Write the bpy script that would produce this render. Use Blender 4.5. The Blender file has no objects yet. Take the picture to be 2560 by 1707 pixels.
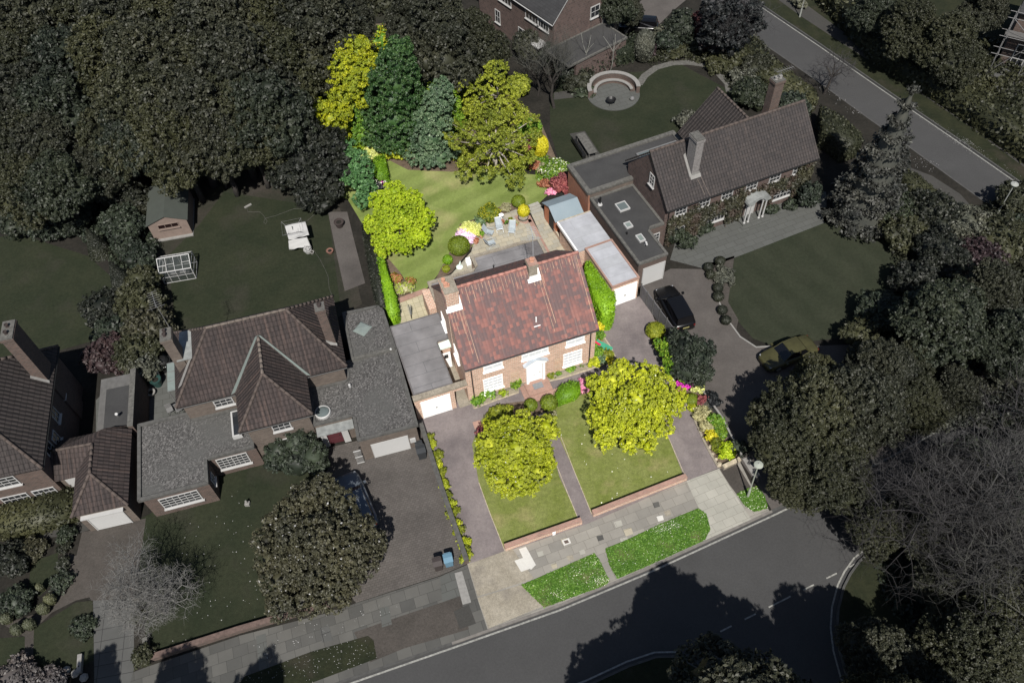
import bpy, math, random
import numpy as np
from mathutils import Vector, Matrix
R = math.radians
sc = bpy.context.scene
# ------------------------------------------------------------------ camera
F_PX, PITCH, ROLL, CAMH, CX, CY = 2020.0, R(52.66), R(-3.29), 50.0, 1280.0, 853.5
_F = Vector((0, math.cos(PITCH), -math.sin(PITCH))); _R = Vector((1, 0, 0)); _U = _R.cross(_F)
cr = _R*math.cos(ROLL) + _U*math.sin(ROLL); cu = -_R*math.sin(ROLL) + _U*math.cos(ROLL)
cd = bpy.data.cameras.new('camera'); cam = bpy.data.objects.new('camera', cd); sc.collection.objects.link(cam)
cam.matrix_world = Matrix(((cr.x, cu.x, -_F.x, 0), (cr.y, cu.y, -_F.y, 0), (cr.z, cu.z, -_F.z, CAMH), (0, 0, 0, 1)))
cd.sensor_width = 36; cd.lens = F_PX/2560*36; cd.clip_end = 3000; sc.camera = cam
# ------------------------------------------------------------------ world, sun, exposure
w = bpy.data.worlds.new('World'); sc.world = w; w.use_nodes = True
nt = w.node_tree; bg = nt.nodes['Background']; sky = nt.nodes.new('ShaderNodeTexSky')
sky.sky_type = 'NISHITA'; sky.sun_disc = False; sky.sun_elevation = R(52); sky.sun_rotation = R(182)
nt.links.new(sky.outputs[0], bg.inputs[0]); bg.inputs[1].default_value = 0.056
sl = bpy.data.lights.new('sun', 'SUN'); sl.energy = 4.8; sl.angle = R(0.55); sl.color = (1, .955, .89)
so = bpy.data.objects.new('sun', sl); sc.collection.objects.link(so)
so.rotation_euler = Vector((-.035, 1, -1.28)).to_track_quat('-Z', 'Y').to_euler(); so.location = (0, -40, 80)
sc.view_settings.view_transform = 'Standard'; sc.view_settings.look = 'None'
sc.view_settings.exposure = 0.45; sc.view_settings.gamma = 1.0
col = sc.collection

def G(px, py, z=0.0):
    """photo pixel -> the point of the place at height z"""
    d = cr*((px-CX)/F_PX) - cu*((py-CY)/F_PX) + _F
    t = (z-CAMH)/d.z
    return Vector((d.x*t, d.y*t, z))
# ------------------------------------------------------------------ tagging
def tag(o, label=None, cat=None, group=None, kind=None):
    if label: o['label'] = label
    if cat: o['category'] = cat
    if group: o['group'] = group
    if kind: o['kind'] = kind
    return o
def thing(name, label, cat, loc=(0, 0, 0), yaw=0.0, group=None):
    o = bpy.data.objects.new(name, None); col.objects.link(o); o.empty_display_size = .3
    o.location = loc; o.rotation_euler = (0, 0, R(yaw)); return tag(o, label, cat, group)
def copy_tree(o, parent=None):
    c = o.copy(); col.objects.link(c); c.parent = parent
    for ch in list(o.children): copy_tree(ch, c)
    return c
# ------------------------------------------------------------------ materials
MATS = {}
def newmat(name):
    m = bpy.data.materials.new(name); m.use_nodes = True; MATS[name] = m
    return m, m.node_tree, m.node_tree.nodes['Principled BSDF']
def N(t, typ, **kw):
    n = t.nodes.new(typ)
    for k, v in kw.items():
        if k in n.inputs: n.inputs[k].default_value = v
        else: setattr(n, k, v)
    return n
def c4(c, k=1.0): return (min(1, c[0]*k), min(1, c[1]*k), min(1, c[2]*k), 1)
def ramp(t, fac, stops):
    r = t.nodes.new('ShaderNodeValToRGB'); t.links.new(fac, r.inputs[0]); e = r.color_ramp.elements
    e[0].position, e[0].color = stops[0]; e[1].position, e[1].color = stops[-1]
    for p, c in stops[1:-1]:
        q = e.new(p); q.color = c
    return r.outputs[0]
def bump(t, p, h, s=.3, d=.02):
    b = N(t, 'ShaderNodeBump', Strength=s, Distance=d); t.links.new(h, b.inputs['Height']); t.links.new(b.outputs[0], p.inputs['Normal'])
def mix(t, f, a, b, mode='MIX'):
    m = t.nodes.new('ShaderNodeMix'); m.data_type = 'RGBA'; m.blend_type = mode
    for i, v in ((0, f), (6, a), (7, b)):
        if isinstance(v, (float, int)): m.inputs[i].default_value = v
        elif isinstance(v, tuple): m.inputs[i].default_value = v
        else: t.links.new(v, m.inputs[i])
    return m.outputs[2]
def noise(t, scale, detail=4, rough=.6, vec=None, world=False):
    n = N(t, 'ShaderNodeTexNoise', Scale=scale, Detail=detail, Roughness=rough)
    if vec is None:
        g = t.nodes.new('ShaderNodeNewGeometry'); vec = g.outputs['Position']
    t.links.new(vec, n.inputs['Vector']); return n.outputs['Fac']
def plain(name, c, rough=.7, amt=.12, scale=2.0, metal=0.0, spec=.4):
    m, t, p = newmat(name)
    f = noise(t, scale); t.links.new(ramp(t, f, [(.3, c4(c, 1-amt)), (.7, c4(c, 1+amt))]), p.inputs['Base Color'])
    p.inputs['Roughness'].default_value = rough; p.inputs['Metallic'].default_value = metal
    p.inputs['Specular IOR Level'].default_value = spec
    return m
def ground_mat(name, c1, c2, s1=.35, s2=3.5, amt=.25, c3=None, stripes=None, spots=None):
    """mottled ground: large patches of c1/c2, fine grain, an optional third worn tone, optional mowing stripes"""
    m, t, p = newmat(name)
    a = noise(t, s1, 5, .65); colr = ramp(t, a, [(.35, c4(c1)), (.65, c4(c2))])
    if c3: 
        n3 = noise(t, s1*.55+.07, 3, .5); colr = mix(t, ramp(t, n3, [(.55, (0, 0, 0, 1)), (.72, (1, 1, 1, 1))]), colr, c4(c3))
    if stripes:
        ang, per, k = stripes
        tc = t.nodes.new('ShaderNodeNewGeometry'); mp = N(t, 'ShaderNodeMapping'); mp.inputs['Rotation'].default_value = (0, 0, R(ang))
        t.links.new(tc.outputs['Position'], mp.inputs[0])
        wv = N(t, 'ShaderNodeTexWave', Scale=1/per*.314, Distortion=1.6, Detail=2); wv.inputs['Detail Scale'].default_value = .6
        t.links.new(mp.outputs[0], wv.inputs[0])
        colr = mix(t, k, colr, ramp(t, wv.outputs['Fac'], [(.2, c4(c1, .62)), (.8, c4(c2, 1.5))]))
    b = noise(t, s2, 6, .75); b2 = noise(t, s2*5, 3, .7)
    colr = mix(t, 1.0, colr, ramp(t, b, [(.3, c4((1-amt,)*3)), (.7, c4((1.0,)*3))]), 'MULTIPLY')
    colr = mix(t, 1.0, colr, ramp(t, b2, [(.3, c4((1-amt,)*3)), (.62, c4((1.0,)*3))]), 'MULTIPLY')
    if spots:
        vz = N(t, 'ShaderNodeTexVoronoi', Scale=spots[1]); g = t.nodes.new('ShaderNodeNewGeometry'); t.links.new(g.outputs['Position'], vz.inputs[0])
        colr = mix(t, ramp(t, vz.outputs['Distance'], [(spots[2], (1, 1, 1, 1)), (spots[2]+.06, (0, 0, 0, 1))]), colr, c4(spots[0]))
    t.links.new(colr, p.inputs['Base Color']); p.inputs['Roughness'].default_value = .95; p.inputs['Specular IOR Level'].default_value = .15
    bump(t, p, b2, .5, .03); return m
def bricky(name, c1, c2, mort, bw, bh, ms=.012, rough=.85, var=.3, stain=None, ribs=0.0, bstr=.4, off=.5, dirt=.8, spec=.25):
    """brick / flag / tile pattern laid in the face's own metres (UV)"""
    m, t, p = newmat(name)
    uv = t.nodes.new('ShaderNodeUVMap'); b = N(t, 'ShaderNodeTexBrick', Scale=1.0)
    b.inputs['Color1'].default_value = c4(c1); b.inputs['Color2'].default_value = c4(c2); b.inputs['Mortar'].default_value = c4(mort)
    b.inputs['Mortar Size'].default_value = ms; b.inputs['Brick Width'].default_value = bw; b.inputs['Row Height'].default_value = bh
    b.offset = off; b.inputs['Mortar Smooth'].default_value = .3
    t.links.new(uv.outputs[0], b.inputs['Vector']); colr = b.outputs['Color']
    f = noise(t, dirt, 5, .65)
    colr = mix(t, 1.0, colr, ramp(t, f, [(.28, c4((1-var,)*3)), (.72, c4((1+var*.25,)*3))]), 'MULTIPLY')
    if stain:   # streaks that run down the slope
        mp = N(t, 'ShaderNodeMapping'); mp.inputs['Scale'].default_value = (stain[1], .14, 1); t.links.new(uv.outputs[0], mp.inputs[0])
        n = N(t, 'ShaderNodeTexNoise', Scale=1.0, Detail=4.0, Roughness=.6); t.links.new(mp.outputs[0], n.inputs['Vector'])
        colr = mix(t, ramp(t, n.outputs['Fac'], [(stain[2], (0, 0, 0, 1)), (stain[2]+.14, (stain[3],)*3+(1,))]), colr, c4(stain[0]))
    if ribs:
        wr = N(t, 'ShaderNodeTexWave', Scale=.314/ribs); wr.bands_direction = 'X'; t.links.new(uv.outputs[0], wr.inputs[0]); colr = mix(t, 1.0, colr, ramp(t, wr.outputs['Fac'], [(.0, (.6, .6, .6, 1)), (.35, (1.1, 1.1, 1.1, 1))]), 'MULTIPLY')  # troughs between ribs darkened in the colour, standing in for shade
    t.links.new(colr, p.inputs['Base Color']); p.inputs['Roughness'].default_value = rough; p.inputs['Specular IOR Level'].default_value = spec
    h = b.outputs['Fac']
    if ribs:
        wv = N(t, 'ShaderNodeTexWave', Scale=.314/ribs); wv.bands_direction = 'X'; t.links.new(uv.outputs[0], wv.inputs[0])
        mm = t.nodes.new('ShaderNodeMath'); mm.operation = 'SUBTRACT'; t.links.new(wv.outputs['Fac'], mm.inputs[0]); t.links.new(h, mm.inputs[1]); h = mm.outputs[0]
        bump(t, p, h, bstr, .045)
    else:
        mm = t.nodes.new('ShaderNodeMath'); mm.operation = 'MULTIPLY'; mm.inputs[1].default_value = -1; t.links.new(h, mm.inputs[0]); bump(t, p, mm.outputs[0], bstr, .01)
    return m
def leafmat(name, dark, mid, light, rough=.55, trans=.18, patch=.5, patchc=None, spec=.35, objvar=True):
    m, t, p = newmat(name)
    g = t.nodes.new('ShaderNodeNewGeometry')
    colr = ramp(t, g.outputs['Random Per Island'], [(0, c4(dark)), (.45, c4(mid)), (1, c4(light))])
    f = noise(t, patch, 3, .55)
    colr = mix(t, 1.0, colr, ramp(t, f, [(.3, (.62, .66, .66, 1)), (.7, (1.15, 1.12, 1.0, 1))]), 'MULTIPLY')
    oi = t.nodes.new('ShaderNodeObjectInfo'); colr = mix(t, 1.0, colr, ramp(t, oi.outputs['Random'], [(0, (.78, .8, .84, 1)), (.5, (1, 1, 1, 1)), (1, (1.12, 1.1, .98, 1))]) if objvar else (1, 1, 1, 1), 'MULTIPLY')
    if patchc:
        f2 = noise(t, patch*1.7, 2, .5); colr = mix(t, ramp(t, f2, [(.5, (0, 0, 0, 1)), (.6, (.85, .85, .85, 1))]), colr, c4(patchc))
    t.links.new(colr, p.inputs['Base Color']); p.inputs['Roughness'].default_value = rough; p.inputs['Specular IOR Level'].default_value = spec
    if trans:
        tr = t.nodes.new('ShaderNodeBsdfTranslucent'); t.links.new(colr, tr.inputs[0]); mx = t.nodes.new('ShaderNodeMixShader'); mx.inputs[0].default_value = trans
        out = [n for n in t.nodes if n.type == 'OUTPUT_MATERIAL'][0]
        t.links.new(p.outputs[0], mx.inputs[1]); t.links.new(tr.outputs[0], mx.inputs[2]); t.links.new(mx.outputs[0], out.inputs[0])
    return m
def glass(name, c, rough=.08):
    m, t, p = newmat(name); p.inputs['Base Color'].default_value = c4(c); p.inputs['Roughness'].default_value = rough
    p.inputs['Specular IOR Level'].default_value = .6; return m
def tiles(name):
    m, t, p = newmat(name); uv = t.nodes.new('ShaderNodeUVMap')
    b = N(t, 'ShaderNodeTexBrick', Scale=1.0); b.inputs['Brick Width'].default_value = .24; b.inputs['Row Height'].default_value = .3; b.inputs['Mortar Size'].default_value = .012; b.offset = .0
    b.inputs['Color1'].default_value = (0, 0, 0, 1); b.inputs['Color2'].default_value = (1, 1, 1, 1); b.inputs['Mortar'].default_value = (.5, .5, .5, 1); t.links.new(uv.outputs[0], b.inputs['Vector'])
    def nz(sx, sy, d=3):
        mp = N(t, 'ShaderNodeMapping'); mp.inputs['Scale'].default_value = (sx, sy, 1); t.links.new(uv.outputs[0], mp.inputs[0]); n = N(t, 'ShaderNodeTexNoise', Scale=1.0, Detail=float(d), Roughness=.6); t.links.new(mp.outputs[0], n.inputs['Vector']); return n.outputs['Fac']
    def tilefac(a, ka, kb, off):   # per-tile choice swayed by a broad noise: ragged patches made of whole tiles
        m1 = t.nodes.new('ShaderNodeMath'); m1.operation = 'MULTIPLY_ADD'; t.links.new(b.outputs['Color'], m1.inputs[0]); m1.inputs[1].default_value = ka; m1.inputs[2].default_value = off
        m2 = t.nodes.new('ShaderNodeMath'); m2.operation = 'MULTIPLY_ADD'; t.links.new(a, m2.inputs[0]); m2.inputs[1].default_value = kb; t.links.new(m1.outputs[0], m2.inputs[2]); return m2.outputs[0]
    red = ramp(t, b.outputs['Color'], [(0, c4((.205, .094, .08))), (.35, c4((.15, .081, .075))), (.7, c4((.18, .083, .072))), (1, c4((.125, .073, .07)))])
    colr = mix(t, ramp(t, tilefac(nz(1.1, .6, 5), .45, 1.2, -.28), [(.42, (0, 0, 0, 1)), (.62, (.9, .9, .9, 1))]), red, c4((.105, .074, .074)))      # blue grey weathered tiles
    colr = mix(t, ramp(t, tilefac(nz(1.8, 1.0, 4), -.55, 1.1, .17), [(.52, (0, 0, 0, 1)), (.64, (.5, .5, .5, 1))]), colr, c4((.24, .108, .09)))       # newer red tiles
    colr = mix(t, ramp(t, nz(4.2, .16, 3), [(.58, (0, 0, 0, 1)), (.76, (.4, .4, .4, 1))]), colr, c4((.30, .21, .18)))
    t.links.new(colr, p.inputs['Base Color']); p.inputs['Roughness'].default_value = .8; p.inputs['Specular IOR Level'].default_value = .3
    wv = N(t, 'ShaderNodeTexWave', Scale=.314/.24); wv.bands_direction = 'X'; t.links.new(uv.outputs[0], wv.inputs[0])
    mm = t.nodes.new('ShaderNodeMath'); mm.operation = 'SUBTRACT'; t.links.new(wv.outputs['Fac'], mm.inputs[0]); t.links.new(b.outputs['Fac'], mm.inputs[1]); bump(t, p, mm.outputs[0], .35, .04); return m
# --- the bright plot
M = MATS
ground_mat('garden_soil', (.12, .09, .065), (.2, .15, .11), .8, 5, .4)
ground_mat('front_lawn', (.165, .20, .045), (.235, .26, .085), .6, 4, .4, c3=(.32, .29, .13))
ground_mat('rear_lawn', (.155, .205, .05), (.215, .265, .08), .3, 4, .28, c3=(.33, .31, .14), stripes=(58, 2.0, .16))
ground_mat('verge_grass', (.045, .115, .015), (.085, .165, .025), .7, 4, .4, c3=(.2, .18, .09))
ground_mat('tarmac_drive', (.17, .147, .148), (.245, .214, .208), .5, 6, .26, c3=(.135, .118, .12))
ground_mat('dry_bed', (.30, .26, .19), (.38, .34, .26), 1.2, 6, .35)
bricky('grey_flags', (.27, .255, .225), (.205, .195, .175), (.15, .14, .12), .9, .62, .012, var=.22, dirt=.5)
bricky('pale_flags', (.34, .33, .29), (.29, .285, .25), (.2, .19, .165), .8, .55, .012, var=.18)
bricky('patio_flags', (.40, .36, .27), (.31, .30, .255), (.24, .21, .15), .62, .45, .016, var=.25, dirt=.7)
bricky('square_flags', (.44, .40, .28), (.38, .345, .245), (.26, .24, .15), .5, .5, .02, var=.2, off=0)
ground_mat('worn_concrete', (.29, .26, .205), (.38, .345, .28), .8, 5, .35, c3=(.25, .225, .19))
ground_mat('new_concrete', (.5, .49, .46), (.55, .54, .5), .6, 5, .08)
bricky('red_brick', (.62, .36, .26), (.40, .235, .17), (.62, .52, .42), .3, .15, .03, var=.3, dirt=5.0)
bricky('red_brick_paving', (.38, .21, .17), (.29, .17, .14), (.35, .28, .22), .2, .1, .012, var=.3)
bricky('orange_brick', (.44, .17, .10), (.3, .125, .08), (.28, .2, .15), .26, .11, .02, var=.35, dirt=.3)
tiles('red_tile')
plain('ridge_tile', (.33, .16, .13), .85, .35, 3)
plain('lichen', (.36, .24, .17), .95, .35, 6); plain('mortar_white', (.8, .8, .78), .7, .12, 6)
bricky('felt_roof', (.225, .218, .222), (.20, .195, .2), (.13, .13, .135), 8.0, 1.0, .02, var=.45, dirt=.55, off=.3)
bricky('pale_felt', (.40, .41, .44), (.36, .37, .39), (.28, .28, .29), 6.0, 1.0, .012, var=.35, dirt=.7, off=.4)
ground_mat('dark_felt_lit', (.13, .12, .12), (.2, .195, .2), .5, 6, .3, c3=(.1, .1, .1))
ground_mat('shed_felt', (.20, .25, .28), (.23, .28, .31), .6, 20, .08)
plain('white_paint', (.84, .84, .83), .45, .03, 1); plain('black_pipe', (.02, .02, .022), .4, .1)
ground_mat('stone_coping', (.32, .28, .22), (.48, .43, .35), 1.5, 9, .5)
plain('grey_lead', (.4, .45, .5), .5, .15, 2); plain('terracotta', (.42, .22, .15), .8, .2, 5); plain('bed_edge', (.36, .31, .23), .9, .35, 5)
plain('white_blind', (.56, .58, .6), .3, .12, 1.5); plain('green_canopy', (.62, .74, .68), .4, .06, 2)
plain('cedar_wood', (.45, .17, .09), .7, .2, 8); plain('galvanised', (.5, .53, .56), .35, .1, 3, metal=.4)
plain('teak', (.32, .21, .13), .7, .2, 6); plain('red_plastic', (.65, .02, .08), .4, .05); plain('green_plastic', (.06, .3, .19), .4, .05)
plain('chair_cloth', (.30, .34, .36), .8, .1, 4); plain('timber_trellis', (.45, .35, .25), .8, .15, 5)
plain('bark', (.14, .11, .085), .95, .3, 5); plain('pale_bark', (.3, .27, .23), .95, .25, 4)
plain('door_mat', (.17, .18, .19), .95, .1, 9)
leafmat('lime_leaf', (.15, .24, .006), (.32, .45, .012), (.52, .62, .05), trans=.25)
leafmat('yellow_leaf', (.16, .20, .005), (.43, .49, .012), (.68, .70, .06), trans=.22, patchc=(.30, .34, .03), patch=.7)
leafmat('holly_leaf', (.012, .04, .010), (.03, .08, .018), (.10, .17, .06), rough=.5, trans=.08, spec=.35)
leafmat('greygreen_leaf', (.03, .065, .03), (.075, .13, .07), (.2, .27, .17), rough=.5, trans=.08, spec=.35)
leafmat('mid_leaf', (.05, .15, .012), (.13, .27, .02), (.27, .42, .05), trans=.2)
leafmat('verge_blade', (.05, .13, .01), (.085, .19, .018), (.14, .25, .045), trans=.1)
leafmat('laurel_leaf', (.04, .11, .01), (.10, .20, .015), (.26, .37, .05), rough=.4, trans=.15)
leafmat('olive_leaf', (.09, .12, .01), (.17, .20, .015), (.27, .29, .03), trans=.15)
leafmat('gold_leaf', (.35, .33, .01), (.62, .55, .02), (.8, .72, .05), trans=.2)
leafmat('pale_leaf', (.35, .4, .08), (.6, .64, .2), (.78, .8, .4), trans=.2)
leafmat('spreading_leaf', (.08, .11, .01), (.22, .26, .02), (.38, .42, .06), trans=.2)
leafmat('clipped_leaf', (.07, .16, .008), (.13, .26, .01), (.20, .35, .02), trans=.12)
leafmat('clipped_dark', (.07, .105, .008), (.12, .165, .012), (.18, .24, .02), trans=.1)
leafmat('hedge_leaf', (.08, .18, .004), (.15, .30, .008), (.22, .40, .02), trans=.12)
leafmat('fern_leaf', (.03, .09, .03), (.065, .16, .05), (.13, .26, .10), trans=.12)
leafmat('purple_leaf', (.10, .02, .03), (.2, .05, .06), (.34, .12, .12), trans=.1)
leafmat('magenta_flower', (.45, .01, .3), (.68, .02, .5), (.82, .1, .68), trans=.1, patch=1.5)
leafmat('pink_flower', (.6, .12, .3), (.85, .3, .5), (.95, .6, .7), trans=.1)
leafmat('lilac_flower', (.5, .3, .55), (.72, .52, .78), (.9, .78, .92), trans=.1)
leafmat('white_flower', (.6, .62, .5), (.8, .8, .7), (.95, .93, .88), trans=.1)
leafmat('red_flower', (.2, .06, .03), (.38, .12, .06), (.55, .26, .16), trans=.1)
leafmat('dry_leaf', (.2, .18, .09), (.32, .30, .17), (.48, .46, .3), trans=.1)
leafmat('golden_leaf', (.10, .13, .004), (.30, .34, .010), (.52, .52, .03), trans=.22, patchc=(.20, .25, .02))
plain('grey_chimney', (.17, .16, .155), .9, .25, 6); plain('wall_top', (.1, .07, .06), .9, .3, 5); plain('felt_kerb', (.07, .069, .065), .9, .3, 4)
# --- the muted surroundings: the dimming around the bright plot is put into these colours
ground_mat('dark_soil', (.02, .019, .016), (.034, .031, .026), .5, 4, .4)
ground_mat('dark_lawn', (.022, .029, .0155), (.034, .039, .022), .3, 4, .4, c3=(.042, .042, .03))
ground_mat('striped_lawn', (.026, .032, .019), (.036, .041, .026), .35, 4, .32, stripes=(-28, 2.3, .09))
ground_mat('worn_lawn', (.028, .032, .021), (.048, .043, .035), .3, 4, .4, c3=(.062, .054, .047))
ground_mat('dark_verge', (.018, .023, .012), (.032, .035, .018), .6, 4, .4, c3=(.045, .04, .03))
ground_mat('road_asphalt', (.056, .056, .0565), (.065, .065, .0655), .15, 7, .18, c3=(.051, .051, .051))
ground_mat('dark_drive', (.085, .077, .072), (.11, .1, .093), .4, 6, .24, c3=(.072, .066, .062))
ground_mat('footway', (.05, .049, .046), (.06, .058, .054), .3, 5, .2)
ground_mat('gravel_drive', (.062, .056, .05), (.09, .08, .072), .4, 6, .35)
bricky('paver_drive', (.105, .095, .088), (.085, .077, .071), (.06, .055, .05), .24, .16, .012, var=.35, dirt=.35)
bricky('dark_flags', (.105, .103, .095), (.068, .068, .064), (.045, .045, .042), .9, .7, .012, var=.28, dirt=.4)
bricky('terrace_flags', (.085, .088, .083), (.075, .078, .073), (.045, .045, .04), 1.0, .55, .014, var=.12)
bricky('drive_flags', (.085, .086, .083), (.075, .076, .073), (.03, .03, .03), 1.4, .75, .02, var=.2, off=0)
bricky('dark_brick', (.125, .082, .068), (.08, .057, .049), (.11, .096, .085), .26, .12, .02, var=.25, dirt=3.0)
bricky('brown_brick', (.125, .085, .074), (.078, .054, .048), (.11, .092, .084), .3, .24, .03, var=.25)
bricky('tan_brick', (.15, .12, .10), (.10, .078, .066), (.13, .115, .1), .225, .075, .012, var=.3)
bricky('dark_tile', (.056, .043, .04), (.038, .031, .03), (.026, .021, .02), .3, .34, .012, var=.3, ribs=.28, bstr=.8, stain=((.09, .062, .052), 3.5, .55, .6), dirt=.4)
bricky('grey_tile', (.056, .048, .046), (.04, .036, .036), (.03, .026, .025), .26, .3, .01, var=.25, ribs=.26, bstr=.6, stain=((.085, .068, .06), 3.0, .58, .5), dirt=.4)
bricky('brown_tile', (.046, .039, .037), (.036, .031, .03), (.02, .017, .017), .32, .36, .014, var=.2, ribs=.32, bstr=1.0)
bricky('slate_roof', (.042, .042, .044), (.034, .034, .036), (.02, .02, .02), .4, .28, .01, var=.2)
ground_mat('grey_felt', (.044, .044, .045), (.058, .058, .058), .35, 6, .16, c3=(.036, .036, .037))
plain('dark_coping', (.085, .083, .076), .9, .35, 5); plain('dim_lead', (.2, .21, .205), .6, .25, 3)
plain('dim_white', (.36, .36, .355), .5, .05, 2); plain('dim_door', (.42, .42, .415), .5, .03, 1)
plain('dark_ridge', (.07, .055, .048), .9, .3, 4); plain('pale_ridge', (.12, .1, .085), .9, .35, 4); plain('dark_pipe', (.008, .008, .008), .5, .1)
plain('maroon_door', (.07, .02, .025), .5, .1); plain('dim_steel', (.14, .14, .14), .5, .1); plain('lamp_metal', (.26, .27, .25), .5, .08)
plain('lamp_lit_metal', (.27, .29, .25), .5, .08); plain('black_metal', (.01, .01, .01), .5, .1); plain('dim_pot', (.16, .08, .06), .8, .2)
plain('dark_pot', (.035, .026, .024), .8, .2); plain('dim_sheet', (.33, .33, .325), .85, .04, 3); plain('shed_board', (.17, .13, .11), .85, .12, 3)
plain('shed_green', (.045, .052, .045), .9, .08, 1.5); plain('dark_wood', (.02, .018, .017), .8, .2); plain('rubber', (.012, .012, .012), .8, .1)
plain('dim_stone', (.2, .195, .185), .9, .15, 5); plain('dim_canopy', (.16, .19, .18), .35, .1, 2); plain('bin_dark', (.028, .031, .034), .5, .08)
plain('bin_brown', (.045, .037, .035), .5, .08); plain('bin_blue', (.10, .19, .26), .45, .06); plain('teal_bin', (.02, .05, .045), .5, .1)
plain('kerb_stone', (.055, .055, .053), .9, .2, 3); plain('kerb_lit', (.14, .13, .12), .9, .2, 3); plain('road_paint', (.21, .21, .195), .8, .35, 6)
plain('dark_timber', (.09, .088, .085), .8, .2, 3); plain('fence_grey', (.1, .098, .105), .8, .2, 2)
plain('pale_limb', (.12, .115, .105), .95, .3, 4); plain('dim_bark', (.03, .026, .023), .95, .3, 5); plain('grey_bark', (.105, .1, .092), .95, .25, 4); plain('white_bark', (.2, .2, .18), .9, .2, 4)
plain('twig_dark', (.035, .033, .034), .95, .3, 3); plain('twig_grey', (.042, .041, .04), .95, .3, 3); plain('twig_pale', (.13, .128, .122), .95, .2, 3); plain('twig_olive', (.06, .06, .052), .95, .25, 3)
m_, t_, p_ = newmat('gravel_roof')
vz = N(t_, 'ShaderNodeTexVoronoi', Scale=13.0); g_ = t_.nodes.new('ShaderNodeNewGeometry'); t_.links.new(g_.outputs['Position'], vz.inputs[0])
cg = ramp(t_, vz.outputs['Color'], [(.15, c4((.03, .029, .028))), (.55, c4((.066, .064, .062))), (.9, c4((.145, .14, .135)))])
cg = mix(t_, ramp(t_, noise(t_, .35, 4, .6), [(.45, (0, 0, 0, 1)), (.62, (.85, .85, .85, 1))]), cg, c4((.066, .066, .063)))
t_.links.new(cg, p_.inputs['Base Color']); p_.inputs['Roughness'].default_value = .95; bump(t_, p_, vz.outputs['Distance'], .6, .03)
glass('dark_pane', (.02, .022, .025)); glass('shed_pane', (.012, .006, .006)); glass('sky_pane', (.10, .12, .12)); glass('car_glass', (.004, .004, .005), .15)
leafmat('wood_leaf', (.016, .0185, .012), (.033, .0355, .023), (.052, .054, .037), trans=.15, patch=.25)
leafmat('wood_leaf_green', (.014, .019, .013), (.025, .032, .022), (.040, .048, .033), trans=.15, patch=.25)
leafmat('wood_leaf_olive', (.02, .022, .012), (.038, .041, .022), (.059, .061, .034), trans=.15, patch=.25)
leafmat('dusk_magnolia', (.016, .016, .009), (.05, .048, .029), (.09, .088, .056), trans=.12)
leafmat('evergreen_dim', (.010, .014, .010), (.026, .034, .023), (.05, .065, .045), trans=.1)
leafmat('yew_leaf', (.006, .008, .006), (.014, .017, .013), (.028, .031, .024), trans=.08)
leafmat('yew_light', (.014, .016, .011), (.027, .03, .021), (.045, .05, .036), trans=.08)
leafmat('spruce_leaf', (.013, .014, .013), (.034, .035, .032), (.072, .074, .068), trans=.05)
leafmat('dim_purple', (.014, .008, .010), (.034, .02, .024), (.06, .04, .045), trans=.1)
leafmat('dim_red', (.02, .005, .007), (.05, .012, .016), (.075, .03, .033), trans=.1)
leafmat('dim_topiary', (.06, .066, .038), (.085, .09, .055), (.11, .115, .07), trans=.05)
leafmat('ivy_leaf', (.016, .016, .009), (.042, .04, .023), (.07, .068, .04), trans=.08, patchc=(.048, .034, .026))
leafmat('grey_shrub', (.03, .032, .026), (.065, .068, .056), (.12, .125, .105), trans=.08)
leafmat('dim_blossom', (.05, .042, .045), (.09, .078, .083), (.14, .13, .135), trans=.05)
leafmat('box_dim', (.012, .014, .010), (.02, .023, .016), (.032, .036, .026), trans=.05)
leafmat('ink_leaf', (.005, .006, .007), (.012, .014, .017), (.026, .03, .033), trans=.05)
plain('black_paint', (.0045, .0045, .005), .25, .05, 1, spec=.5); plain('silver_paint', (.10, .115, .135), .3, .06, 1, metal=.3, spec=.5)
plain('olive_paint', (.045, .043, .018), .35, .25, 1.5, spec=.4); plain('plate_yellow', (.3, .28, .12), .6, .05); plain('lamp_red', (.12, .01, .01), .3, .05); plain('head_lamp', (.3, .31, .33), .2, .05)
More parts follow.
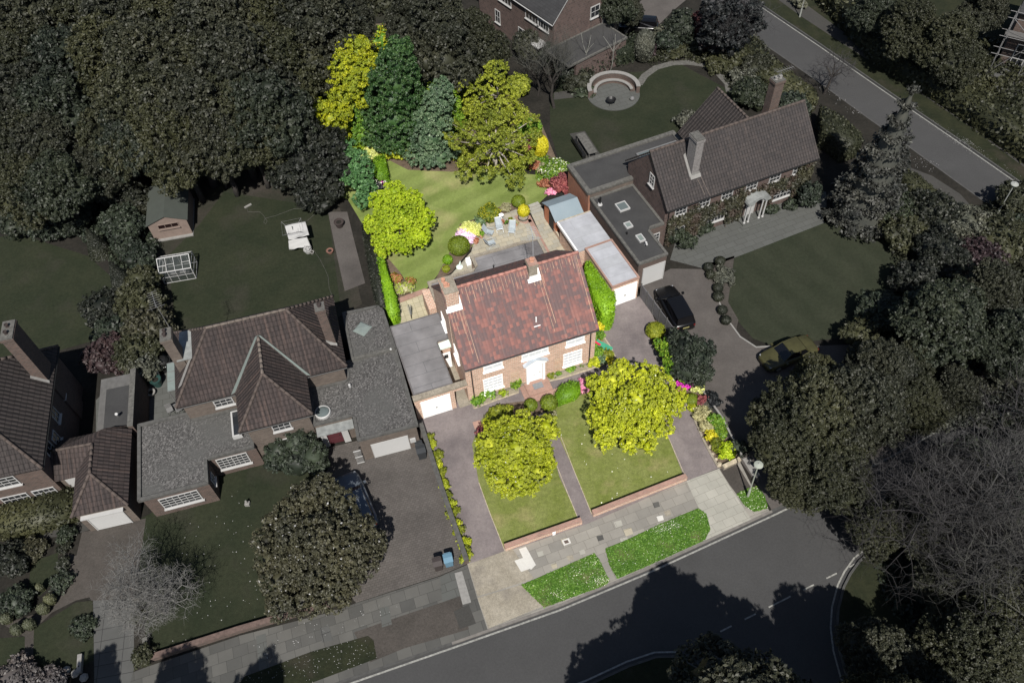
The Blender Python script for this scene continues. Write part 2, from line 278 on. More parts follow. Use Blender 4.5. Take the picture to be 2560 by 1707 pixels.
# ------------------------------------------------------------------ mesh builder
class MB:
    def __init__(s): s.v, s.f, s.m = [], [], []
    def face(s, pts, mi=0):
        i = len(s.v); s.v += [tuple(p) for p in pts]; s.f.append(tuple(range(i, i+len(pts)))); s.m.append(mi); return s
    def box(s, x0, x1, y0, y1, z0, z1, mi=0, bottom=True):
        i = len(s.v); s.v += [(x, y, z) for z in (z0, z1) for x, y in ((x0, y0), (x1, y0), (x1, y1), (x0, y1))]
        fs = [(4, 5, 6, 7), (0, 1, 5, 4), (1, 2, 6, 5), (2, 3, 7, 6), (3, 0, 4, 7)] + ([(3, 2, 1, 0)] if bottom else [])
        for f in fs: s.f.append(tuple(i+k for k in f)); s.m.append(mi)
        return s
    def prism(s, poly, z0, z1, mi=0, bottom=True):
        a = sum(poly[k][0]*poly[(k+1) % len(poly)][1]-poly[(k+1) % len(poly)][0]*poly[k][1] for k in range(len(poly)))
        if a < 0: poly = poly[::-1]
        n = len(poly); i = len(s.v)
        s.v += [(p[0], p[1], z0) for p in poly] + [(p[0], p[1], z1) for p in poly]
        s.f.append(tuple(range(i+n, i+2*n))); s.m.append(mi)
        if bottom: s.f.append(tuple(range(i+n-1, i-1, -1))); s.m.append(mi)
        for k in range(n):
            j = (k+1) % n; s.f.append((i+k, i+j, i+n+j, i+n+k)); s.m.append(mi)
        return s
    def extr_x(s, prof, x0, x1, mi=0):
        """profile of (y,z) points swept along x"""
        a = sum(prof[k][0]*prof[(k+1) % len(prof)][1]-prof[(k+1) % len(prof)][0]*prof[k][1] for k in range(len(prof)))
        if a < 0: prof = prof[::-1]
        n = len(prof); i = len(s.v); s.v += [(x0, y, z) for y, z in prof] + [(x1, y, z) for y, z in prof]
        s.f.append(tuple(range(i+n-1, i-1, -1))); s.f.append(tuple(range(i+n, i+2*n))); s.m += [mi, mi]
        for k in range(n):
            j = (k+1) % n; s.f.append((i+k, i+j, i+n+j, i+n+k)); s.m.append(mi)
        return s
    def extr_y(s, prof, y0, y1, mi=0):
        t = MB().extr_x(prof, -y1, -y0, mi); i = len(s.v)   # rotate (x,y)->(y,-x)
        s.v += [(y, -x, z) for x, y, z in t.v]; s.f += [tuple(i+k for k in f) for f in t.f]; s.m += t.m; return s
    def tube(s, p0, p1, r0, r1=None, n=8, mi=0, cap=True):
        r1 = r0 if r1 is None else r1; p0, p1 = Vector(p0), Vector(p1); d = p1-p0
        if d.length < 1e-6: return s
        d.normalize(); a = d.orthogonal().normalized(); b = d.cross(a); i = len(s.v)
        for p, r in ((p0, r0), (p1, r1)):
            for k in range(n):
                q = p + a*(r*math.cos(2*math.pi*k/n)) + b*(r*math.sin(2*math.pi*k/n)); s.v.append((q.x, q.y, q.z))
        for k in range(n):
            j = (k+1) % n; s.f.append((i+k, i+j, i+n+j, i+n+k)); s.m.append(mi)
        if cap:
            s.f.append(tuple(range(i+n-1, i-1, -1))); s.f.append(tuple(range(i+n, i+2*n))); s.m += [mi, mi]
        return s
    def path(s, pts, r, n=6, mi=0):
        for a, b in zip(pts, pts[1:]): s.tube(a, b, r, r, n, mi)
        return s
    def lathe(s, prof, c=(0, 0, 0), n=20, mi=0):
        i = len(s.v)
        for r, z in prof:
            for k in range(n): s.v.append((c[0]+r*math.cos(2*math.pi*k/n), c[1]+r*math.sin(2*math.pi*k/n), c[2]+z))
        for q in range(len(prof)-1):
            for k in range(n):
                j = (k+1) % n; s.f.append((i+q*n+k, i+q*n+j, i+(q+1)*n+j, i+(q+1)*n+k)); s.m.append(mi)
        s.f.append(tuple(range(i+n-1, i-1, -1))); s.f.append(tuple(i+(len(prof)-1)*n+k for k in range(n))); s.m += [mi, mi]
        return s
    def build(s, name, mats, parent=None, smooth=False, loc=None, yaw=0):
        me = bpy.data.meshes.new(name); me.from_pydata(s.v, [], s.f)
        mats = mats if isinstance(mats, (list, tuple)) else [mats]
        for m in mats: me.materials.append(M[m])
        me.polygons.foreach_set('material_index', s.m)
        if smooth: me.polygons.foreach_set('use_smooth', [True]*len(s.f))
        me.update(); uv = me.uv_layers.new(name='UVMap'); dat = np.zeros(len(me.loops)*2, dtype=np.float32)
        for p in me.polygons:
            nn = p.normal
            if abs(nn.z) > .95: t1, t2 = Vector((1, 0, 0)), Vector((0, 1, 0))
            else: t1 = Vector((-nn.y, nn.x, 0)).normalized(); t2 = nn.cross(t1)
            for li in p.loop_indices:
                q = me.vertices[me.loops[li].vertex_index].co; dat[2*li] = q.dot(t1); dat[2*li+1] = q.dot(t2)
        uv.data.foreach_set('uv', dat)
        o = bpy.data.objects.new(name, me); col.objects.link(o)
        if parent: o.parent = parent
        if loc is not None: o.location = loc
        if yaw: o.rotation_euler = (0, 0, R(yaw))
        return o
def sheet(name, pts, z, mat, yaw=0.0, thick=None, world=False, kind='structure', **kw):
    """flat ground surface laid from photo-pixel corners; its pattern runs along the given bearing"""
    P = [Vector(p) if world else G(*p) for p in pts]; c, s = math.cos(R(yaw)), math.sin(R(yaw))
    q = [(p.x*c+p.y*s, -p.x*s+p.y*c) for p in P]; mb = MB()
    a = sum(q[k][0]*q[(k+1) % len(q)][1]-q[(k+1) % len(q)][0]*q[k][1] for k in range(len(q)))
    if a < 0: q = q[::-1]
    if thick: mb.prism(q, z-thick, z, bottom=False)
    else: mb.face([(x, y, z) for x, y in q])
    o = mb.build(name, mat, yaw=yaw); tag(o, kind=kind, **kw); return o
def ribbon(name, pts, wd, z, mat, thick=.03, dash=None, kind='structure', world=False, side=0.0):
    P = [Vector(p) if world else G(*p) for p in pts]; mb = MB(); segs = []
    for a, b in zip(P, P[1:]):
        L = (b-a).length; d = (b-a)/L
        if dash:
            k = 0
            while k < L: segs.append((a+d*k, a+d*min(L, k+dash[0]))); k += dash[0]+dash[1]
        else: segs.append((a, b))
    if not dash:   # mitred strip
        L_, R_ = [], []
        for i, p in enumerate(P):
            d = ((P[min(i+1, len(P)-1)]-P[max(i-1, 0)])); d.z = 0; d.normalize(); n = Vector((-d.y, d.x, 0)); q = p+n*side
            L_.append(q+n*wd/2); R_.append(q-n*wd/2)
        for i in range(len(P)-1):
            mb.prism([L_[i][:2], R_[i][:2], R_[i+1][:2], L_[i+1][:2]], z-thick, z, bottom=False)
    else:
        for a, b in segs:
            d = (b-a).normalized(); n = Vector((-d.y, d.x, 0))*wd/2
            mb.prism([(a+n)[:2], (a-n)[:2], (b-n)[:2], (b+n)[:2]], z-thick, z, bottom=False)
    return tag(mb.build(name, mat), kind=kind)
def wall_line(pts, th, h, label, mat='red_brick', cop='stone_coping', name='garden_wall', cat='garden wall', copt=.06, z0=0.0, group=None):
    """a free-standing wall along ground pixels: wall part and coping part"""
    P = [G(*p) for p in pts]; root = thing(name, label, cat, P[0], 0, group); a, b = MB(), MB()
    for p, q in zip(P, P[1:]):
        p, q = p-P[0], q-P[0]; d = (q-p).normalized(); n = Vector((-d.y, d.x, 0))
        for mb, t, za, zb in ((a, th/2, z0, h), (b, th/2+.02, h, h+copt)):
            u = n*t; mb.prism([(p+u)[:2], (p-u)[:2], (q-u)[:2], (q+u)[:2]], za, zb)
    a.build('wall', mat, root); b.build('coping', cop, root); return root
# ------------------------------------------------------------------ foliage
def qmesh(name, V, Q, mats, mi=None, smooth=None):
    me = bpy.data.meshes.new(name); nf = len(Q)
    me.vertices.add(len(V)); me.vertices.foreach_set('co', np.asarray(V, np.float32).ravel())
    me.loops.add(nf*4); me.loops.foreach_set('vertex_index', np.asarray(Q, np.int32).ravel())
    me.polygons.add(nf); me.polygons.foreach_set('loop_start', np.arange(0, nf*4, 4, dtype=np.int32))
    for m in mats: me.materials.append(M[m])
    if mi is not None: me.polygons.foreach_set('material_index', np.asarray(mi, np.int32))
    me.update(calc_edges=True); me.validate(); return me
def unit(a): return a/np.maximum(1e-9, np.linalg.norm(a, axis=1, keepdims=True))
def leafquads(C, Nn, L, rng, asp=.55):
    n = len(C); r = unit(rng.normal(size=(n, 3))); t = unit(np.cross(Nn, r)); b = np.cross(Nn, t); L = L[:, None]
    bend = Nn*L*.25
    V = np.stack([C+t*L-bend, C+b*L*asp, C-t*L-bend, C-b*L*asp], 1).reshape(-1, 3)
    return V, np.arange(4*n).reshape(-1, 4)
def cubesphere(c, r, k=5, rng=None, amp=.08):
    V, Q = [], []
    for ax in range(3):
        for sg in (-1, 1):
            g = np.linspace(-1, 1, k+1); a, b = np.meshgrid(g, g, indexing='ij'); p = np.zeros((k+1, k+1, 3))
            p[..., ax] = sg; p[..., (ax+1) % 3] = a; p[..., (ax+2) % 3] = b*sg; i = len(V)*0+sum(len(x) for x in V)
            p = p.reshape(-1, 3); p = p/np.linalg.norm(p, axis=1, keepdims=True); V.append(p)
            for x in range(k):
                for y in range(k):
                    o = i+x*(k+1)+y; Q.append((o, o+k+1, o+k+2, o+1))
    V = np.concatenate(V)
    if rng is not None:
        s = 1+amp*np.sin(V@rng.normal(size=3)*4+rng.random()*6)+amp*np.sin(V@rng.normal(size=3)*7+rng.random()*6); V = V*s[:, None]
    return V*np.asarray(r)+np.asarray(c), np.array(Q)
def join(parts):
    V, Q, o = [], [], 0
    for v, q in parts:
        V.append(v); Q.append(np.asarray(q)+o); o += len(v)
    return np.concatenate(V), np.concatenate(Q)
COV = 2.1
def crown_mesh(name, lobes, mat, leaf=.3, clump=.7, dens=1.0, seed=1, core=.66, low=-.5, flowers=None, per=26, cov=None):
    """lobes (x,y,z,rx,ry,rz): clumps of leaf-sized faces over each lobe, gaps between the clumps"""
    rng = np.random.default_rng(seed); Cs, Ns, Ls = [], [], []; parts = []
    for lb in lobes:
        c, r = np.array(lb[:3], float), np.array(lb[3:6], float); rm = r.mean()
        nc = max(5, int(dens*9.0*rm*rm/(clump*clump*1.15)))
        per = max(8, int((cov or COV)*9.0*rm*rm/(1.1*(.75*leaf)**2)/nc))
        d = unit(rng.normal(size=(nc, 3))); d = d[d[:, 2] > low]; nc = len(d)
        cc = c+d*r*rng.uniform(.72, 1.04, (nc, 1)); cr_ = clump*rng.uniform(.55, 1.25, nc)
        pl = rng.integers(int(per*.6), int(per*1.4), nc); idx = np.repeat(np.arange(nc), pl); n = len(idx)
        u = unit(rng.normal(size=(n, 3))+d[idx]*.7+np.array([0, 0, .5])); rr = rng.uniform(.45, 1.0, (n, 1))
        Cs.append(cc[idx]+u*rr*cr_[idx][:, None]*np.array([1, 1, .75])); Ns.append(unit(u*.8+rng.normal(size=(n, 3))*.55+np.array([0, 0, .45]))); Ls.append(leaf*rng.uniform(.5, 1.1, n))
        if core: parts.append(cubesphere(c-np.array([0, 0, .1*rm]), r*core, 5, rng, .1))
    C, Nn, L = np.concatenate(Cs), np.concatenate(Ns), np.concatenate(Ls)
    lv = leafquads(C, Nn, L, rng); nl = len(lv[1]); ncore = sum(len(p[1]) for p in parts)
    V, Q = join([lv]+parts); mi = np.zeros(len(Q), int); mats = [mat]
    if flowers:
        fm, frac = flowers; mats = [mat, fm]; s = np.where(rng.random(nl) < frac)[0]; mi[s] = 1
    return qmesh(name, V, Q, mats, mi)
def rlobes(Rr, H, n, seed, flat=.8, z0=.45):
    rng = random.Random(seed); L = [(0, 0, H-Rr*flat*.75, Rr*.62, Rr*.62, Rr*flat*.72)]
    for k in range(n):
        a = 2*math.pi*(k+rng.random()*.6)/n; d = Rr*rng.uniform(.42, .66); r = Rr*rng.uniform(.34, .5); z = H-Rr*flat*rng.uniform(.85, 1.5)
        L.append((d*math.cos(a), d*math.sin(a), max(z, r*.9), r, r, r*.8))
    for k in range(n//2):
        a = 2*math.pi*rng.random(); d = Rr*rng.uniform(.2, .4); r = Rr*rng.uniform(.28, .4); L.append((d*math.cos(a), d*math.sin(a), H-r*rng.uniform(.9, 1.3), r, r, r*.8))
    return L
def trunk_mb(h, r, targets, seed=0, mid=.5):
    rng = random.Random(seed); mb = MB(); p = Vector((0, 0, 0)); fork = Vector((rng.uniform(-.1, .1), rng.uniform(-.1, .1), h*mid))
    m1 = fork*.5+Vector((rng.uniform(-.08, .08), rng.uniform(-.08, .08), 0))
    mb.tube(p, m1, r*1.25, r, 9); mb.tube(m1, fork, r, r*.85, 9)
    for t in targets:
        t = Vector(t[:3]); q = fork.lerp(t, .5)+Vector((rng.uniform(-.2, .2), rng.uniform(-.2, .2), .15*h*.2)); mb.tube(fork, q, r*.55, r*.34, 6); mb.tube(q, t, r*.34, r*.1, 5)
    return mb
def tree(name, label, base, lobes, mat, bark='bark', leaf=.25, clump=.6, dens=1, seed=1, tr=.16, cat='tree', group=None, core=.6, flowers=None, low=-.5, per=26, cov=None):
    o = thing(name, label, cat, (base[0], base[1], 0), 0, group); H = max(l[2] for l in lobes)
    me = crown_mesh('crown', lobes, mat, leaf, clump, dens, seed, core, low, flowers, per, cov); c = bpy.data.objects.new('crown', me); col.objects.link(c); c.parent = o
    trunk_mb(H, tr, lobes, seed, .45).build('trunk', bark, o, smooth=True); return o
def blob(name, label, px, py, r, h, mat, leaf=.12, clump=.28, dens=1, seed=None, cat='shrub', group=None, n=4, flowers=None, core=.8, ry=None, yaw=0, per=22):
    """bushy plant: the pixel is where its middle is seen; it stands on the ground under that point"""
    seed = seed if seed is not None else int(px*7+py); rng = random.Random(seed); ry = ry or r
    b = G(px, py, h*.45); L = [(0, 0, h*.5, r*.72, ry*.72, h*.5)]
    for k in range(n):
        a = 2*math.pi*(k+rng.random()*.5)/n; q = rng.uniform(.38, .55); L.append((r*.55*math.cos(a), ry*.55*math.sin(a), h*rng.uniform(.35, .6), r*q, ry*q, h*rng.uniform(.3, .4)))
    me = crown_mesh(name, L, mat, leaf, clump, dens, seed, core, -.35, flowers, per); o = bpy.data.objects.new(name, me); col.objects.link(o)
    o.location = (b.x, b.y, 0); o.rotation_euler = (0, 0, R(yaw)); return tag(o, label, cat, group)
def clipped(name, label, px, py, r, h, mat, leaf=.07, cat='shrub', group=None, zc=None, ry=None, cone=False, yaw=0, dens=1):
    """clipped ball, dome or cone: fine leaves tight on a smooth form"""
    seed = int(px*3+py*5); rng = np.random.default_rng(seed); ry = ry or r; zc = h*.5 if zc is None else zc; b = G(px, py, zc)
    n = int(dens*1500*max(.5, (r*r+r*h)*.9)); d = unit(rng.normal(size=(n, 3))); s = np.array([r, ry, h*.5])
    if cone:
        zz = rng.random(n)**.8; a = rng.random(n)*2*np.pi; rad = (1-zz*.8)*np.sqrt(np.clip(1-(zz*1.0)**3, 0, 1)); P = np.stack([r*rad*np.cos(a), ry*rad*np.sin(a), h*zz+.02], 1); d = unit(np.stack([np.cos(a), np.sin(a), np.full(n, .5)], 1))
        k = 16; V = []; Q = []; zs = [0, .25, .5, .75, .93]
        for z in zs:
            q = (1-z*.8)*math.sqrt(max(0, 1-z**3))*.93
            for i in range(k): V.append((r*q*math.cos(2*math.pi*i/k), ry*q*math.sin(2*math.pi*i/k), h*z))
        for j in range(len(zs)-1):
            for i in range(k): Q.append((j*k+i, j*k+(i+1) % k, (j+1)*k+(i+1) % k, (j+1)*k+i))
        core = (np.array(V), np.array(Q))
    else:
        P = d*s+np.array([0, 0, h*.5]); P += rng.normal(size=P.shape)*.015; core = cubesphere((0, 0, h*.5), s*.95, 8, None)
    lv = leafquads(P, unit(d+rng.normal(size=(n, 3))*.45), leaf*rng.uniform(.6, 1.1, n), rng)
    V, Q = join([lv, core]); me = qmesh(name, V, Q, [mat]); o = bpy.data.objects.new(name, me); col.objects.link(o); o.location = (b.x, b.y, 0); o.rotation_euler = (0, 0, R(yaw))
    return tag(o, label, cat, group)
def hedge(name, label, pts, h, mat, leaf=.1, dens=70, jit=.05, cat='hedge', zpix=None, group=None, seed=5, world=False, z0=0.0, flowers=None):
    """hedge standing on a ground outline; pixels are read at the height zpix (its top by default)"""
    zp = h if zpix is None else zpix; P = [Vector(p) if world else G(p[0], p[1], zp) for p in pts]; o0 = sum(P, Vector())/len(P); q = [(p.x-o0.x, p.y-o0.y) for p in P]
    a = sum(q[k][0]*q[(k+1) % len(q)][1]-q[(k+1) % len(q)][0]*q[k][1] for k in range(len(q)))
    if a < 0: q = q[::-1]
    rng = np.random.default_rng(seed); q = np.array(q); n = len(q); Cs, Ns = [], []
    lo, hi = q.min(0), q.max(0); A = abs(a)/2; k = int(A*dens*1.0*((hi-lo).prod()/max(A, 1e-3))); pt = rng.uniform(lo, hi, (k, 2)); ins = np.zeros(k, bool)
    for i in range(n):
        x1, y1 = q[i]; x2, y2 = q[(i+1) % n]; c = ((y1 > pt[:, 1]) != (y2 > pt[:, 1])) & (pt[:, 0] < (x2-x1)*(pt[:, 1]-y1)/(y2-y1+1e-12)+x1); ins ^= c
    pt = pt[ins]; Cs.append(np.column_stack([pt, np.full(len(pt), h)])); Ns.append(np.tile([0, 0, 1.], (len(pt), 1)))
    for i in range(n):
        p1, p2 = q[i], q[(i+1) % n]; L = np.linalg.norm(p2-p1); m = int(L*(h-z0)*dens); u = rng.random(m)[:, None]; z = z0+rng.random(m)*(h-z0); d = (p2-p1)/max(L, 1e-6)
        Cs.append(np.column_stack([p1+(p2-p1)*u, z])); Ns.append(np.tile([d[1], -d[0], .15], (m, 1)))
    C = np.concatenate(Cs); Nn = np.concatenate(Ns); C = C+rng.normal(size=C.shape)*jit; Nn = unit(Nn+rng.normal(size=Nn.shape)*.5)
    lv = leafquads(C, Nn, leaf*rng.uniform(.6, 1.15, len(C)), rng); nl = len(lv[1]); cen = q.mean(0); qi = cen+(q-cen)*.97
    if n % 2: qi = np.concatenate([qi, [(qi[-1]+qi[0])/2]]); n += 1
    V = np.concatenate([np.column_stack([qi, np.full(n, z0)]), np.column_stack([qi, np.full(n, h-.04)]), [[cen[0], cen[1], h-.04]]])
    Q = [(i, (i+1) % n, n+(i+1) % n, n+i) for i in range(n)]+[(2*n, n+i, n+i+1, n+(i+2) % n) for i in range(0, n, 2)]
    V, Q = join([lv, (V, np.array(Q))]); mi = np.zeros(len(Q), int); mats = [mat]
    if flowers: mats.append(flowers[0]); mi[np.where(rng.random(nl) < flowers[1])[0]] = 1
    me = qmesh(name, V, Q, mats, mi); o = bpy.data.objects.new(name, me); col.objects.link(o); o.location = (o0.x, o0.y, 0); return tag(o, label, cat, group)
def bare_arrays(h, spread, seed, levels=5, nb=4, up=.35, r0=.16, fork=.3, seg=2):
    rng = random.Random(seed); tr, tw = MB(), MB()
    def grow(p, d, L, r, lv):
        mb = tr if lv <= 1 else tw; q = p
        for s in range(seg):
            dd = (d+Vector((rng.uniform(-.22, .22), rng.uniform(-.22, .22), rng.uniform(-.1, .2)))).normalized(); e = q+dd*(L/seg); rr = r*(1-.3*(s+1)/seg)
            mb.tube(q, e, r*(1-.3*s/seg), rr, 6 if lv < 2 else 3, cap=False); q = e
            if lv >= 1 and lv < levels and s < seg-1:
                k = rng.uniform(.5, .9); a = rng.uniform(0, 6.28); o = dd.orthogonal().normalized(); o = (Matrix.Rotation(a, 3, dd) @ o); grow(q, (dd*.55+o*spread+Vector((0, 0, up*.5))).normalized(), L*.6*k, r*.5, lv+1)
        if lv < levels:
            n = nb+(1 if lv == 0 else 0)
            for i in range(n):
                a = 6.283*(i+rng.random()*.7)/n; o = (Matrix.Rotation(a, 3, d) @ d.orthogonal().normalized()); k = rng.uniform(.55, .85)
                grow(q, (d*.6+o*spread*rng.uniform(.7, 1.3)+Vector((0, 0, up))).normalized(), L*k, r*(.62 if lv < 1 else .45), lv+1)
    grow(Vector((0, 0, 0)), Vector((rng.uniform(-.05, .05), rng.uniform(-.05, .05), 1)), h*fork, r0, 0); return tr, tw
def bare_tree(name, label, base, h, spread, seed, levels=4, nb=4, bark='grey_bark', twig='twig_grey', r0=.16, fork=.3, up=.35, group=None, cat='bare tree'):
    o = thing(name, label, cat, (base[0], base[1], 0), 0, group); a, b = bare_arrays(h, spread, seed, levels, nb, up, r0, fork)
    a.build('trunk', bark, o, smooth=True); b.build('branches', twig, o); return o
# ================================================================== THE GROUND
OUT = [(-420, -60, 0), (420, -60, 0), (420, 700, 0), (-420, 700, 0)]
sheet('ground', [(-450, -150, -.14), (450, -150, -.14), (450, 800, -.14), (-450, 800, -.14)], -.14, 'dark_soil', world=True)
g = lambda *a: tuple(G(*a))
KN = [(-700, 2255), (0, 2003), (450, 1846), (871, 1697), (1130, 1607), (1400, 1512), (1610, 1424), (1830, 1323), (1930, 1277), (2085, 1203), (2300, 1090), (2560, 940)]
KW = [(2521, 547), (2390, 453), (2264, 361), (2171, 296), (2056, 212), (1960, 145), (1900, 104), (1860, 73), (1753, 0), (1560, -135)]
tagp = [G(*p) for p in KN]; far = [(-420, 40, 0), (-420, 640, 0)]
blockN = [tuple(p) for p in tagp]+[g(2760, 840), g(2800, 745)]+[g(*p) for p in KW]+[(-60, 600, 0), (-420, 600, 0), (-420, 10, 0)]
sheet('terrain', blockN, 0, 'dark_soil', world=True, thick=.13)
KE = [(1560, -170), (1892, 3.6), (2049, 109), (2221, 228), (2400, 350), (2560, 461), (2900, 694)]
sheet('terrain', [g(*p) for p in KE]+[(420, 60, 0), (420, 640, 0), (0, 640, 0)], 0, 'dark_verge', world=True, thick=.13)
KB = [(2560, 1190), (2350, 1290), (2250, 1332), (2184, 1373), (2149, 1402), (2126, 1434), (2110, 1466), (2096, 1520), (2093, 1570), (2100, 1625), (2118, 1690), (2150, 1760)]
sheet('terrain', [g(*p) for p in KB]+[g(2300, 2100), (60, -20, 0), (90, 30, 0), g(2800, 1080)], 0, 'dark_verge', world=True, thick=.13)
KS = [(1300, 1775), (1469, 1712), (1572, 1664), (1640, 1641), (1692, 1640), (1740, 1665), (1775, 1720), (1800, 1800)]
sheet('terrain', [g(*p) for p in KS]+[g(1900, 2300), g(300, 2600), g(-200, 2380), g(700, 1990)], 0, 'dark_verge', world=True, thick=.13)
roadp = [(-420, -120, 0), (420, -120, 0), (420, 640, 0), (-20, 640, 0), (-10, 300, 0), (-420, 200, 0)]
sheet('road', roadp, -.125, 'road_asphalt', world=True)
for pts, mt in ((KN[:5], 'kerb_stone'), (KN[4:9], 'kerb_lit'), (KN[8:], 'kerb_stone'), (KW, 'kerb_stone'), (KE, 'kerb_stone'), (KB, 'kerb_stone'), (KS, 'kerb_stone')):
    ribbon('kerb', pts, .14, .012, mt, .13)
def off(pts, dx, dy): return [(x+dx, y+dy) for x, y in pts]
ribbon('road_line', off(KN, 2, 10), .11, -.117, 'road_paint', .006)
ribbon('road_line', off(KW, 2, -1), .10, -.117, 'road_paint', .006, side=.22)
ribbon('road_line', off(KE, -2, 1), .10, -.117, 'road_paint', .006, side=-.12)
ribbon('road_line', KB[3:], .10, -.117, 'road_paint', .006, side=-.35)
ribbon('road_line', KS[:5], .10, -.117, 'road_paint', .006, side=.3)
ribbon('road_line', [(2150, 1402), (1950, 1502), (1740, 1607)], .09, -.117, 'road_paint', .006, dash=(.8, .95))
ribbon('road_line', [(1580, 1443), (1646, 1414)], .3, -.1165, 'road_paint', .006, side=.55)
# --- bright plot
Z1, Z2, Z3, Z4, Z5 = .004, .008, .012, .016, .020
sheet('driveway', [(1040, 1035), (1150, 1000), (1190, 985), (1500, 870), (1484, 800), (1455, 740), (1534, 766), (1612, 735), (1655, 850), (1672, 930), (1707, 995), (1764, 1113), (1797, 1171), (1718, 1201), (1480, 1304), (1460, 1312), (1262, 1380), (1168, 1409), (1110, 1240), (1058, 1085)], Z2, 'tarmac_drive')
sheet('flower_bed', [(1184, 1022), (1242, 1000), (1297, 982), (1300, 940), (1170, 990)], Z3, 'dry_bed')
sheet('flower_bed', [(1359, 953), (1404, 944), (1477, 921), (1540, 896), (1530, 868), (1489, 812), (1478, 880), (1360, 930)], Z3, 'dry_bed')
ribbon('bed_edging', [(1186, 1021), (1242, 1000), (1297, 981)], .1, .06, 'bed_edge', .06); ribbon('bed_edging', [(1359, 956), (1404, 946), (1477, 923), (1541, 897), (1525, 866), (1491, 814)], .1, .06, 'bed_edge', .06)
sheet('lawn', [(1262, 1373), (1449, 1302), (1398, 1190), (1368, 1080), (1345, 1040), (1260, 1035), (1205, 1045), (1180, 1110), (1197, 1206), (1240, 1320)], Z3, 'front_lawn')
sheet('lawn', [(1479, 1283), (1711, 1194), (1668, 1086), (1640, 1030), (1590, 950), (1460, 984), (1420, 998), (1390, 1012), (1382, 1027), (1389, 1075), (1433, 1171)], Z3, 'front_lawn')
ribbon('lawn_edging', [(1396, 1075), (1433, 1171), (1479, 1284)], .045, .02, 'bed_edge', .02); ribbon('lawn_edging', [(1668, 1086), (1700, 1160), (1716, 1198)], .045, .02, 'bed_edge', .02)
ribbon('lawn_edging', [(1197, 1206), (1225, 1283), (1262, 1376)], .045, .02, 'bed_edge', .02); ribbon('lawn_edging', [(1383, 1140), (1410, 1210), (1447, 1300)], .045, .02, 'bed_edge', .02)
sheet('flower_bed', [(1215, 1030), (1250, 1010), (1330, 1000), (1395, 995), (1455, 962), (1520, 935), (1545, 960), (1460, 985), (1400, 1008), (1340, 1040), (1270, 1050), (1215, 1080)], Z4, 'garden_soil')
sheet('flower_bed', [(1640, 800), (1665, 850), (1740, 960), (1800, 1060), (1848, 1150), (1805, 1172), (1797, 1168), (1764, 1110), (1730, 1035), (1672, 928), (1626, 857), (1622, 820)], Z4, 'garden_soil')
ribbon('bed_edging', [(1672, 929), (1707, 995), (1730, 1036), (1764, 1112), (1796, 1169)], .16, .09, 'stone_coping', .09)
sheet('pavement', [(1168, 1409), (1262, 1378), (1457, 1310), (1480, 1302), (1715, 1202), (1797, 1170), (1848, 1150), (1880, 1215), (1925, 1278), (1830, 1322), (1610, 1423), (1400, 1511), (1219, 1574), (1192, 1491)], Z1, 'grey_flags', 18)
sheet('pavement', [(1716, 1202), (1796, 1170), (1822, 1212), (1878, 1298), (1762, 1350), (1776, 1320), (1765, 1284), (1746, 1268)], Z2, 'pale_flags', 20)
sheet('pavement', [(1799, 1172), (1840, 1155), (1880, 1222), (1842, 1236), (1824, 1212)], Z3, 'gravel_drive')
sheet('pavement', [(1170, 1410), (1280, 1370), (1335, 1445), (1245, 1475), (1194, 1490)], Z3, 'worn_concrete', 18)
sheet('pavement', [(1214, 1400), (1268, 1381), (1292, 1412), (1302, 1438), (1242, 1474)], Z4, 'worn_concrete', 18)
sheet('pavement', [(1194, 1494), (1302, 1461), (1358, 1514), (1221, 1570)], Z3, 'worn_concrete', 18)
for q in ([(1297, 1372), (1315, 1366), (1340, 1412), (1319, 1418)], [(1286, 1401), (1310, 1393), (1328, 1420), (1303, 1429)], [(1317, 1398), (1329, 1395), (1339, 1412), (1327, 1424)]):
    sheet('pavement_slab', q, Z4+.002*len(q)*random.Random(q[0][0]).random()*.2, 'new_concrete')
for i, (x, y, s, mt) in enumerate([(1545, 1310, 11, 'pale_flags'), (1570, 1330, 12, 'patio_flags'), (1560, 1352, 11, 'pale_flags'), (1650, 1296, 9, 'new_concrete'), (1668, 1283, 9, 'worn_concrete'), (1350, 1385, 9, 'pale_flags'), (1410, 1352, 9, 'patio_flags'), (1640, 1262, 9, 'dark_flags'), (1500, 1345, 9, 'dark_flags'), (1455, 1380, 8, 'pale_flags'), (1385, 1415, 8, 'patio_flags'), (1425, 1395, 9, 'worn_concrete')]):
    sheet('pavement_slab', [(x-s, y-s*.55), (x+s*.7, y-s*.95), (x+s*1.1, y+s*.35), (x-s*.45, y+s*.85)], Z3+.0004*i, mt, 18)
V1 = [(1303, 1462), (1486, 1382), (1498, 1398), (1524, 1451), (1516, 1461), (1360, 1518)]
V2 = [(1513, 1371), (1560, 1352), (1650, 1310), (1745, 1270), (1766, 1284), (1776, 1322), (1762, 1350), (1612, 1417), (1543, 1446), (1524, 1413)]
V3 = [(1841, 1234), (1867, 1222), (1894, 1214), (1912, 1240), (1920, 1270), (1885, 1279), (1860, 1262)]
for q in (V1, V2, V3): sheet('verge', q, .03, 'verge_grass', thick=.03)
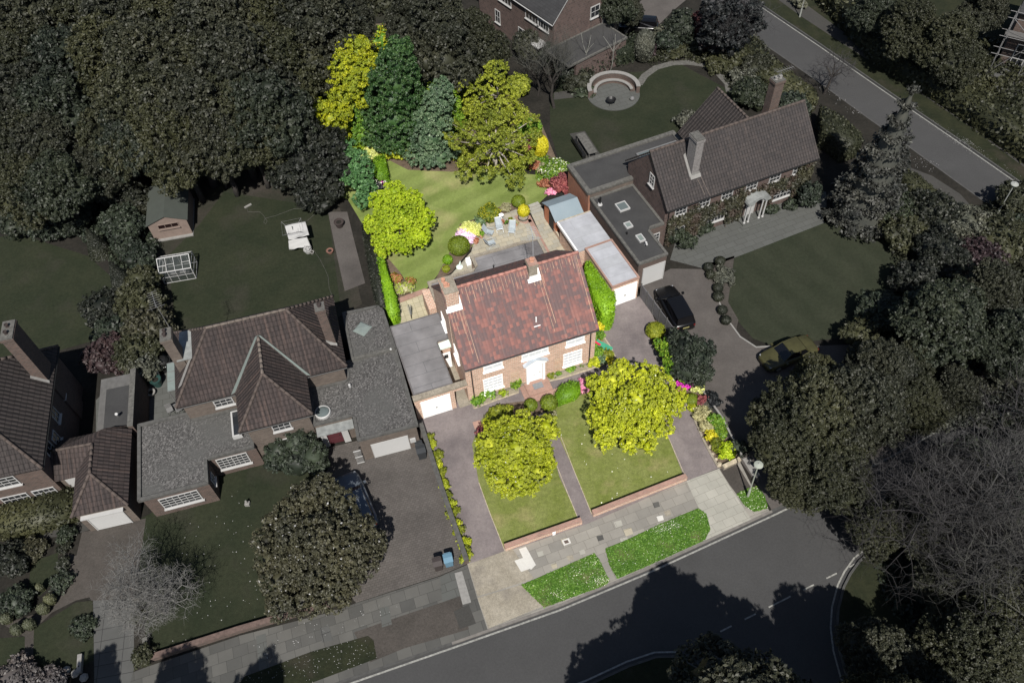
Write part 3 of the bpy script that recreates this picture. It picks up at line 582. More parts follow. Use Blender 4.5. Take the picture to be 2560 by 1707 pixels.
# rear garden
sheet('lawn', [(700, 420), (940, 395), (1150, 420), (1370, 440), (1378, 480), (1335, 520), (1300, 560), (1210, 600), (1140, 640), (1100, 680), (1060, 730), (1005, 740), (960, 700), (930, 600), (870, 500)], Z1, 'rear_lawn')
sheet('garden_bed', [(760, 60), (1130, 60), (1240, 160), (1300, 260), (1350, 300), (1400, 420), (1400, 470), (1362, 455), (1335, 380), (1250, 420), (1130, 430), (1020, 425), (975, 402), (930, 410), (930, 480), (880, 470), (780, 300)], Z2, 'garden_soil')
sheet('flower_bed', [(1150, 560), (1195, 545), (1240, 520), (1290, 505), (1325, 515), (1320, 540), (1250, 545), (1200, 575), (1175, 625), (1130, 680), (1085, 708), (1100, 675), (1120, 640)], Z2, 'garden_soil')
sheet('flower_bed', [(965, 640), (1000, 680), (1025, 720), (1050, 745), (990, 770), (975, 700)], Z2, 'garden_soil')
sheet('patio', [(1178, 630), (1190, 590), (1212, 555), (1245, 541), (1290, 524), (1325, 540), (1395, 660), (1395, 690), (1120, 740), (1125, 690)], Z3, 'patio_flags', 17)
sheet('patio', [(1322, 522), (1348, 510), (1392, 577), (1420, 625), (1425, 660), (1385, 660)], Z4, 'patio_flags', 21)
ribbon('brick_edging', [(1320, 540), (1345, 588), (1382, 655)], .4, Z5, 'red_brick_paving', .02)
ribbon('brick_edging', [(1205, 585), (1214, 556), (1246, 542)], .3, Z5, 'red_brick_paving', .02)
ribbon('brick_edging', [(1290, 540), (1300, 552), (1313, 556), (1328, 551)], .4, Z5, 'red_brick_paving', .02)
for k, (a, b) in enumerate((((1323, 522), (1347, 513)), ((1325, 528), (1352, 517)), ((1328, 535), (1356, 523)))):
    ribbon('garden_step', [a, b], .36, .06+.12*(2-k), 'pale_flags', .2)
sheet('patio', [(990, 770), (1000, 752), (1066, 726), (1090, 783), (1095, 800), (985, 815), (975, 800)], Z3, 'square_flags', 17)
ribbon('brick_edging', [(996, 753), (1066, 727)], .45, .12, 'red_brick_paving', .12)
sheet('patio', [(1086, 800), (1120, 800), (1180, 1010), (1150, 1020), (1125, 960)], Z3, 'worn_concrete')
# --- muted surroundings
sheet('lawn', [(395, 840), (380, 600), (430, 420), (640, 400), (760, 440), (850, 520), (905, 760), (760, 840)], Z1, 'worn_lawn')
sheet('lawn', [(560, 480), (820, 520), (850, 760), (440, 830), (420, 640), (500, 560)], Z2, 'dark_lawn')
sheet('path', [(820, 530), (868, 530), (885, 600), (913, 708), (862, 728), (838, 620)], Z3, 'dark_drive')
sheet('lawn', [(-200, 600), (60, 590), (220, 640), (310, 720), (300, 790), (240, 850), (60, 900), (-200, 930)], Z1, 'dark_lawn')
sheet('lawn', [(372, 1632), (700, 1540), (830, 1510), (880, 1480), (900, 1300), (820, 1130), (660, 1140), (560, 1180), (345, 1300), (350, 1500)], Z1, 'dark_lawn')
sheet('driveway', [(800, 1190), (815, 1120), (900, 1100), (1060, 1070), (1110, 1240), (1168, 1409), (1100, 1438), (890, 1506), (840, 1450), (900, 1330)], Z2, 'paver_drive', 13)
sheet('pavement', [(370, 1665), (600, 1588), (824, 1530), (890, 1507), (1100, 1440), (1168, 1411), (1192, 1491), (1219, 1573), (1130, 1606), (871, 1696), (640, 1780), (250, 1915), (-300, 2110), (-300, 1900), (200, 1730)], Z2, 'dark_flags', 16)
sheet('pavement', [(885, 1580), (965, 1552), (1150, 1490), (1172, 1572), (1010, 1620), (925, 1655)], Z3, 'gravel_drive', 16)
for i, q in enumerate(([(1136, 1432), (1155, 1427), (1178, 1505), (1157, 1511)], [(1134, 1528), (1172, 1510), (1190, 1558), (1150, 1572)], [(1100, 1440), (1136, 1430), (1150, 1490), (1106, 1505)], [(950, 1520), (972, 1514), (980, 1560), (955, 1568)], [(640, 1590), (664, 1583), (675, 1680), (650, 1690)], [(800, 1570), (822, 1563), (832, 1600), (806, 1606)])):
    sheet('pavement_slab', q, Z4+.0005*i, ('dim_stone', 'footway', 'terrace_flags', 'terrace_flags', 'terrace_flags', 'drive_flags')[i], 18)
VD = [(612, 1690), (780, 1628), (920, 1589), (934, 1600), (942, 1645), (790, 1702), (660, 1750), (540, 1790)]
sheet('verge', VD, .03, 'dark_verge', thick=.03)
sheet('driveway', [(233, 1500), (334, 1500), (336, 1670), (300, 1800), (230, 1830), (236, 1690)], Z3, 'drive_flags', 8)
sheet('driveway', [(180, 1435), (205, 1330), (365, 1295), (350, 1400), (340, 1500), (233, 1505)], Z2, 'gravel_drive')
sheet('path', [(60, 1330), (110, 1290), (200, 1280), (235, 1320), (190, 1335), (110, 1345)], Z2, 'footway')
sheet('lawn', [(78, 1405), (145, 1380), (146, 1440), (100, 1490), (70, 1480)], Z2, 'dark_lawn')
sheet('lawn', [(-80, 1600), (62, 1590), (62, 1680), (-80, 1700)], Z2, 'dark_lawn'); sheet('lawn', [(85, 1570), (190, 1505), (232, 1500), (235, 1650), (150, 1690), (82, 1680)], Z2, 'dark_lawn')
sheet('path', [(8, 1560), (60, 1590), (66, 1700), (84, 1700), (88, 1570), (130, 1530), (190, 1500), (232, 1490), (230, 1400), (160, 1380), (150, 1450), (100, 1530)], Z1+.001, 'gravel_drive')
sheet('terrace', [(240, 1000), (300, 940), (400, 880), (440, 900), (470, 1080), (240, 1110)], Z2, 'terrace_flags', 13)
# right-hand neighbour
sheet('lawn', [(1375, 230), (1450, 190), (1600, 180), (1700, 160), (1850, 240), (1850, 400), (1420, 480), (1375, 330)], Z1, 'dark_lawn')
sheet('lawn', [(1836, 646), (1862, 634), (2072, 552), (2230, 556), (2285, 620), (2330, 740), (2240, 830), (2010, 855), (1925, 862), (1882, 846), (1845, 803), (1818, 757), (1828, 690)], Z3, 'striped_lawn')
sheet('driveway', [(1604, 712), (1676, 672), (1764, 673), (1778, 700), (1792, 740), (1812, 790), (1850, 840), (1890, 866), (1960, 868), (2150, 860), (2330, 930), (2380, 1040), (2085, 1203), (1930, 1276), (1896, 1215), (1850, 1150), (1800, 1060), (1742, 958), (1668, 850)], Z2, 'dark_drive')
sheet('terrace', [(1675, 650), (1764, 673), (1836, 645), (2068, 555), (2065, 480), (1990, 470), (1690, 600)], Z4, 'terrace_flags', 21)
sheet('flower_bed', [(1768, 660), (1836, 640), (1829, 690), (1820, 755), (1846, 800), (1840, 828), (1812, 788), (1792, 740), (1778, 700)], Z4, 'gravel_drive')
ribbon('drive_edging', [(1792, 742), (1812, 790), (1850, 842), (1890, 868), (1930, 866)], .12, .05, 'dim_stone', .05)
sheet('patio', [(2060, 555), (2050, 520), (2200, 510), (2240, 545), (2160, 590)], Z4, 'worn_lawn')
sheet('path', [(2250, 410), (2330, 440), (2400, 485), (2440, 530), (2330, 520), (2265, 450)], Z3, 'footway')
ribbon('stone_edging', [(1597, 212), (1612, 190), (1640, 170), (1680, 159), (1720, 157), (1760, 163), (1795, 183), (1820, 210), (1824, 230)], .75, .03, 'dim_stone' if 0 else 'dark_coping', .03)
sheet('path', [(1385, 232), (1470, 220), (1475, 240), (1385, 250)], Z3, 'footway')
# circular terrace
c0 = Vector((11.6, 68.6, 0)); mb = MB(); mb.prism([(2.65*math.cos(a*math.pi/24), 2.65*math.sin(a*math.pi/24)) for a in range(48)], 0, .1); o = mb.build('terrace', 'terrace_flags', loc=c0, yaw=20); tag(o, kind='structure')
sheet('pavement', [(2010, 8), (2160, 118), (2253, 166), (2396, 255), (2560, 382), (2700, 480), (2700, 520), (2560, 418), (2400, 300), (2250, 200), (2150, 138), (2000, 40), (1850, -70), (1870, -100)], Z2, 'footway')
sheet('path', [(2420, 130), (2560, 170), (2700, 240), (2700, 330), (2560, 260), (2430, 190)], Z3, 'drive_flags', 30)
sheet('driveway', [(1650, 60), (1680, 30), (1740, -20), (1700, -60), (1640, -30), (1560, 40), (1590, 70)], Z2, 'dark_drive')
sheet('lawn', [(870, -100), (1150, -100), (1150, 20), (980, 60), (900, 40)], Z2, 'worn_lawn')
sheet('pavement', [(2190, 1600), (2260, 1585), (2330, 1660), (2420, 1760), (2300, 1800), (2230, 1700)], Z3, 'footway')
# daisies and fallen petals
def sprinkle(name, polys, n, size, mat, z=.035, seed=3, clus=None):
    rng = np.random.default_rng(seed); P = []
    for poly in polys:
        q = np.array(poly, float); lo, hi = q.min(0), q.max(0); k = 0; got = 0
        cl = rng.uniform(lo, hi, (clus, 2)) if clus else None
        while got < n and k < n*60:
            k += 1; p = rng.uniform(lo, hi) if cl is None or rng.random() < .3 else cl[rng.integers(len(cl))]+rng.normal(size=2)*np.array([16, 7])
            ins = False
            for i in range(len(q)):
                a, b = q[i], q[(i+1) % len(q)]
                if (a[1] > p[1]) != (b[1] > p[1]) and p[0] < (b[0]-a[0])*(p[1]-a[1])/(b[1]-a[1])+a[0]: ins = not ins
            if ins: w_ = G(p[0], p[1], z); P.append((w_.x, w_.y, z+rng.random()*.02)); got += 1
    P = np.array(P); Nn = unit(rng.normal(size=(len(P), 3))*.35+np.array([0, 0, 1.])); V, Q = leafquads(P, Nn, size*rng.uniform(.6, 1.5, len(P)), rng, .8)
    me = qmesh(name, V, Q, [mat]); o = bpy.data.objects.new(name, me); col.objects.link(o); return tag(o, kind='stuff')
sprinkle('daisies', [V1], 330, .024, 'white_flower', clus=7, seed=4); sprinkle('daisies', [V2], 300, .024, 'white_flower', clus=7, seed=5); sprinkle('daisies', [V3], 90, .03, 'white_flower', seed=6)
for vv, nn in ((V1, 2200), (V2, 3400), (V3, 500)): sprinkle('grass', [vv], nn, .05, 'verge_blade', seed=nn, z=.035)
sprinkle('fallen_petals', [[(1390, 1080), (1500, 1260), (1690, 1180), (1640, 1080)]], 26, .05, 'white_flower', z=.02, seed=7)
sprinkle('fallen_petals', [[(460, 1300), (640, 1200), (650, 1560), (420, 1620)]], 60, .03, 'dim_sheet', z=.02, seed=8); sprinkle('fallen_petals', [[(620, 1600), (900, 1510), (1000, 1480), (1000, 1530), (660, 1650)]], 60, .026, 'dim_sheet', z=.03, seed=9)
sprinkle('daisies', [VD], 200, .022, 'dim_sheet', seed=10)
sprinkle('daisies', [[(2240, 230), (2330, 290), (2560, 440), (2560, 480), (2400, 370), (2250, 260)]], 420, .022, 'dim_sheet', clus=16, seed=11)
sprinkle('daisies', [[(2040, 215), (2120, 250), (2160, 290), (2120, 290)]], 40, .03, 'dim_sheet', seed=12); sprinkle('daisies', [[(2260, 380), (2350, 410), (2330, 430), (2262, 410)]], 50, .03, 'dim_sheet', seed=13)

# ================================================================== BUILDINGS
DIRS = {'s': ((1, 0), (0, -1)), 'w': ((0, -1), (-1, 0)), 'e': ((0, 1), (1, 0)), 'n': ((-1, 0), (0, 1))}
def wb(mb, p, d, u0, u1, v0, v1, d0, d1, mi=0):
    t, n = DIRS[d]; xs = [p[0]+t[0]*u+n[0]*q for u in (u0, u1) for q in (d0, d1)]; ys = [p[1]+t[1]*u+n[1]*q for u in (u0, u1) for q in (d0, d1)]
    mb.box(min(xs), max(xs), min(ys), max(ys), p[2]+v0, p[2]+v1, mi)
def window(par, p, d, W, H, cols=3, rows=2, fm='dim_white', pm='dark_pane', fw=.07, bar=.035, casement=1, sill=True, label=None, name='window'):
    """p = lower corner at the left as one faces the wall; frame with glazing bars, pane and sill"""
    a, b, s = MB(), MB(), MB(); D = .06
    wb(a, p, d, 0, W, 0, fw, .003, D); wb(a, p, d, 0, W, H-fw, H, .003, D); wb(a, p, d, 0, fw, fw, H-fw, .003, D); wb(a, p, d, W-fw, W, fw, H-fw, .003, D)
    iw = (W-2*fw); ih = H-2*fw
    for k in range(1, cols*casement):
        x = fw+iw*k/(cols*casement); t = bar if k % cols else fw*.7; wb(a, p, d, x-t/2, x+t/2, fw, H-fw, .003, D-.01 if k % cols else D)
    for k in range(1, rows): y = fw+ih*k/rows; wb(a, p, d, fw, W-fw, y-bar/2, y+bar/2, .0035, D-.013)
    w_ = a.build(name, fm, par); wb(b, p, d, fw-.005, W-fw+.005, fw-.005, H-fw+.005, .004, .024); b.build('pane', pm, w_)
    if sill: wb(s, p, d, -.06, W+.06, -.07, -.002, .003, .16); s.build('sill', fm, w_)
    if label: tag(w_, label)
    return w_
def door(par, p, d, W, H, mat, name='door', panels=0, handle=True, frame='dim_white', fw=.07, hm='dark_pipe', ribs=0):
    f = MB(); wb(f, p, d, -fw, 0, 0, H+fw, .003, .07); wb(f, p, d, W, W+fw, 0, H+fw, .003, .07); wb(f, p, d, 0, W, H, H+fw, .003, .07); 
    a = MB(); wb(a, p, d, 0.003, W-.003, 0.01, H-.003, .003, .04)
    for k in range(ribs): x = W*(k+.5)/ribs; wb(a, p, d, x-W/ribs*.38, x+W/ribs*.38, .06, H-.06, .038, .048)
    for k in range(panels):
        y = .12+k*(H-.15)/panels; wb(a, p, d, .1, W-.1, y, y+(H-.15)/panels-.12, .038, .052)
    o = a.build(name, mat, par); f.build('door_frame', frame, o)
    if handle: h = MB(); wb(h, p, d, W*.5-.05 if ribs else W-.14, W*.5+.05 if ribs else W-.08, H*.45, H*.45+.06, .04, .09); h.build('handle', hm, o)
    return o
def flat_roof(par, poly, z, cov='grey_felt', cop='dark_coping', pw=.22, ph=.14, sides=None, name='flat_roof'):
    """roof covering inside a raised parapet"""
    n = len(poly); a = MB(); a.prism(poly, z-.12, z); r = a.build(name, cov, par); b = MB()
    area = sum(poly[k][0]*poly[(k+1) % n][1]-poly[(k+1) % n][0]*poly[k][1] for k in range(n))
    if area < 0: poly = poly[::-1]
    for k in range(n):
        if sides and k not in sides: continue
        p, q = Vector(poly[k]), Vector(poly[(k+1) % n]); d = (q-p).normalized(); nn = Vector((-d.y, d.x))
        o0 = nn*-.02; i0 = nn*pw; e = d*.003*(k % 2); b.prism([p+o0+e*1, q+o0-e, q+i0-e-d*(pw if 1 else 0), p+i0+e+d*pw], z-.1-.001*k, z+ph+.0015*k)
    b.build('parapet', cop, par); return r
def gable_roof(par, x0, x1, ye, yr, yb, ze, zr, mat, th=.16, ridge='dark_ridge', name='roof'):
    a = MB(); a.extr_x([(ye, ze), (yr, zr), (yb, ze), (yb-.02, ze-th), (yr, zr-th*1.3), (ye+.02, ze-th)], x0, x1); r = a.build(name, mat, par)
    if ridge: b = MB(); n = int((x1-x0)/.45); [b.tube((x0+(x1-x0)*k/n, yr, zr-.02), (x0+(x1-x0)*(k+1)/n-.015, yr, zr-.02), .12, .11, 8) for k in range(n)]; b.build('ridge_tiles', ridge, r, smooth=True)
    return r
def ridge_line(par, a, b, mat='dark_ridge', r=.11):
    a, b = Vector(a), Vector(b); n = max(1, int((b-a).length/.45)); m = MB()
    for k in range(n): m.tube(a.lerp(b, k/n), a.lerp(b, (k+.96)/n), r, r*.9, 7)
    return m.build('ridge_tiles', mat, par, smooth=True)
def chimney(par, x0, x1, y0, y1, z0, z1, mat, pots=(), cop='stone_coping', pot='terracotta', flash=None, aerial=None, name='chimney', wider=.06):
    a = MB(); a.box(x0, x1, y0, y1, z0, z1-.3); a.box(x0-wider, x1+wider, y0-wider, y1+wider, z1-.3, z1-.1); c = a.build(name, mat, par)
    b = MB(); b.box(x0-wider+.03, x1+wider-.03, y0-wider+.03, y1+wider-.03, z1-.1, z1); b.build('cap', cop, c)
    for px, py, r in pots: MB().lathe([(r, 0), (r*.85, .04), (r*.8, .16), (r*1.05, .18), (r*1.0, .23), (r*.7, .23), (r*.7, .19)], (px, py, z1), 12).build('chimney_pot', pot, c, smooth=False)
    if flash:
        f = MB()
        for q in flash['q']: f.face(q)
        fo = f.build('flashing', flash['m'], c)
    if aerial: antenna(c, *aerial)
    return c
def antenna(par, x, y, z, h, L, yaw=0, mat='dim_steel', el=8, name='aerial', **kw):
    a = MB(); a.tube((x, y, z), (x, y, z+h), .025, .02, 6); c, s = math.cos(R(yaw)), math.sin(R(yaw)); P = lambda u, v, w=0: (x+u*c-v*s, y+u*s+v*c, z+h-.05+w)
    a.tube(P(-L*.3, 0), P(L*.7, 0), .02, .02, 5)
    for k in range(el): u = -L*.28+L*.95*k/(el-1); hw = .42-.02*k if k else .55; a.tube(P(u, -hw), P(u, hw), .012, .012, 4)
    a.tube(P(-L*.28, -.3, -.2), P(-L*.28, -.3, .2), .012, .012, 4); a.tube(P(-L*.28, .3, -.2), P(-L*.28, .3, .2), .012, .012, 4)
    return a.build(name, mat, par)
def gutter(par, pts, mat='black_pipe', r=.055, name='gutter'):
    a = MB(); a.path(pts, r, 6); return a.build(name, mat, par)
def hip_roof(par, V, F, mat, name='roof', under=None):
    a = MB(); [a.face([V[i] for i in f]) for f in F]; r = a.build(name, mat, par); return r

# ------------------------------------------------------------------ the bright house
H1 = thing('brick_house', 'bright red brick house with red tiled gable roof and white windows, middle of the photo', 'house', G(1175, 1010), 17.1)
EZ, RZ, RY, DEP = 4.5, 8.25, 4.12, 8.2
a = MB(); a.extr_x([(.2, 0), (DEP-.2, 0), (DEP-.2, EZ-.12), (RY, RZ-.28), (.2, EZ-.12)], 0, 9.95); a.build('wall', 'red_brick', H1)
a = MB(); a.box(-.02, 9.97, .17, .2, 0, .28); a.build('plinth', 'stone_coping', H1)
roof = gable_roof(H1, -.06, 10.06, -.08, RY, DEP+.08, EZ-.1, RZ, 'red_tile', ridge='ridge_tile')
rng_ = random.Random(4); lm = MB(); sl_ = (RZ-EZ+.1)/(RY+.08)
def streak(mb, x, y0, y1, wd=.035, drift=0.0):   # thin crust on the front slope
    f = lambda y: EZ-.1+(y+.08)*sl_+.012
    mb.face([(x+drift, y0, f(y0)), (x+wd+drift, y0, f(y0)), (x+wd*.6, y1, f(y1)), (x, y1, f(y1))])
for k in range(40): 
    x = .35+k*.24+rng_.uniform(-.03, .03); streak(lm, x, RY-.15-rng_.uniform(.2, 1.0), RY-.12, rng_.uniform(.02, .045))
for k in range(5): streak(lm, .08+k*.21, 3.1-rng_.uniform(.5, 2.6), 3.15, .03)
streak(lm, .98, .1, 3.2, .035, .06); streak(lm, 6.95, .9, 3.5, .05, .12); streak(lm, 6.75, .5, 3.3, .03, .1); streak(lm, 9.8, .3, 4.0, .05, .02); streak(lm, .75, .6, 3.1, .03, .05)
lm.build('lichen_streaks', 'lichen', roof)
# windows (blinds drawn) and door
for x, W_ in ((1.32, 1.45), (4.2, 2.05), (7.6, 1.45)): window(H1, (x, .2, 3.15), 's', W_, 1.1, 2 if W_ < 2 else 4, 2, 'white_paint', 'white_blind', casement=1 if W_ < 2 else 1)
for x in (1.2, 7.42): window(H1, (x, .2, .75), 's', 1.5, 1.5, 4, 4, 'white_paint', 'white_blind', casement=1)
window(H1, (0, 5.9, 2.9), 'w', 1.1, 1.2, 2, 2, 'white_paint', 'white_blind'); window(H1, (0, 2.7, 2.9), 'w', 1.1, 1.2, 2, 2, 'white_paint', 'white_blind')
window(H1, (9.95, 5.6, 2.9), 'e', .8, 1.0, 2, 2, 'white_paint', 'white_blind')
pc = MB()   # doorcase with small pediment
pc.box(4.48, 4.68, .02, .2, .15, 2.35); pc.box(5.75, 5.95, .02, .2, .15, 2.35); pc.box(4.38, 6.05, -.05, .2, 2.35, 2.5)
o = pc.build('porch', 'white_paint', H1); a = MB(); a.extr_y([(4.32, 2.503), (6.11, 2.503), (5.215, 3.0)], -.08, .2); a.build('pediment', 'white_paint', o); a = MB(); a.extr_y([(4.26, 2.49), (5.215, 3.02), (6.17, 2.49), (6.17, 2.55), (5.215, 3.08), (4.26, 2.55)], -.12, .2); a.build('porch_roof', 'grey_lead', o)
dr = door(H1, (4.75, .2, .15), 's', .93, 2.1, 'white_paint', 'front_door', panels=3, frame='white_paint', fw=.05); a = MB(); a.box(5.0, 5.35, .1, .145, .95, 1.0); a.build('letter_plate', 'galvanised', dr)
a = MB(); a.box(4.3, 6.15, -1.0, .17, .0, .15); a.build('doorstep', 'red_brick_paving', H1); a = MB(); a.box(3.9, 6.7, -1.55, -1.003, .0, .06); a.box(3.9, 4.297, -1.0, .1, 0, .06); a.build('brick_path', 'red_brick_paving', H1)
a = MB(); a.box(4.85, 5.6, -.62, -.12, .153, .175); tag(a.build('doormat', 'door_mat', loc=G(1175, 1010), yaw=17.1), 'dark grey doormat on the step before the white front door', 'doormat')
for x in (3.35, 6.75):
    a = MB()
    for k in range(5): a.box(x+k*.14, x+k*.14+.025, .15, .195, .45, 2.0)
    for k in range(9): a.box(x-.02, x+.6, .13, .15, .5+k*.18, .525+k*.18)
    a.build('trellis', 'timber_trellis', H1)
a = MB(); a.box(5.65, 5.85, .17, .2, 2.98, 3.12); a.build('air_brick', 'orange_brick', H1)
gutter(H1, [(-.05, -.13, EZ-.17), (10.05, -.13, EZ-.17)]); 
for x in (.42, 9.52): a = MB(); a.path([(x, -.12, EZ-.17), (x, .12, EZ-.4), (x, .12, .02)], .045, 7); a.build('downpipe', 'black_pipe', H1)
def rz(y): return EZ-.1+(y+.08)*sl_
fl = lambda x0, x1, y0, y1: [[(x0-.14, y0-.18, rz(y0-.18)+.02), (x1+.14, y0-.18, rz(y0-.18)+.02), (x1+.14, y0+.02, rz(y0)+.06), (x0-.14, y0+.02, rz(y0)+.06)], [(x1-.01, y0, rz(y0)+.05), (x1+.15, y0-.1, rz(y0)+.02), (x1+.15, y1, rz(min(y1, RY))+.03), (x1-.01, y1, rz(min(y1, RY))+.12)]]
chimney(H1, -.03, .87, 3.15, 4.55, 0, 9.0, 'red_brick', ((.2, 4.3, .15), (.25, 3.85, .17), (.42, 3.75, .08)), flash=dict(q=fl(0, .87, 3.13, 4.1)+[[(-.03, 3.14, rz(3.15)), (.87, 3.14, rz(3.15)), (.87, 3.14, rz(3.15)+.28), (-.03, 3.14, rz(3.15)+.28)]], m='mortar_white'))
chimney(H1, 6.12, 6.74, 3.5, 4.15, 6.8, 9.0, 'stone_coping', ((6.45, 3.85, .17),), cop='red_brick_paving', flash=dict(q=fl(6.1, 6.78, 3.43, 4.1)+[[(6.1, 3.44, rz(3.45)), (6.78, 3.44, rz(3.45)), (6.78, 3.44, rz(3.45)+.3), (6.1, 3.44, rz(3.45)+.3)]], m='mortar_white'))
a = MB(); a.tube((5.75, 1.25, rz(1.25)), (5.75, 1.25, rz(1.25)+.5), .05, .05, 8); a.box(5.5, 5.98, 1.0, 1.35, rz(1.0)-.02, rz(1.0)+.05); a.build('roof_vent', 'white_paint', H1)
antenna(H1, 6.72, 4.3, 8.6, 2.4, 1.2, 80, 'galvanised')
# left garage, gap and arch wall
a = MB(); a.box(-3.85, -.95, .3, 7.05, 0, 2.5); a.box(-.95, -.03, 4.45, 7.02, 0, 2.49); a.build('garage_wall', 'red_brick', H1)
a = MB(); a.box(-3.95, -1.0, .05, .298, 0, 2.42); a.box(-1.0, .0, .05, .298, 2.1, 2.42); a.build('garage_front', 'red_brick', H1); a = MB(); a.box(-3.98, .02, .0, .45, 2.423, 2.6); a.build('coping', 'stone_coping', H1)
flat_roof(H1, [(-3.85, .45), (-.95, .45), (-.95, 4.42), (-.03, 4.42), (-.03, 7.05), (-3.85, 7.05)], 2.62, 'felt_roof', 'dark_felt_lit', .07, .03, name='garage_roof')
door(H1, (-3.5, .05, .02), 's', 2.1, 2.02, 'white_paint', 'garage_door', frame='white_paint', ribs=9, fw=.05)
a = MB(); a.extr_y([(-.88, 2.3), (-.05, 2.3), (-.05, 2.5), (-.88, 2.4)], 3.8, 4.4); a.build('porch_canopy', 'green_canopy', H1)
a = MB(); a.box(-.84, -.2, 3.7, 3.75, .05, 1.9); sd = a.build('side_door', 'white_paint', H1); a = MB(); a.box(-.7, -.4, 3.67, 3.7, 1.3, 1.7); a.build('pane', 'dark_pane', sd)
# rear extensions
a = MB(); a.box(.1, 4.0, 8.05, 10.1, 0, 2.6); a.box(4.0, 9.8, 8.04, 11.5, 0, 2.59); a.build('extension_wall', 'red_brick', H1)
flat_roof(H1, [(.0, 8.02), (9.85, 8.02), (9.85, 11.6), (4.0, 11.6), (4.0, 10.2), (0, 10.2)], 2.7, 'felt_roof', 'stone_coping', .24, .12, name='extension_roof')
a = MB(); a.box(8.35, 9.6, 9.5, 11.35, 2.703, 2.72); a.build('roof_patch', 'dark_felt_lit', H1)
a = MB(); a.tube((5.3, 9.6, 2.7), (5.3, 9.6, 3.25), .05, .05, 8); a.tube((5.3, 9.6, 3.2), (5.3, 9.5, 3.35), .07, .07, 8); a.build('roof_vent', 'black_pipe', H1)
a = MB(); a.box(-.55, .08, 8.15, 10.3, 0, 1.9); a.build('store_wall', 'red_brick', H1)

# ------------------------------------------------------------------ right-hand pair of flat garages of the bright plot
RO = G(1534, 766); RYAW = 21.2
G2 = thing('garage', 'flat pale roofed brick garage with white door beside the clipped hedge', 'garage', RO, RYAW)
a = MB(); a.box(-.3, 2.1, 0.02, 4.62, 0, 2.36); a.build('wall', 'red_brick', G2); flat_roof(G2, [(-.32, 0), (2.12, 0), (2.12, 4.64), (-.32, 4.64)], 2.4, 'pale_felt', 'red_brick_paving', .12, .08)
door(G2, (-.05, .02, .02), 's', 1.95, 2.0, 'white_paint', 'garage_door', frame='white_paint', ribs=8, fw=.04)
G3 = thing('outbuilding', 'flat grey roofed brick outbuilding with white fascia behind the garage', 'outbuilding', RO, RYAW)
a = MB(); a.box(-.8, 2.05, 4.68, 8.25, 0, 2.2); a.build('wall', 'red_brick', G3); a = MB(); a.box(-.9, 2.1, 4.66, 8.35, 2.2, 2.34); a.build('flat_roof', 'felt_roof' if 0 else 'pale_felt', G3)
a = MB(); a.box(-1.02, -.903, 4.7, 8.36, 2.12, 2.4); a.build('fascia', 'white_paint', G3); a = MB(); a.box(-.9, 2.1, 8.352, 8.42, 2.12, 2.4); a.build('fascia', 'bed_edge', G3)
S1 = thing('garden_shed', 'orange brown shed with blue grey felt roof by the red brick wall', 'shed', RO, RYAW)
a = MB(); a.extr_x([(9.2, 0), (11.5, 0), (11.5, 1.75), (10.35, 2.3), (9.2, 1.75)], -.7, 1.7); a.build('wall', 'cedar_wood', S1)
a = MB(); a.extr_x([(9.0, 1.72), (10.35, 2.4), (11.7, 1.72), (11.7, 1.67), (10.35, 2.34), (9.0, 1.67)], -.85, 1.85); a.build('roof', 'shed_felt', S1); a = MB(); a.box(-.74, -.705, 9.6, 10.5, .1, 1.7); a.build('door', 'dark_wood', S1)
wall_line([(1415, 625), (1366, 548)], .12, .35, 'low brick kerb wall between the rear path and the outbuilding', 'red_brick', 'bed_edge')

# ------------------------------------------------------------------ right-hand neighbour
H2 = thing('brick_house', 'long brown brick house with dark gable roof, ivied front and columned porch', 'house', RO, RYAW)
E2, R2, Y2, F2, B2 = 4.45, 7.95, 7.2, 4.1, 10.3
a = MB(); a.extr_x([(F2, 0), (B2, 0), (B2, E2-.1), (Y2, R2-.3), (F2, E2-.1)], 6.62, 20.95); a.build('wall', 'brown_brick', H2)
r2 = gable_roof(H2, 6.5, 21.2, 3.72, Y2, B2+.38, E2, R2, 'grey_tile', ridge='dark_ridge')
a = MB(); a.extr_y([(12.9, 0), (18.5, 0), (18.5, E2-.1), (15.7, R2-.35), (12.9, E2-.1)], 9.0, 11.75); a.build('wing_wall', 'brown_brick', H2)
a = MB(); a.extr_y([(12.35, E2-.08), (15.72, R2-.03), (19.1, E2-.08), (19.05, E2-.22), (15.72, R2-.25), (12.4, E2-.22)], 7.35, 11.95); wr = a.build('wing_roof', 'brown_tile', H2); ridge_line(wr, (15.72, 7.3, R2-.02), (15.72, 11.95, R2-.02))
bx = MB(); bx.face([(6.495, 3.72, E2-.14), (6.495, Y2, R2-.2), (6.495, Y2, R2-.02), (6.495, 3.72, E2+.02)]); bx.build('bargeboard', 'dark_pipe', r2)
for x in (7.55, 9.75, 11.95, 14.35, 16.65, 19.0): window(H2, (x, F2, 3.15), 's', 1.12, 1.1, 3, 3)
window(H2, (17.2, F2, .8), 's', 2.3, 1.35, 3, 3, casement=2); window(H2, (10.75, F2, .8), 's', 2.0, 1.3, 3, 3, casement=2); window(H2, (7.6, F2, .8), 's', 1.2, 1.3, 3, 3)
window(H2, (6.62, 6.9, 4.9), 'w', .75, 1.15, 2, 3)
gutter(H2, [(6.5, 3.66, E2-.05), (21.2, 3.66, E2-.05)], 'dark_pipe'); 
for x in (6.95, 20.5): a = MB(); a.path([(x, 3.68, E2-.05), (x, F2-.08, E2-.35), (x, F2-.08, .02)], .045, 6); a.build('downpipe', 'dark_pipe', H2)
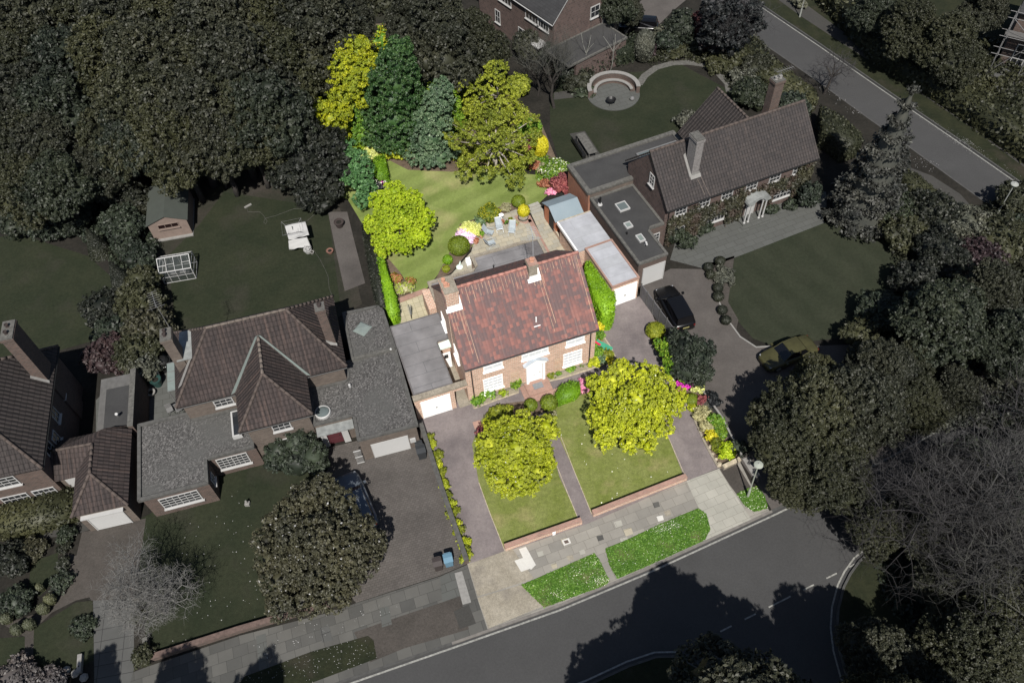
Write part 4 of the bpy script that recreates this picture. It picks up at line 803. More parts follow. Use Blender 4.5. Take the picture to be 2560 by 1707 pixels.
# porch with paired columns and an arched hood
po = MB(); po.box(14.2, 16.5, 3.1, F2, 0, .14); po.box(13.9, 16.8, 2.75, 3.097, 0, .07); pst = po.build('porch_step', 'terrace_flags', H2)
pm = MB(); pm.box(14.3, 14.95, 3.2, F2, 2.2, 2.36); pm.box(15.75, 16.4, 3.2, F2, 2.2, 2.36); pe = pm.build('porch', 'dim_white', H2)
for x in (14.42, 14.8, 15.9, 16.28): MB().lathe([(.11, 0), (.11, .08), (.075, .12), (.065, 2.0), (.1, 2.03), (.1, 2.06)], (x, 3.32, .14), 12).build('column', 'dim_white', pe, smooth=False)
hd = MB(); prof = [(15.35+1.12*math.cos(R(a)), 2.36+.62*math.sin(R(a))) for a in range(0, 181, 15)]; inn = [(15.35+.55*math.cos(R(a)), 2.3+.42*math.sin(R(a))) for a in range(180, -1, -15)]; hd.extr_y(prof+inn, 3.05, F2); hd.build('porch_hood', 'dim_lead', pe)
door(H2, (14.95, F2, .14), 's', .8, 2.15, 'dim_white', 'front_door', panels=3)
fr_ = lambda y: E2+(y-3.72)*(R2-E2)/(Y2-3.72)
chimney(H2, 9.38, 10.05, 5.2, 6.25, 5.3, 9.4, 'grey_chimney', (), cop='dark_coping', flash=dict(q=[[(9.25, 4.95, fr_(4.95)+.02), (10.2, 4.95, fr_(4.95)+.02), (10.2, 5.15, fr_(5.15)+.08), (9.25, 5.15, fr_(5.15)+.08)], [(9.34, 5.14, fr_(5.15)), (10.11, 5.14, fr_(5.15)), (10.11, 5.14, fr_(5.15)+.3), (9.34, 5.14, fr_(5.15)+.3)], [(9.2, 5.1, fr_(5.1)+.03), (9.34, 5.1, fr_(5.1)+.2), (9.34, 6.4, fr_(6.4)+.2), (9.2, 6.4, fr_(6.4)+.03)]], m='dim_stone'))
chimney(H2, 18.1, 19.0, 7.75, 8.5, 4.5, 10.3, 'dark_brick', ((18.35, 8.1, .14), (18.75, 8.1, .14)), cop='dark_coping', pot='dim_stone', aerial=(18.8, 8.2, 10.2, .75, 1.6, 0))
a = MB(); a.face([(9.8, 4.9, fr_(4.9)+.012), (9.84, 4.9, fr_(4.9)+.012), (10.1, 3.9, fr_(3.9)+.012), (10.06, 3.9, fr_(3.9)+.012)]); a.face([(10.1, 5.2, fr_(5.2)+.012), (10.14, 5.2, fr_(5.2)+.012), (10.5, 3.8, fr_(3.8)+.012), (10.46, 3.8, fr_(3.8)+.012)]); a.build('lichen_streaks', 'pale_ridge', r2)
# its flat-roofed side wings
a = MB(); a.box(2.4, 12.85, 9.35, 13.2, 0, 3.3); a.build('side_wing_wall', 'orange_brick', H2); flat_roof(H2, [(2.3, 9.3), (12.9, 9.3), (12.9, 13.3), (2.3, 13.3)], 3.35, 'grey_felt', 'dark_coping', .38, .14, name='side_wing_roof')  # brighter brick on the wing wall: its lit look is put into the colour
a = MB(); a.box(8.3, 12.3, 10.7, 11.9, 3.353, 3.6); lt = a.build('roof_lantern', 'dim_steel', H2); a = MB(); a.box(8.45, 12.15, 10.85, 11.75, 3.6, 3.63); a.build('pane', 'sky_pane', lt)
a = MB(); a.prism([(2.55, .95), (5.1, .95), (5.1, 4.0), (6.6, 4.0), (6.6, 9.28), (2.55, 9.28)], 0, 2.75); gw = a.build('garage_wall', 'dark_brick', H2)
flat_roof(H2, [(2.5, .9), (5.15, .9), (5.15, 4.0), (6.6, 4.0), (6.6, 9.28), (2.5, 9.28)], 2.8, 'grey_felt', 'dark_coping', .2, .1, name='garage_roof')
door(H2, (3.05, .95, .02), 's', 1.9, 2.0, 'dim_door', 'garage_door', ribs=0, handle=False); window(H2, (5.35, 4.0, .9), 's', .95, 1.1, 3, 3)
a = MB(); a.box(2.5, 12.9, 9.28, 9.345, 2.75, 3.3); a.build('brick_upstand', 'tan_brick', H2)
def skylight(par, x0, x1, y0, y1, z, dome=False):
    a = MB(); t = .09
    a.box(x0, x1, y0, y0+t, z, z+.16); a.box(x0, x1, y1-t, y1, z, z+.16); a.box(x0, x0+t, y0+t, y1-t, z, z+.159); a.box(x1-t, x1, y0+t, y1-t, z, z+.159); s = a.build('skylight', 'dim_white', par)
    b = MB(); b.box(x0+t-.003, x1-t+.003, y0+t-.003, y1-t+.003, z+.02, z+.12); b.build('pane', 'sky_pane' if not dome else 'dim_canopy', s); return s
skylight(H2, 4.0, 4.95, 6.7, 7.7, 2.8); skylight(H2, 3.55, 4.15, 4.75, 5.4, 2.8, True); skylight(H2, 3.75, 4.3, 2.95, 3.75, 2.8, True)
a = MB(); a.lathe([(.22, 0), (.16, .12), (.06, .14)], (2.95, 8.3, 2.8), 12); a.build('vent_base', 'dim_white', H2); a = MB(); a.tube((2.95, 8.3, 2.9), (2.95, 8.3, 3.6), .07, .09, 8); a.build('vent_pipe', 'dark_pipe', H2)
a = MB(); a.path([(4.05, 2.6, 2.8), (4.05, 2.6, 3.1), (4.0, 2.45, 3.25), (3.95, 2.2, 3.15)], .08, 8); a.build('vent_pipe', 'dim_white', H2); a = MB(); a.tube((3.3, 4.3, 2.8), (3.3, 4.3, 3.0), .08, .08, 8); a.build('vent_pipe', 'dark_pipe', H2)

# ------------------------------------------------------------------ left-hand neighbour
LO = G(341, 1249)
H3 = thing('brick_house', 'dark hipped house with front gable wing and gravelled flat roofs, left of bright plot', 'house', LO, 13.2)
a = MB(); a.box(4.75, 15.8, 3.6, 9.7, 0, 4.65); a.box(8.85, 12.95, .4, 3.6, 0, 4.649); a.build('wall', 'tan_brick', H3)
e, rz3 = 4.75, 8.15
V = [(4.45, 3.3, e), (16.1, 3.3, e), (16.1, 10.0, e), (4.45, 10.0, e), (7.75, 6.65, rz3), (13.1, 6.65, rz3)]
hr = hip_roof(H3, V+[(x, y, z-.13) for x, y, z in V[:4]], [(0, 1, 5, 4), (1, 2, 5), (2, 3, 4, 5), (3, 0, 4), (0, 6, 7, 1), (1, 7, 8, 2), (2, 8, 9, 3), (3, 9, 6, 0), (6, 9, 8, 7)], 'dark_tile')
ridge_line(hr, V[4], V[5], 'pale_ridge'); ridge_line(hr, V[0], V[4]); ridge_line(hr, V[1], V[5]); ridge_line(hr, V[3], V[4]); ridge_line(hr, V[2], V[5])
ze, zf = 4.72, 7.15; x0, x1, xm = 8.45, 13.3, 10.87
W_ = [(x0, .1, ze), (x1, .1, ze), (x1, 3.6, ze), (x0, 3.6, ze), (xm, 2.5, zf), (xm, 5.7, zf+.02)]
wr = hip_roof(H3, W_+[(x0, .1, ze-.13), (x1, .1, ze-.13), (x1, 3.6, ze-.13), (x0, 3.6, ze-.13)], [(0, 1, 4), (1, 2, 5, 4), (3, 0, 4, 5), (0, 6, 7, 1), (1, 7, 8, 2), (3, 9, 6, 0)], 'dark_tile', 'wing_roof')
ridge_line(wr, W_[4], W_[5], 'pale_ridge'); ridge_line(wr, W_[0], W_[4]); ridge_line(wr, W_[1], W_[4])
vl = MB()
for s, xe in ((-1, x0), (1, x1)):
    p, q = Vector((xe, 3.35, ze+.07)), Vector((xm, 5.75, zf+.09)); d = (q-p).normalized(); n = Vector((s*.3, -.16, .03)); vl.face([p-n*.3, p+n, q+n*.6, q-n*.3])
    vl.face([p-n*.3+Vector((0, .12, .1)), p-n*.3, q-n*.3, q-n*.3+Vector((0, .12, .1))])
vl.build('valley_lead', 'dim_canopy', wr)
gutter(H3, [(4.45, 3.25, 4.6), (8.4, 3.25, 4.6)], 'dark_pipe'); gutter(H3, [(13.35, 3.25, 4.6), (16.1, 3.25, 4.6)], 'dark_pipe'); gutter(H3, [(8.42, .05, 4.58), (13.32, .05, 4.58)], 'dark_pipe')
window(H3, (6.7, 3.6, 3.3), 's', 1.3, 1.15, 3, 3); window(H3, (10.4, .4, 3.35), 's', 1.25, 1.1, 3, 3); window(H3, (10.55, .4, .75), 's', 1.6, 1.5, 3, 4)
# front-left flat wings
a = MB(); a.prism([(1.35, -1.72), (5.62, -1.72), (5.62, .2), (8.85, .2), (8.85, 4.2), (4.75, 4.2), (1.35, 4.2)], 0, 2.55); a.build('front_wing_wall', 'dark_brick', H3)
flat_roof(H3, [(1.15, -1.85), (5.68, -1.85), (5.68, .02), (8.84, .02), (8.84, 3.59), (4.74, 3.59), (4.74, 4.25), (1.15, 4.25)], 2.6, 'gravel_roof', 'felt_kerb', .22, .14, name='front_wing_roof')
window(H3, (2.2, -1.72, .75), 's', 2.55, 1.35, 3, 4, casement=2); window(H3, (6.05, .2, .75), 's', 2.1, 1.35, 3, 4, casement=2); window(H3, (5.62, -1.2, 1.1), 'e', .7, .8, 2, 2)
s = skylight(H3, 7.55, 8.15, 1.1, 3.2, 2.6); a = MB(); a.box(7.53, 8.17, 1.08, 3.22, 2.603, 2.95); a.build('skylight_kerb', 'dim_white', s); a = MB(); a.box(7.65, 8.05, 1.2, 3.1, 2.95, 2.965); a.build('pane', 'dark_pane', s)
# right flat wing with garage
a = MB(); a.prism([(15.75, -1.55), (19.75, -1.55), (19.6, 5.2), (19.4, 9.6), (16.5, 9.75), (16.45, 5.15), (15.82, 5.1), (15.82, .5), (15.75, .5)], 0, 2.7); a.build('garage_wall', 'tan_brick', H3)
flat_roof(H3, [(12.98, .45), (15.7, .45), (15.7, -1.65), (19.9, -1.65), (19.7, 5.25), (19.45, 9.15), (19.1, 9.75), (16.4, 9.85), (16.35, 5.2), (15.83, 5.2), (15.83, 3.55), (12.98, 3.55)], 2.78, 'gravel_roof', 'felt_kerb', .2, .1, name='garage_roof')
a = MB(); a.box(16.4, 19.6, 5.1, 5.35, 2.783, 2.98); a.build('roof_kerb', 'dark_coping', H3); a = MB(); a.box(12.96, 15.6, .52, 3.5, 0, 2.66); a.build('hall_wall', 'tan_brick', H3)
door(H3, (16.45, -1.55, .02), 's', 2.55, 1.75, 'dim_door', 'garage_door', handle=False, fw=.03)
sk = MB(); sk.lathe([(.55, 0), (.55, .2), (.48, .24), (.46, .2), (.46, .16)], (13.75, 1.3, 2.78), 24); so_ = sk.build('round_skylight', 'dim_white', H3); MB().lathe([(.46, .16), (.4, .24), (.2, .3), (.02, .31)], (13.75, 1.3, 2.78), 24).build('pane', 'sky_pane', so_)
a = MB(); a.lathe([(.75, 0), (.55, .14), (.05, .2)], (17.6, 7.9, 2.78), 4); a.build('roof_dome', 'dim_canopy', H3)
MB().lathe([(.1, 0), (.09, .2), (.02, .3)], (19.3, 5.2, 2.85), 10).build('roof_vent', 'dim_white', H3); MB().lathe([(.1, 0), (.09, .3), (.02, .35)], (15.9, 2.9, 2.85), 10).build('roof_vent', 'dim_white', H3)
pa = MB(); pa.box(13.05, 15.6, -.25, .5, 2.3, 2.4); pn = pa.build('porch_canopy', 'dim_lead', H3); a = MB(); a.box(13.15, 13.55, .28, .515, 0, 2.2); a.box(14.6, 15.05, .28, .515, 0, 2.2); a.build('porch', 'dim_white', H3)
door(H3, (13.62, .45, .05), 's', .9, 2.0, 'maroon_door', 'front_door', panels=3, frame='maroon_door', fw=.04)
a = MB(); a.box(15.28, 15.32, -1.6, -.1, 0, 1.0) if 0 else None
for k in range(9): a.box(15.2+k*.055, 15.215+k*.055, -1.75, -1.7, .1, 1.7)
for z in (.1, .9, 1.7): a.box(15.17, 15.68, -1.76, -1.69, z, z+.03)
a.build('iron_gate', 'dim_white', H3)
a = MB(); a.box(19.1, 19.5, -1.7, -1.56, .9, 1.3); a.build('meter_box', 'dim_white', H3)
chimney(H3, 5.0, 5.68, 5.75, 6.75, 0, 8.9, 'tan_brick', ((5.3, 6.1, .13), (5.3, 6.45, .12)), cop='dark_coping', pot='dark_pot', aerial=(5.6, 6.8, 8.8, 2.6, 1.5, 100))
chimney(H3, 15.15, 15.75, 4.95, 5.6, 4.9, 9.2, 'dark_brick', ((15.45, 5.3, .14),), cop='dark_coping', pot='dark_pot', flash=dict(q=[[(15.05, 4.8, 5.75), (15.8, 4.8, 5.35), (15.8, 4.95, 5.45), (15.05, 4.95, 5.9)], [(15.14, 4.94, 5.7), (15.76, 4.94, 5.1), (15.76, 4.94, 5.45), (15.14, 4.94, 6.05)]], m='dim_stone'))
dm = MB(); dm.prism([(5.45, 5.85), (6.4, 5.85), (6.4, 8.0), (5.6, 8.0)], 4.7, 6.55); dmo = dm.build('dormer', 'tan_brick', H3); a = MB(); a.prism([(5.25, 5.65), (6.35, 5.65), (6.5, 8.2), (5.5, 8.2)], 6.553, 6.63); a.build('dormer_roof', 'dim_lead', dmo)
w_ = window(H3, (5.75, 5.85, 5.35), 's', .85, .75, 2, 2)
a = MB(); a.face([(4.75, 4.6, 5.1), (5.1, 4.5, 5.45), (6.3, 5.75, 6.7), (5.9, 5.8, 6.3)]); a.build('flashing', 'dim_stone', H3)

# ------------------------------------------------------------------ far-left house and its garage
LLO = G(1150/3.267, 900+1310/3.267)
H4 = thing('brick_house', 'dark hipped roof house at the left edge with tall chimney and hip roofed garage', 'house', LLO, 11.0)
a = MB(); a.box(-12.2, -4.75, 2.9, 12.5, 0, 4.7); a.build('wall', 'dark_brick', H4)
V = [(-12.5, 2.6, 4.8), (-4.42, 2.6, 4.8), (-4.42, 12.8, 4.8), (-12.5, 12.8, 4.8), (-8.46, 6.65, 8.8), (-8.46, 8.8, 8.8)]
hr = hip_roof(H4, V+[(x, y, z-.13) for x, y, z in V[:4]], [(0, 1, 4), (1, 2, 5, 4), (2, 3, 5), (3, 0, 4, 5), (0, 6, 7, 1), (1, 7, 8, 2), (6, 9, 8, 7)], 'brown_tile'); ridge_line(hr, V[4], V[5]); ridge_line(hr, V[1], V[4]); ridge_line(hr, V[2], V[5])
gutter(H4, [(-4.38, 2.6, 4.66), (-4.38, 12.8, 4.66)], 'dark_pipe')
for x, W_ in ((-10.4, 1.5), (-8.5, 1.7), (-6.5, 1.45)): window(H4, (x, 2.9, .75), 's', W_, 1.3, 4, 3)
window(H4, (-8.9, 2.9, 3.2), 's', 2.4, 1.1, 5, 3)
window(H4, (-4.75, 5.6, 2.4), 'e', .85, 1.15, 2, 2); window(H4, (-4.75, 7.3, 2.9), 'e', .85, 1.15, 2, 2); window(H4, (-4.75, 4.3, 2.9), 'e', 1.0, 1.2, 2, 2); window(H4, (-4.75, 9.6, 2.6), 'e', .5, .9, 1, 2)
chimney(H4, -5.35, -4.62, 9.55, 11.1, 0, 9.9, 'dark_brick', ((-5.0, 10.0, .13), (-5.0, 10.6, .13)), cop='dark_coping', pot='dark_pot', flash=dict(q=[[(-5.4, 9.35, 5.9), (-4.55, 9.35, 4.98), (-4.55, 9.55, 5.05), (-5.4, 9.55, 5.95)]], m='dim_stone'))
a = MB(); a.box(-3.25, 0, .05, 5.75, 0, 2.42); a.box(-4.75, -3.25, 3.3, 6.0, 0, 2.419); a.build('garage_wall', 'tan_brick', H4)
V = [(-3.42, -.1, 2.5), (.16, -.1, 2.5), (.16, 5.9, 2.5), (-3.42, 2.9, 2.5), (-1.8, 2.0, 3.95), (-1.8, 4.3, 3.95), (-1.2, 5.6, 3.6), (-5.2, 2.9, 2.5), (-5.2, 6.2, 2.5), (-4.6, 4.6, 3.7), (.16, 6.2, 2.5)]
hr = hip_roof(H4, V, [(0, 1, 4), (1, 2, 6, 5, 4), (0, 4, 5, 3), (3, 5, 9, 7), (7, 9, 8), (8, 9, 5, 6, 10), (0, 3, 2, 1)], 'dark_tile', 'garage_roof'); ridge_line(hr, V[4], V[5]); ridge_line(hr, V[0], V[4]); ridge_line(hr, V[1], V[4]); ridge_line(hr, V[5], V[9])
door(H4, (-2.75, .05, .02), 's', 2.2, 1.9, 'dim_door', 'garage_door', handle=False); a = MB(); a.box(-3.0, -.3, -.25, .049, 2.05, 2.15); a.build('door_canopy', 'dim_white', H4)
a = MB(); a.box(-4.4, -3.6, 3.27, 3.298, .9, 1.9); a.build('hall_window', 'dim_white', H4)
a = MB(); a.box(-2.2, -.12, 6.3, 10.1, 0, 2.3); a.build('store_wall', 'dark_brick', H4); a = MB(); a.box(-1.85, -.1, 6.25, 9.85, 2.303, 2.42); a.build('store_roof', 'grey_felt', H4); a = MB(); a.box(-2.3, -1.853, 6.25, 10.9, 2.302, 2.4); a.box(-1.85, .0, 9.853, 10.9, 2.304, 2.401); a.build('store_parapet', 'dark_timber', H4)
a = MB(); a.tube((-.9, 7.35, 2.35), (-.75, 7.0, 3.05), .1, .1, 10); a.build('flue_pipe', 'dim_white', H4)
a = MB(); a.box(-.05, .28, 5.95, 11.0, 0, 2.7); a.build('boundary_wall', 'dark_brick', H4); a = MB(); a.box(-.08, .31, 5.95, 11.0, 2.703, 2.78); a.build('coping', 'dark_coping', H4)

# ------------------------------------------------------------------ house at the top and the one behind scaffolding
TO = G(1240+812/5.6, 652/5.6, 2.8); TO.z = 0
H5 = thing('brick_house', 'brown brick gabled house with white windows at the top edge', 'house', TO, 35)
a = MB(); a.extr_y([(0, 0), (6.45, 0), (6.45, 5.5), (3.22, 8.9), (0, 5.5)], 0, 13); a.build('wall', 'brown_brick', H5)
a = MB(); a.extr_y([(-.25, 5.35), (3.22, 9.1), (6.7, 5.35), (6.7, 5.2), (3.22, 8.92), (-.25, 5.2)], -.12, 13.2); rf = a.build('roof', 'slate_roof', H5); a = MB()
for s, xe in ((1, -.27), (-1, 6.72)): a.face([(xe, -.14, 5.2), (3.22, -.14, 8.94), (3.22, -.14, 9.08), (xe, -.14, 5.36)][::s])
a.build('bargeboard', 'dim_white', rf)
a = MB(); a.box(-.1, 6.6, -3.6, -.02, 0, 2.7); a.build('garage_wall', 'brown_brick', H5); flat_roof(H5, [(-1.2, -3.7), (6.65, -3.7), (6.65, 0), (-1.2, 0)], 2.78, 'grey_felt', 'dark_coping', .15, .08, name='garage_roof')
window(H5, (4.75, 0, 3.9), 's', 1.25, 1.3, 2, 2, fw=.09)
for y, z in ((4.6, 3.9), (9.2, 3.9)): window(H5, (0, y, z), 'w', 2.2, 1.1, 4, 1, fw=.08)
window(H5, (0, 5.9, .9), 'w', 2.0, 1.4, 3, 2, fw=.08); window(H5, (0, 10.0, 1.0), 'w', .9, 1.5, 2, 2, fw=.08); window(H5, (0, 2.6, 3.9), 'w', 1.8, .9, 4, 1, fw=.08); window(H5, (0, 2.9, .9), 'w', 1.9, 1.5, 3, 2, fw=.08)
a = MB(); a.box(-1.3, -.003, 1.0, 3.4, 2.5, 2.62); a.build('bay_canopy', 'dim_white', H5); gutter(H5, [(-.3, -.1, 5.2), (-.3, 13, 5.2)], 'dim_white'); a = MB(); a.path([(6.6, -.1, 5.2), (6.5, -.08, 4.8), (6.5, -.08, 2.9)], .06, 6); a.build('downpipe', 'dim_steel', H5)
SO = G(2492, 157)
H6 = thing('brick_house', 'brick house with tall white french windows at the top right corner', 'house', SO, -33)
a = MB(); a.box(0, 12, 0, 8, 0, 5.5); a.build('wall', 'dark_brick', H6); a = MB(); a.extr_x([(-.4, 5.5), (4, 9), (8.4, 5.5)], -.3, 12.4); a.build('roof', 'slate_roof', H6)
window(H6, (1.0, 0, .15), 's', 3.4, 2.3, 2, 3, casement=3, fw=.1); window(H6, (5.2, 0, .15), 's', 3.0, 2.3, 2, 3, casement=2, fw=.1); window(H6, (1.2, 0, 3.3), 's', 2.4, 1.3, 2, 2, casement=2)
a = MB(); a.box(-.3, 12, -1.3, -.02, 0, .15); a.build('step', 'drive_flags', H6)
SC = thing('scaffold', 'steel tube scaffold with diagonal braces against the top right house', 'scaffold', SO, -33); tubes = []
for x in (-.4, 2.2, 4.8, 7.4):
    for y in (-1.8, -.5): tubes.append(('standard', (x, y, 0), (x, y, 6.4)))
for z in (1.9, 3.8, 5.7):
    for y in (-1.8, -.5): tubes.append(('ledger', (-1.0, y, z), (8.2, y, z)))
    for x in (-.4, 2.2, 4.8): tubes.append(('transom', (x+.06, -2.2, z+.06), (x+.06, -.1, z+.06)))
tubes += [('brace', (-.4, -1.86, .1), (2.2, -1.86, 3.8)), ('brace', (2.2, -1.86, 3.8), (-.4, -1.86, 5.7)), ('brace', (2.2, -1.74, .1), (4.8, -1.74, 3.8)), ('brace', (-.46, -1.8, 1.9), (-.46, -.5, 5.7))]
for nm, p, q in tubes: MB().tube(p, q, .03, .03, 6).build(nm, 'dim_steel', SC)
a = MB()
for k in range(3): a.box(-.6, 7.6, -1.7+k*.36, -1.38+k*.36, 3.86, 3.9)
a.build('boards', 'dark_timber', SC)

# ================================================================== TREES AND PLANTS OF THE BRIGHT PLOT
def gl(px, py, z, r, rz=None, b=None):
    """lobe seen at a pixel, at height z, relative to a base"""
    w_ = G(px, py, z); return (w_.x-b.x, w_.y-b.y, z, r, r, rz or r)
b = G(1006, 628)
tree('lime_green_maple', 'round lime green maple on the rear lawn beside the clipped hedge', b, [gl(1000, 545, 2.7, 2.15, 1.9, b)]+[gl(x, y, z, r, None, b) for x, y, z, r in ((950, 505, 2.6, .95), (985, 480, 3.2, .95), (1030, 500, 3.1, .95), (1060, 545, 2.6, .95), (1048, 590, 2.1, .95), (1005, 612, 1.9, .95), (960, 600, 1.9, .95), (938, 560, 2.2, .95), (1000, 540, 3.7, 1.2), (965, 545, 3.3, 1.0), (955, 628, 1.3, .6))], 'lime_leaf', leaf=0.075, clump=0.17, dens=0.62, seed=3, core=0.62, per=20, cov=3.0)
b = G(1280, 1180)
tree('magnolia', 'yellow green magnolia with cream blooms on the left front lawn', b, [gl(1288, 1125, 2.3, 1.9, 1.3, b)]+[gl(x, y, z, r, None, b) for x, y, z, r in ((1225, 1110, 2.3, .95), (1215, 1150, 2.0, .8), (1250, 1195, 1.9, .9), (1300, 1210, 1.8, .8), (1345, 1180, 1.9, .9), (1350, 1130, 2.4, .9), (1365, 1065, 2.6, .85), (1310, 1055, 2.8, .85), (1270, 1070, 2.9, .9), (1240, 1075, 2.5, .7), (1290, 1120, 3.3, 1.1), (1330, 1105, 3.0, .85), (1255, 1150, 2.6, .8), (1270, 1228, 1.5, .5), (1325, 1225, 1.4, .5), (1385, 1085, 2.3, .45), (1295, 1170, 2.6, .8), (1370, 1160, 1.9, .55))], 'yellow_leaf', leaf=0.075, clump=0.17, dens=0.62, seed=5, core=0.5, flowers=('white_flower', .006), per=18, cov=1.7)
b = G(1570, 1080)
tree('magnolia', 'larger yellow green magnolia over the right front lawn and drive', b, [gl(1590, 1015, 2.8, 2.1, 1.4, b)]+[gl(x, y, z, r, None, b) for x, y, z, r in ((1505, 985, 2.7, .95), (1495, 1040, 2.4, .9), (1520, 1075, 2.2, .9), (1510, 1100, 1.9, .75), (1575, 1110, 1.8, .65), (1618, 1115, 1.8, .6), (1600, 1075, 2.3, .9), (1650, 1065, 2.4, .9), (1670, 1020, 2.7, .95), (1655, 970, 3.1, .95), (1605, 935, 3.4, .95), (1555, 925, 3.4, .8), (1530, 950, 3.1, .85), (1590, 1000, 3.9, 1.2), (1620, 1030, 3.4, .9), (1555, 1025, 3.2, .9), (1700, 1010, 2.5, .6), (1640, 935, 3.0, .6), (1550, 1060, 2.6, .8), (1700, 985, 2.4, .5), (1485, 955, 2.4, .5))], 'yellow_leaf', leaf=0.078, clump=0.18, dens=0.62, seed=6, core=0.5, flowers=('white_flower', .005), per=18, cov=1.7)
b = G(1003, 372)
tree('holly_tree', 'tall glossy dark green conical holly at the end of the rear garden', b, [(0, 0, 1.8, 3.0, 2.6, 2.0), (.1, 0, 3.8, 2.9, 2.5, 2.0), (.3, .1, 5.8, 2.6, 2.2, 2.0), (.5, .2, 7.6, 2.2, 1.9, 1.8), (.9, .2, 9.2, 1.6, 1.5, 1.6), (1.4, .3, 10.4, 1.0, 1.0, 1.1), (-1.9, -.4, 1.6, 1.4, 1.4, 1.5), (1.6, 0, 2.4, 1.5, 1.4, 1.8)], 'holly_leaf', leaf=0.11, clump=0.3, dens=0.8, seed=7, core=0.6, low=-.3, per=20, cov=3.0)
b = G(1082, 408)
tree('grey_green_evergreen', 'grey green glossy evergreen with a rounded skirt in front of the holly', b, [(0, 0, 1.0, 2.7, 1.5, 1.1), (.1, .6, 2.6, 2.0, 1.6, 1.7), (.5, 1.0, 4.2, 1.7, 1.5, 1.6), (1.1, 1.4, 5.7, 1.4, 1.3, 1.4), (1.6, 1.6, 6.9, 1.0, .9, 1.0)], 'greygreen_leaf', leaf=0.1, clump=0.27, dens=0.8, seed=8, core=0.6, low=-.3, per=20, cov=3.0)
b = G(1240, 420)
sp = [gl(x, y, z, r, r*.38, b) for x, y, z, r in ((1235, 335, 4.4, 1.5), (1180, 325, 4.2, 1.3), (1270, 345, 4.0, 1.3), (1215, 300, 5.2, 1.2), (1150, 355, 3.4, 1.0), (1225, 375, 3.2, 1.2), (1170, 405, 2.4, .95), (1215, 430, 1.9, .9), (1285, 425, 1.9, 1.1), (1310, 390, 2.4, 1.1), (1290, 455, 1.5, .8), (1160, 435, 1.5, .7), (1320, 350, 3.0, .9), (1130, 310, 3.6, .7), (1120, 340, 3.0, .5), (1250, 290, 5.2, .9), (1335, 335, 2.6, .8), (1330, 300, 3.2, .8))]
tree('spreading_tree', 'yellow green tree with open layered boughs over the rear lawn', b, sp, 'spreading_leaf', 'pale_bark', leaf=0.085, clump=0.24, dens=0.55, seed=9, core=0, tr=.2, low=-.9, per=17, cov=1.35)
b = G(1250, 300)
tree('feathery_tree', 'pale yellow green feathery tree behind the layered one', b, [gl(x, y, z, r, r*.8, b) for x, y, z, r in ((1195, 245, 4.4, 1.3), (1225, 210, 5.2, 1.2), (1160, 215, 5.0, .8), (1240, 175, 6.0, 1.1), (1270, 240, 4.0, 1.0), (1290, 290, 3.0, 1.1), (1250, 270, 4.4, .9), (1180, 270, 3.6, .9))], 'spreading_leaf', 'pale_bark', leaf=0.085, clump=0.22, dens=0.5, seed=10, core=0, low=-.8, per=17, cov=1.3)
b = G(900, 310)
tree('golden_tree', 'golden green tree with twisted pale boughs at the left of the holly', b, [gl(x, y, z, r, r*.7, b) for x, y, z, r in ((885, 130, 8.0, 1.7), (865, 165, 7.5, 1.6), (915, 180, 7.2, 1.6), (930, 160, 7.4, 1.0), (870, 205, 6.6, 1.2), (880, 228, 6.0, .9), (945, 215, 6.0, .6), (895, 112, 8.2, .9), (848, 235, 5.2, 1.1), (905, 250, 5.0, .9), (835, 195, 6.2, .9))], 'golden_leaf', 'pale_bark', leaf=0.11, clump=0.3, dens=.8, seed=11, core=.45, tr=.2)
b = G(830, 330)
tree('golden_tree', 'smaller golden green tree against the dark wood, left of the twisted one', b, [gl(x, y, z, r, r*.8, b) for x, y, z, r in ((830, 290, 4.5, 1.7), (850, 275, 4.8, 1.2), (815, 325, 3.0, 1.2), (790, 265, 5.0, .9), (845, 330, 2.6, 1.1))], 'golden_leaf', leaf=0.11, clump=0.3, dens=.85, seed=12, core=.5)
b = G(885, 330)
tree('green_tree', 'bright mid green bushy tree between the smaller golden tree and the holly', b, [gl(x, y, z, r, r*.9, b) for x, y, z, r in ((880, 270, 3.6, 1.4), (890, 300, 2.6, 1.2), (860, 310, 2.4, 1.0), (905, 335, 1.8, 1.1))], 'mid_leaf', leaf=0.11, clump=0.3, dens=.8, seed=13, core=.6)
b = G(825, 260)
tree('golden_tree', 'thin yellow green sapling at the far left corner of the bright garden', b, [gl(x, y, z, r, r*.8, b) for x, y, z, r in ((800, 215, 5.0, 1.1), (790, 190, 5.4, .8), (830, 170, 5.8, .8), (825, 195, 5.0, .6))], 'olive_leaf', leaf=0.11, clump=0.3, dens=.8, seed=14, core=.4)
b = G(960, 300)
tree('green_tree', 'deep green tree wedged between the twisted golden tree and the holly', b, [gl(x, y, z, r, r*.9, b) for x, y, z, r in ((930, 240, 4.2, 1.3), (915, 275, 3.4, 1.3), (935, 200, 5.0, 1.1), (925, 300, 2.4, 1.2))], 'holly_leaf', leaf=.11, clump=.3, dens=.8, seed=113, core=.6)
b = G(1120, 300)
tree('green_tree', 'dark green tree behind the grey green evergreen', b, [gl(x, y, z, r, r*.9, b) for x, y, z, r in ((1110, 235, 4.4, 1.1), (1120, 265, 3.6, 1.2), (1095, 215, 4.6, .8), (1130, 300, 2.6, 1.2))], 'laurel_leaf', leaf=.11, clump=.3, dens=.8, seed=114, core=.6)
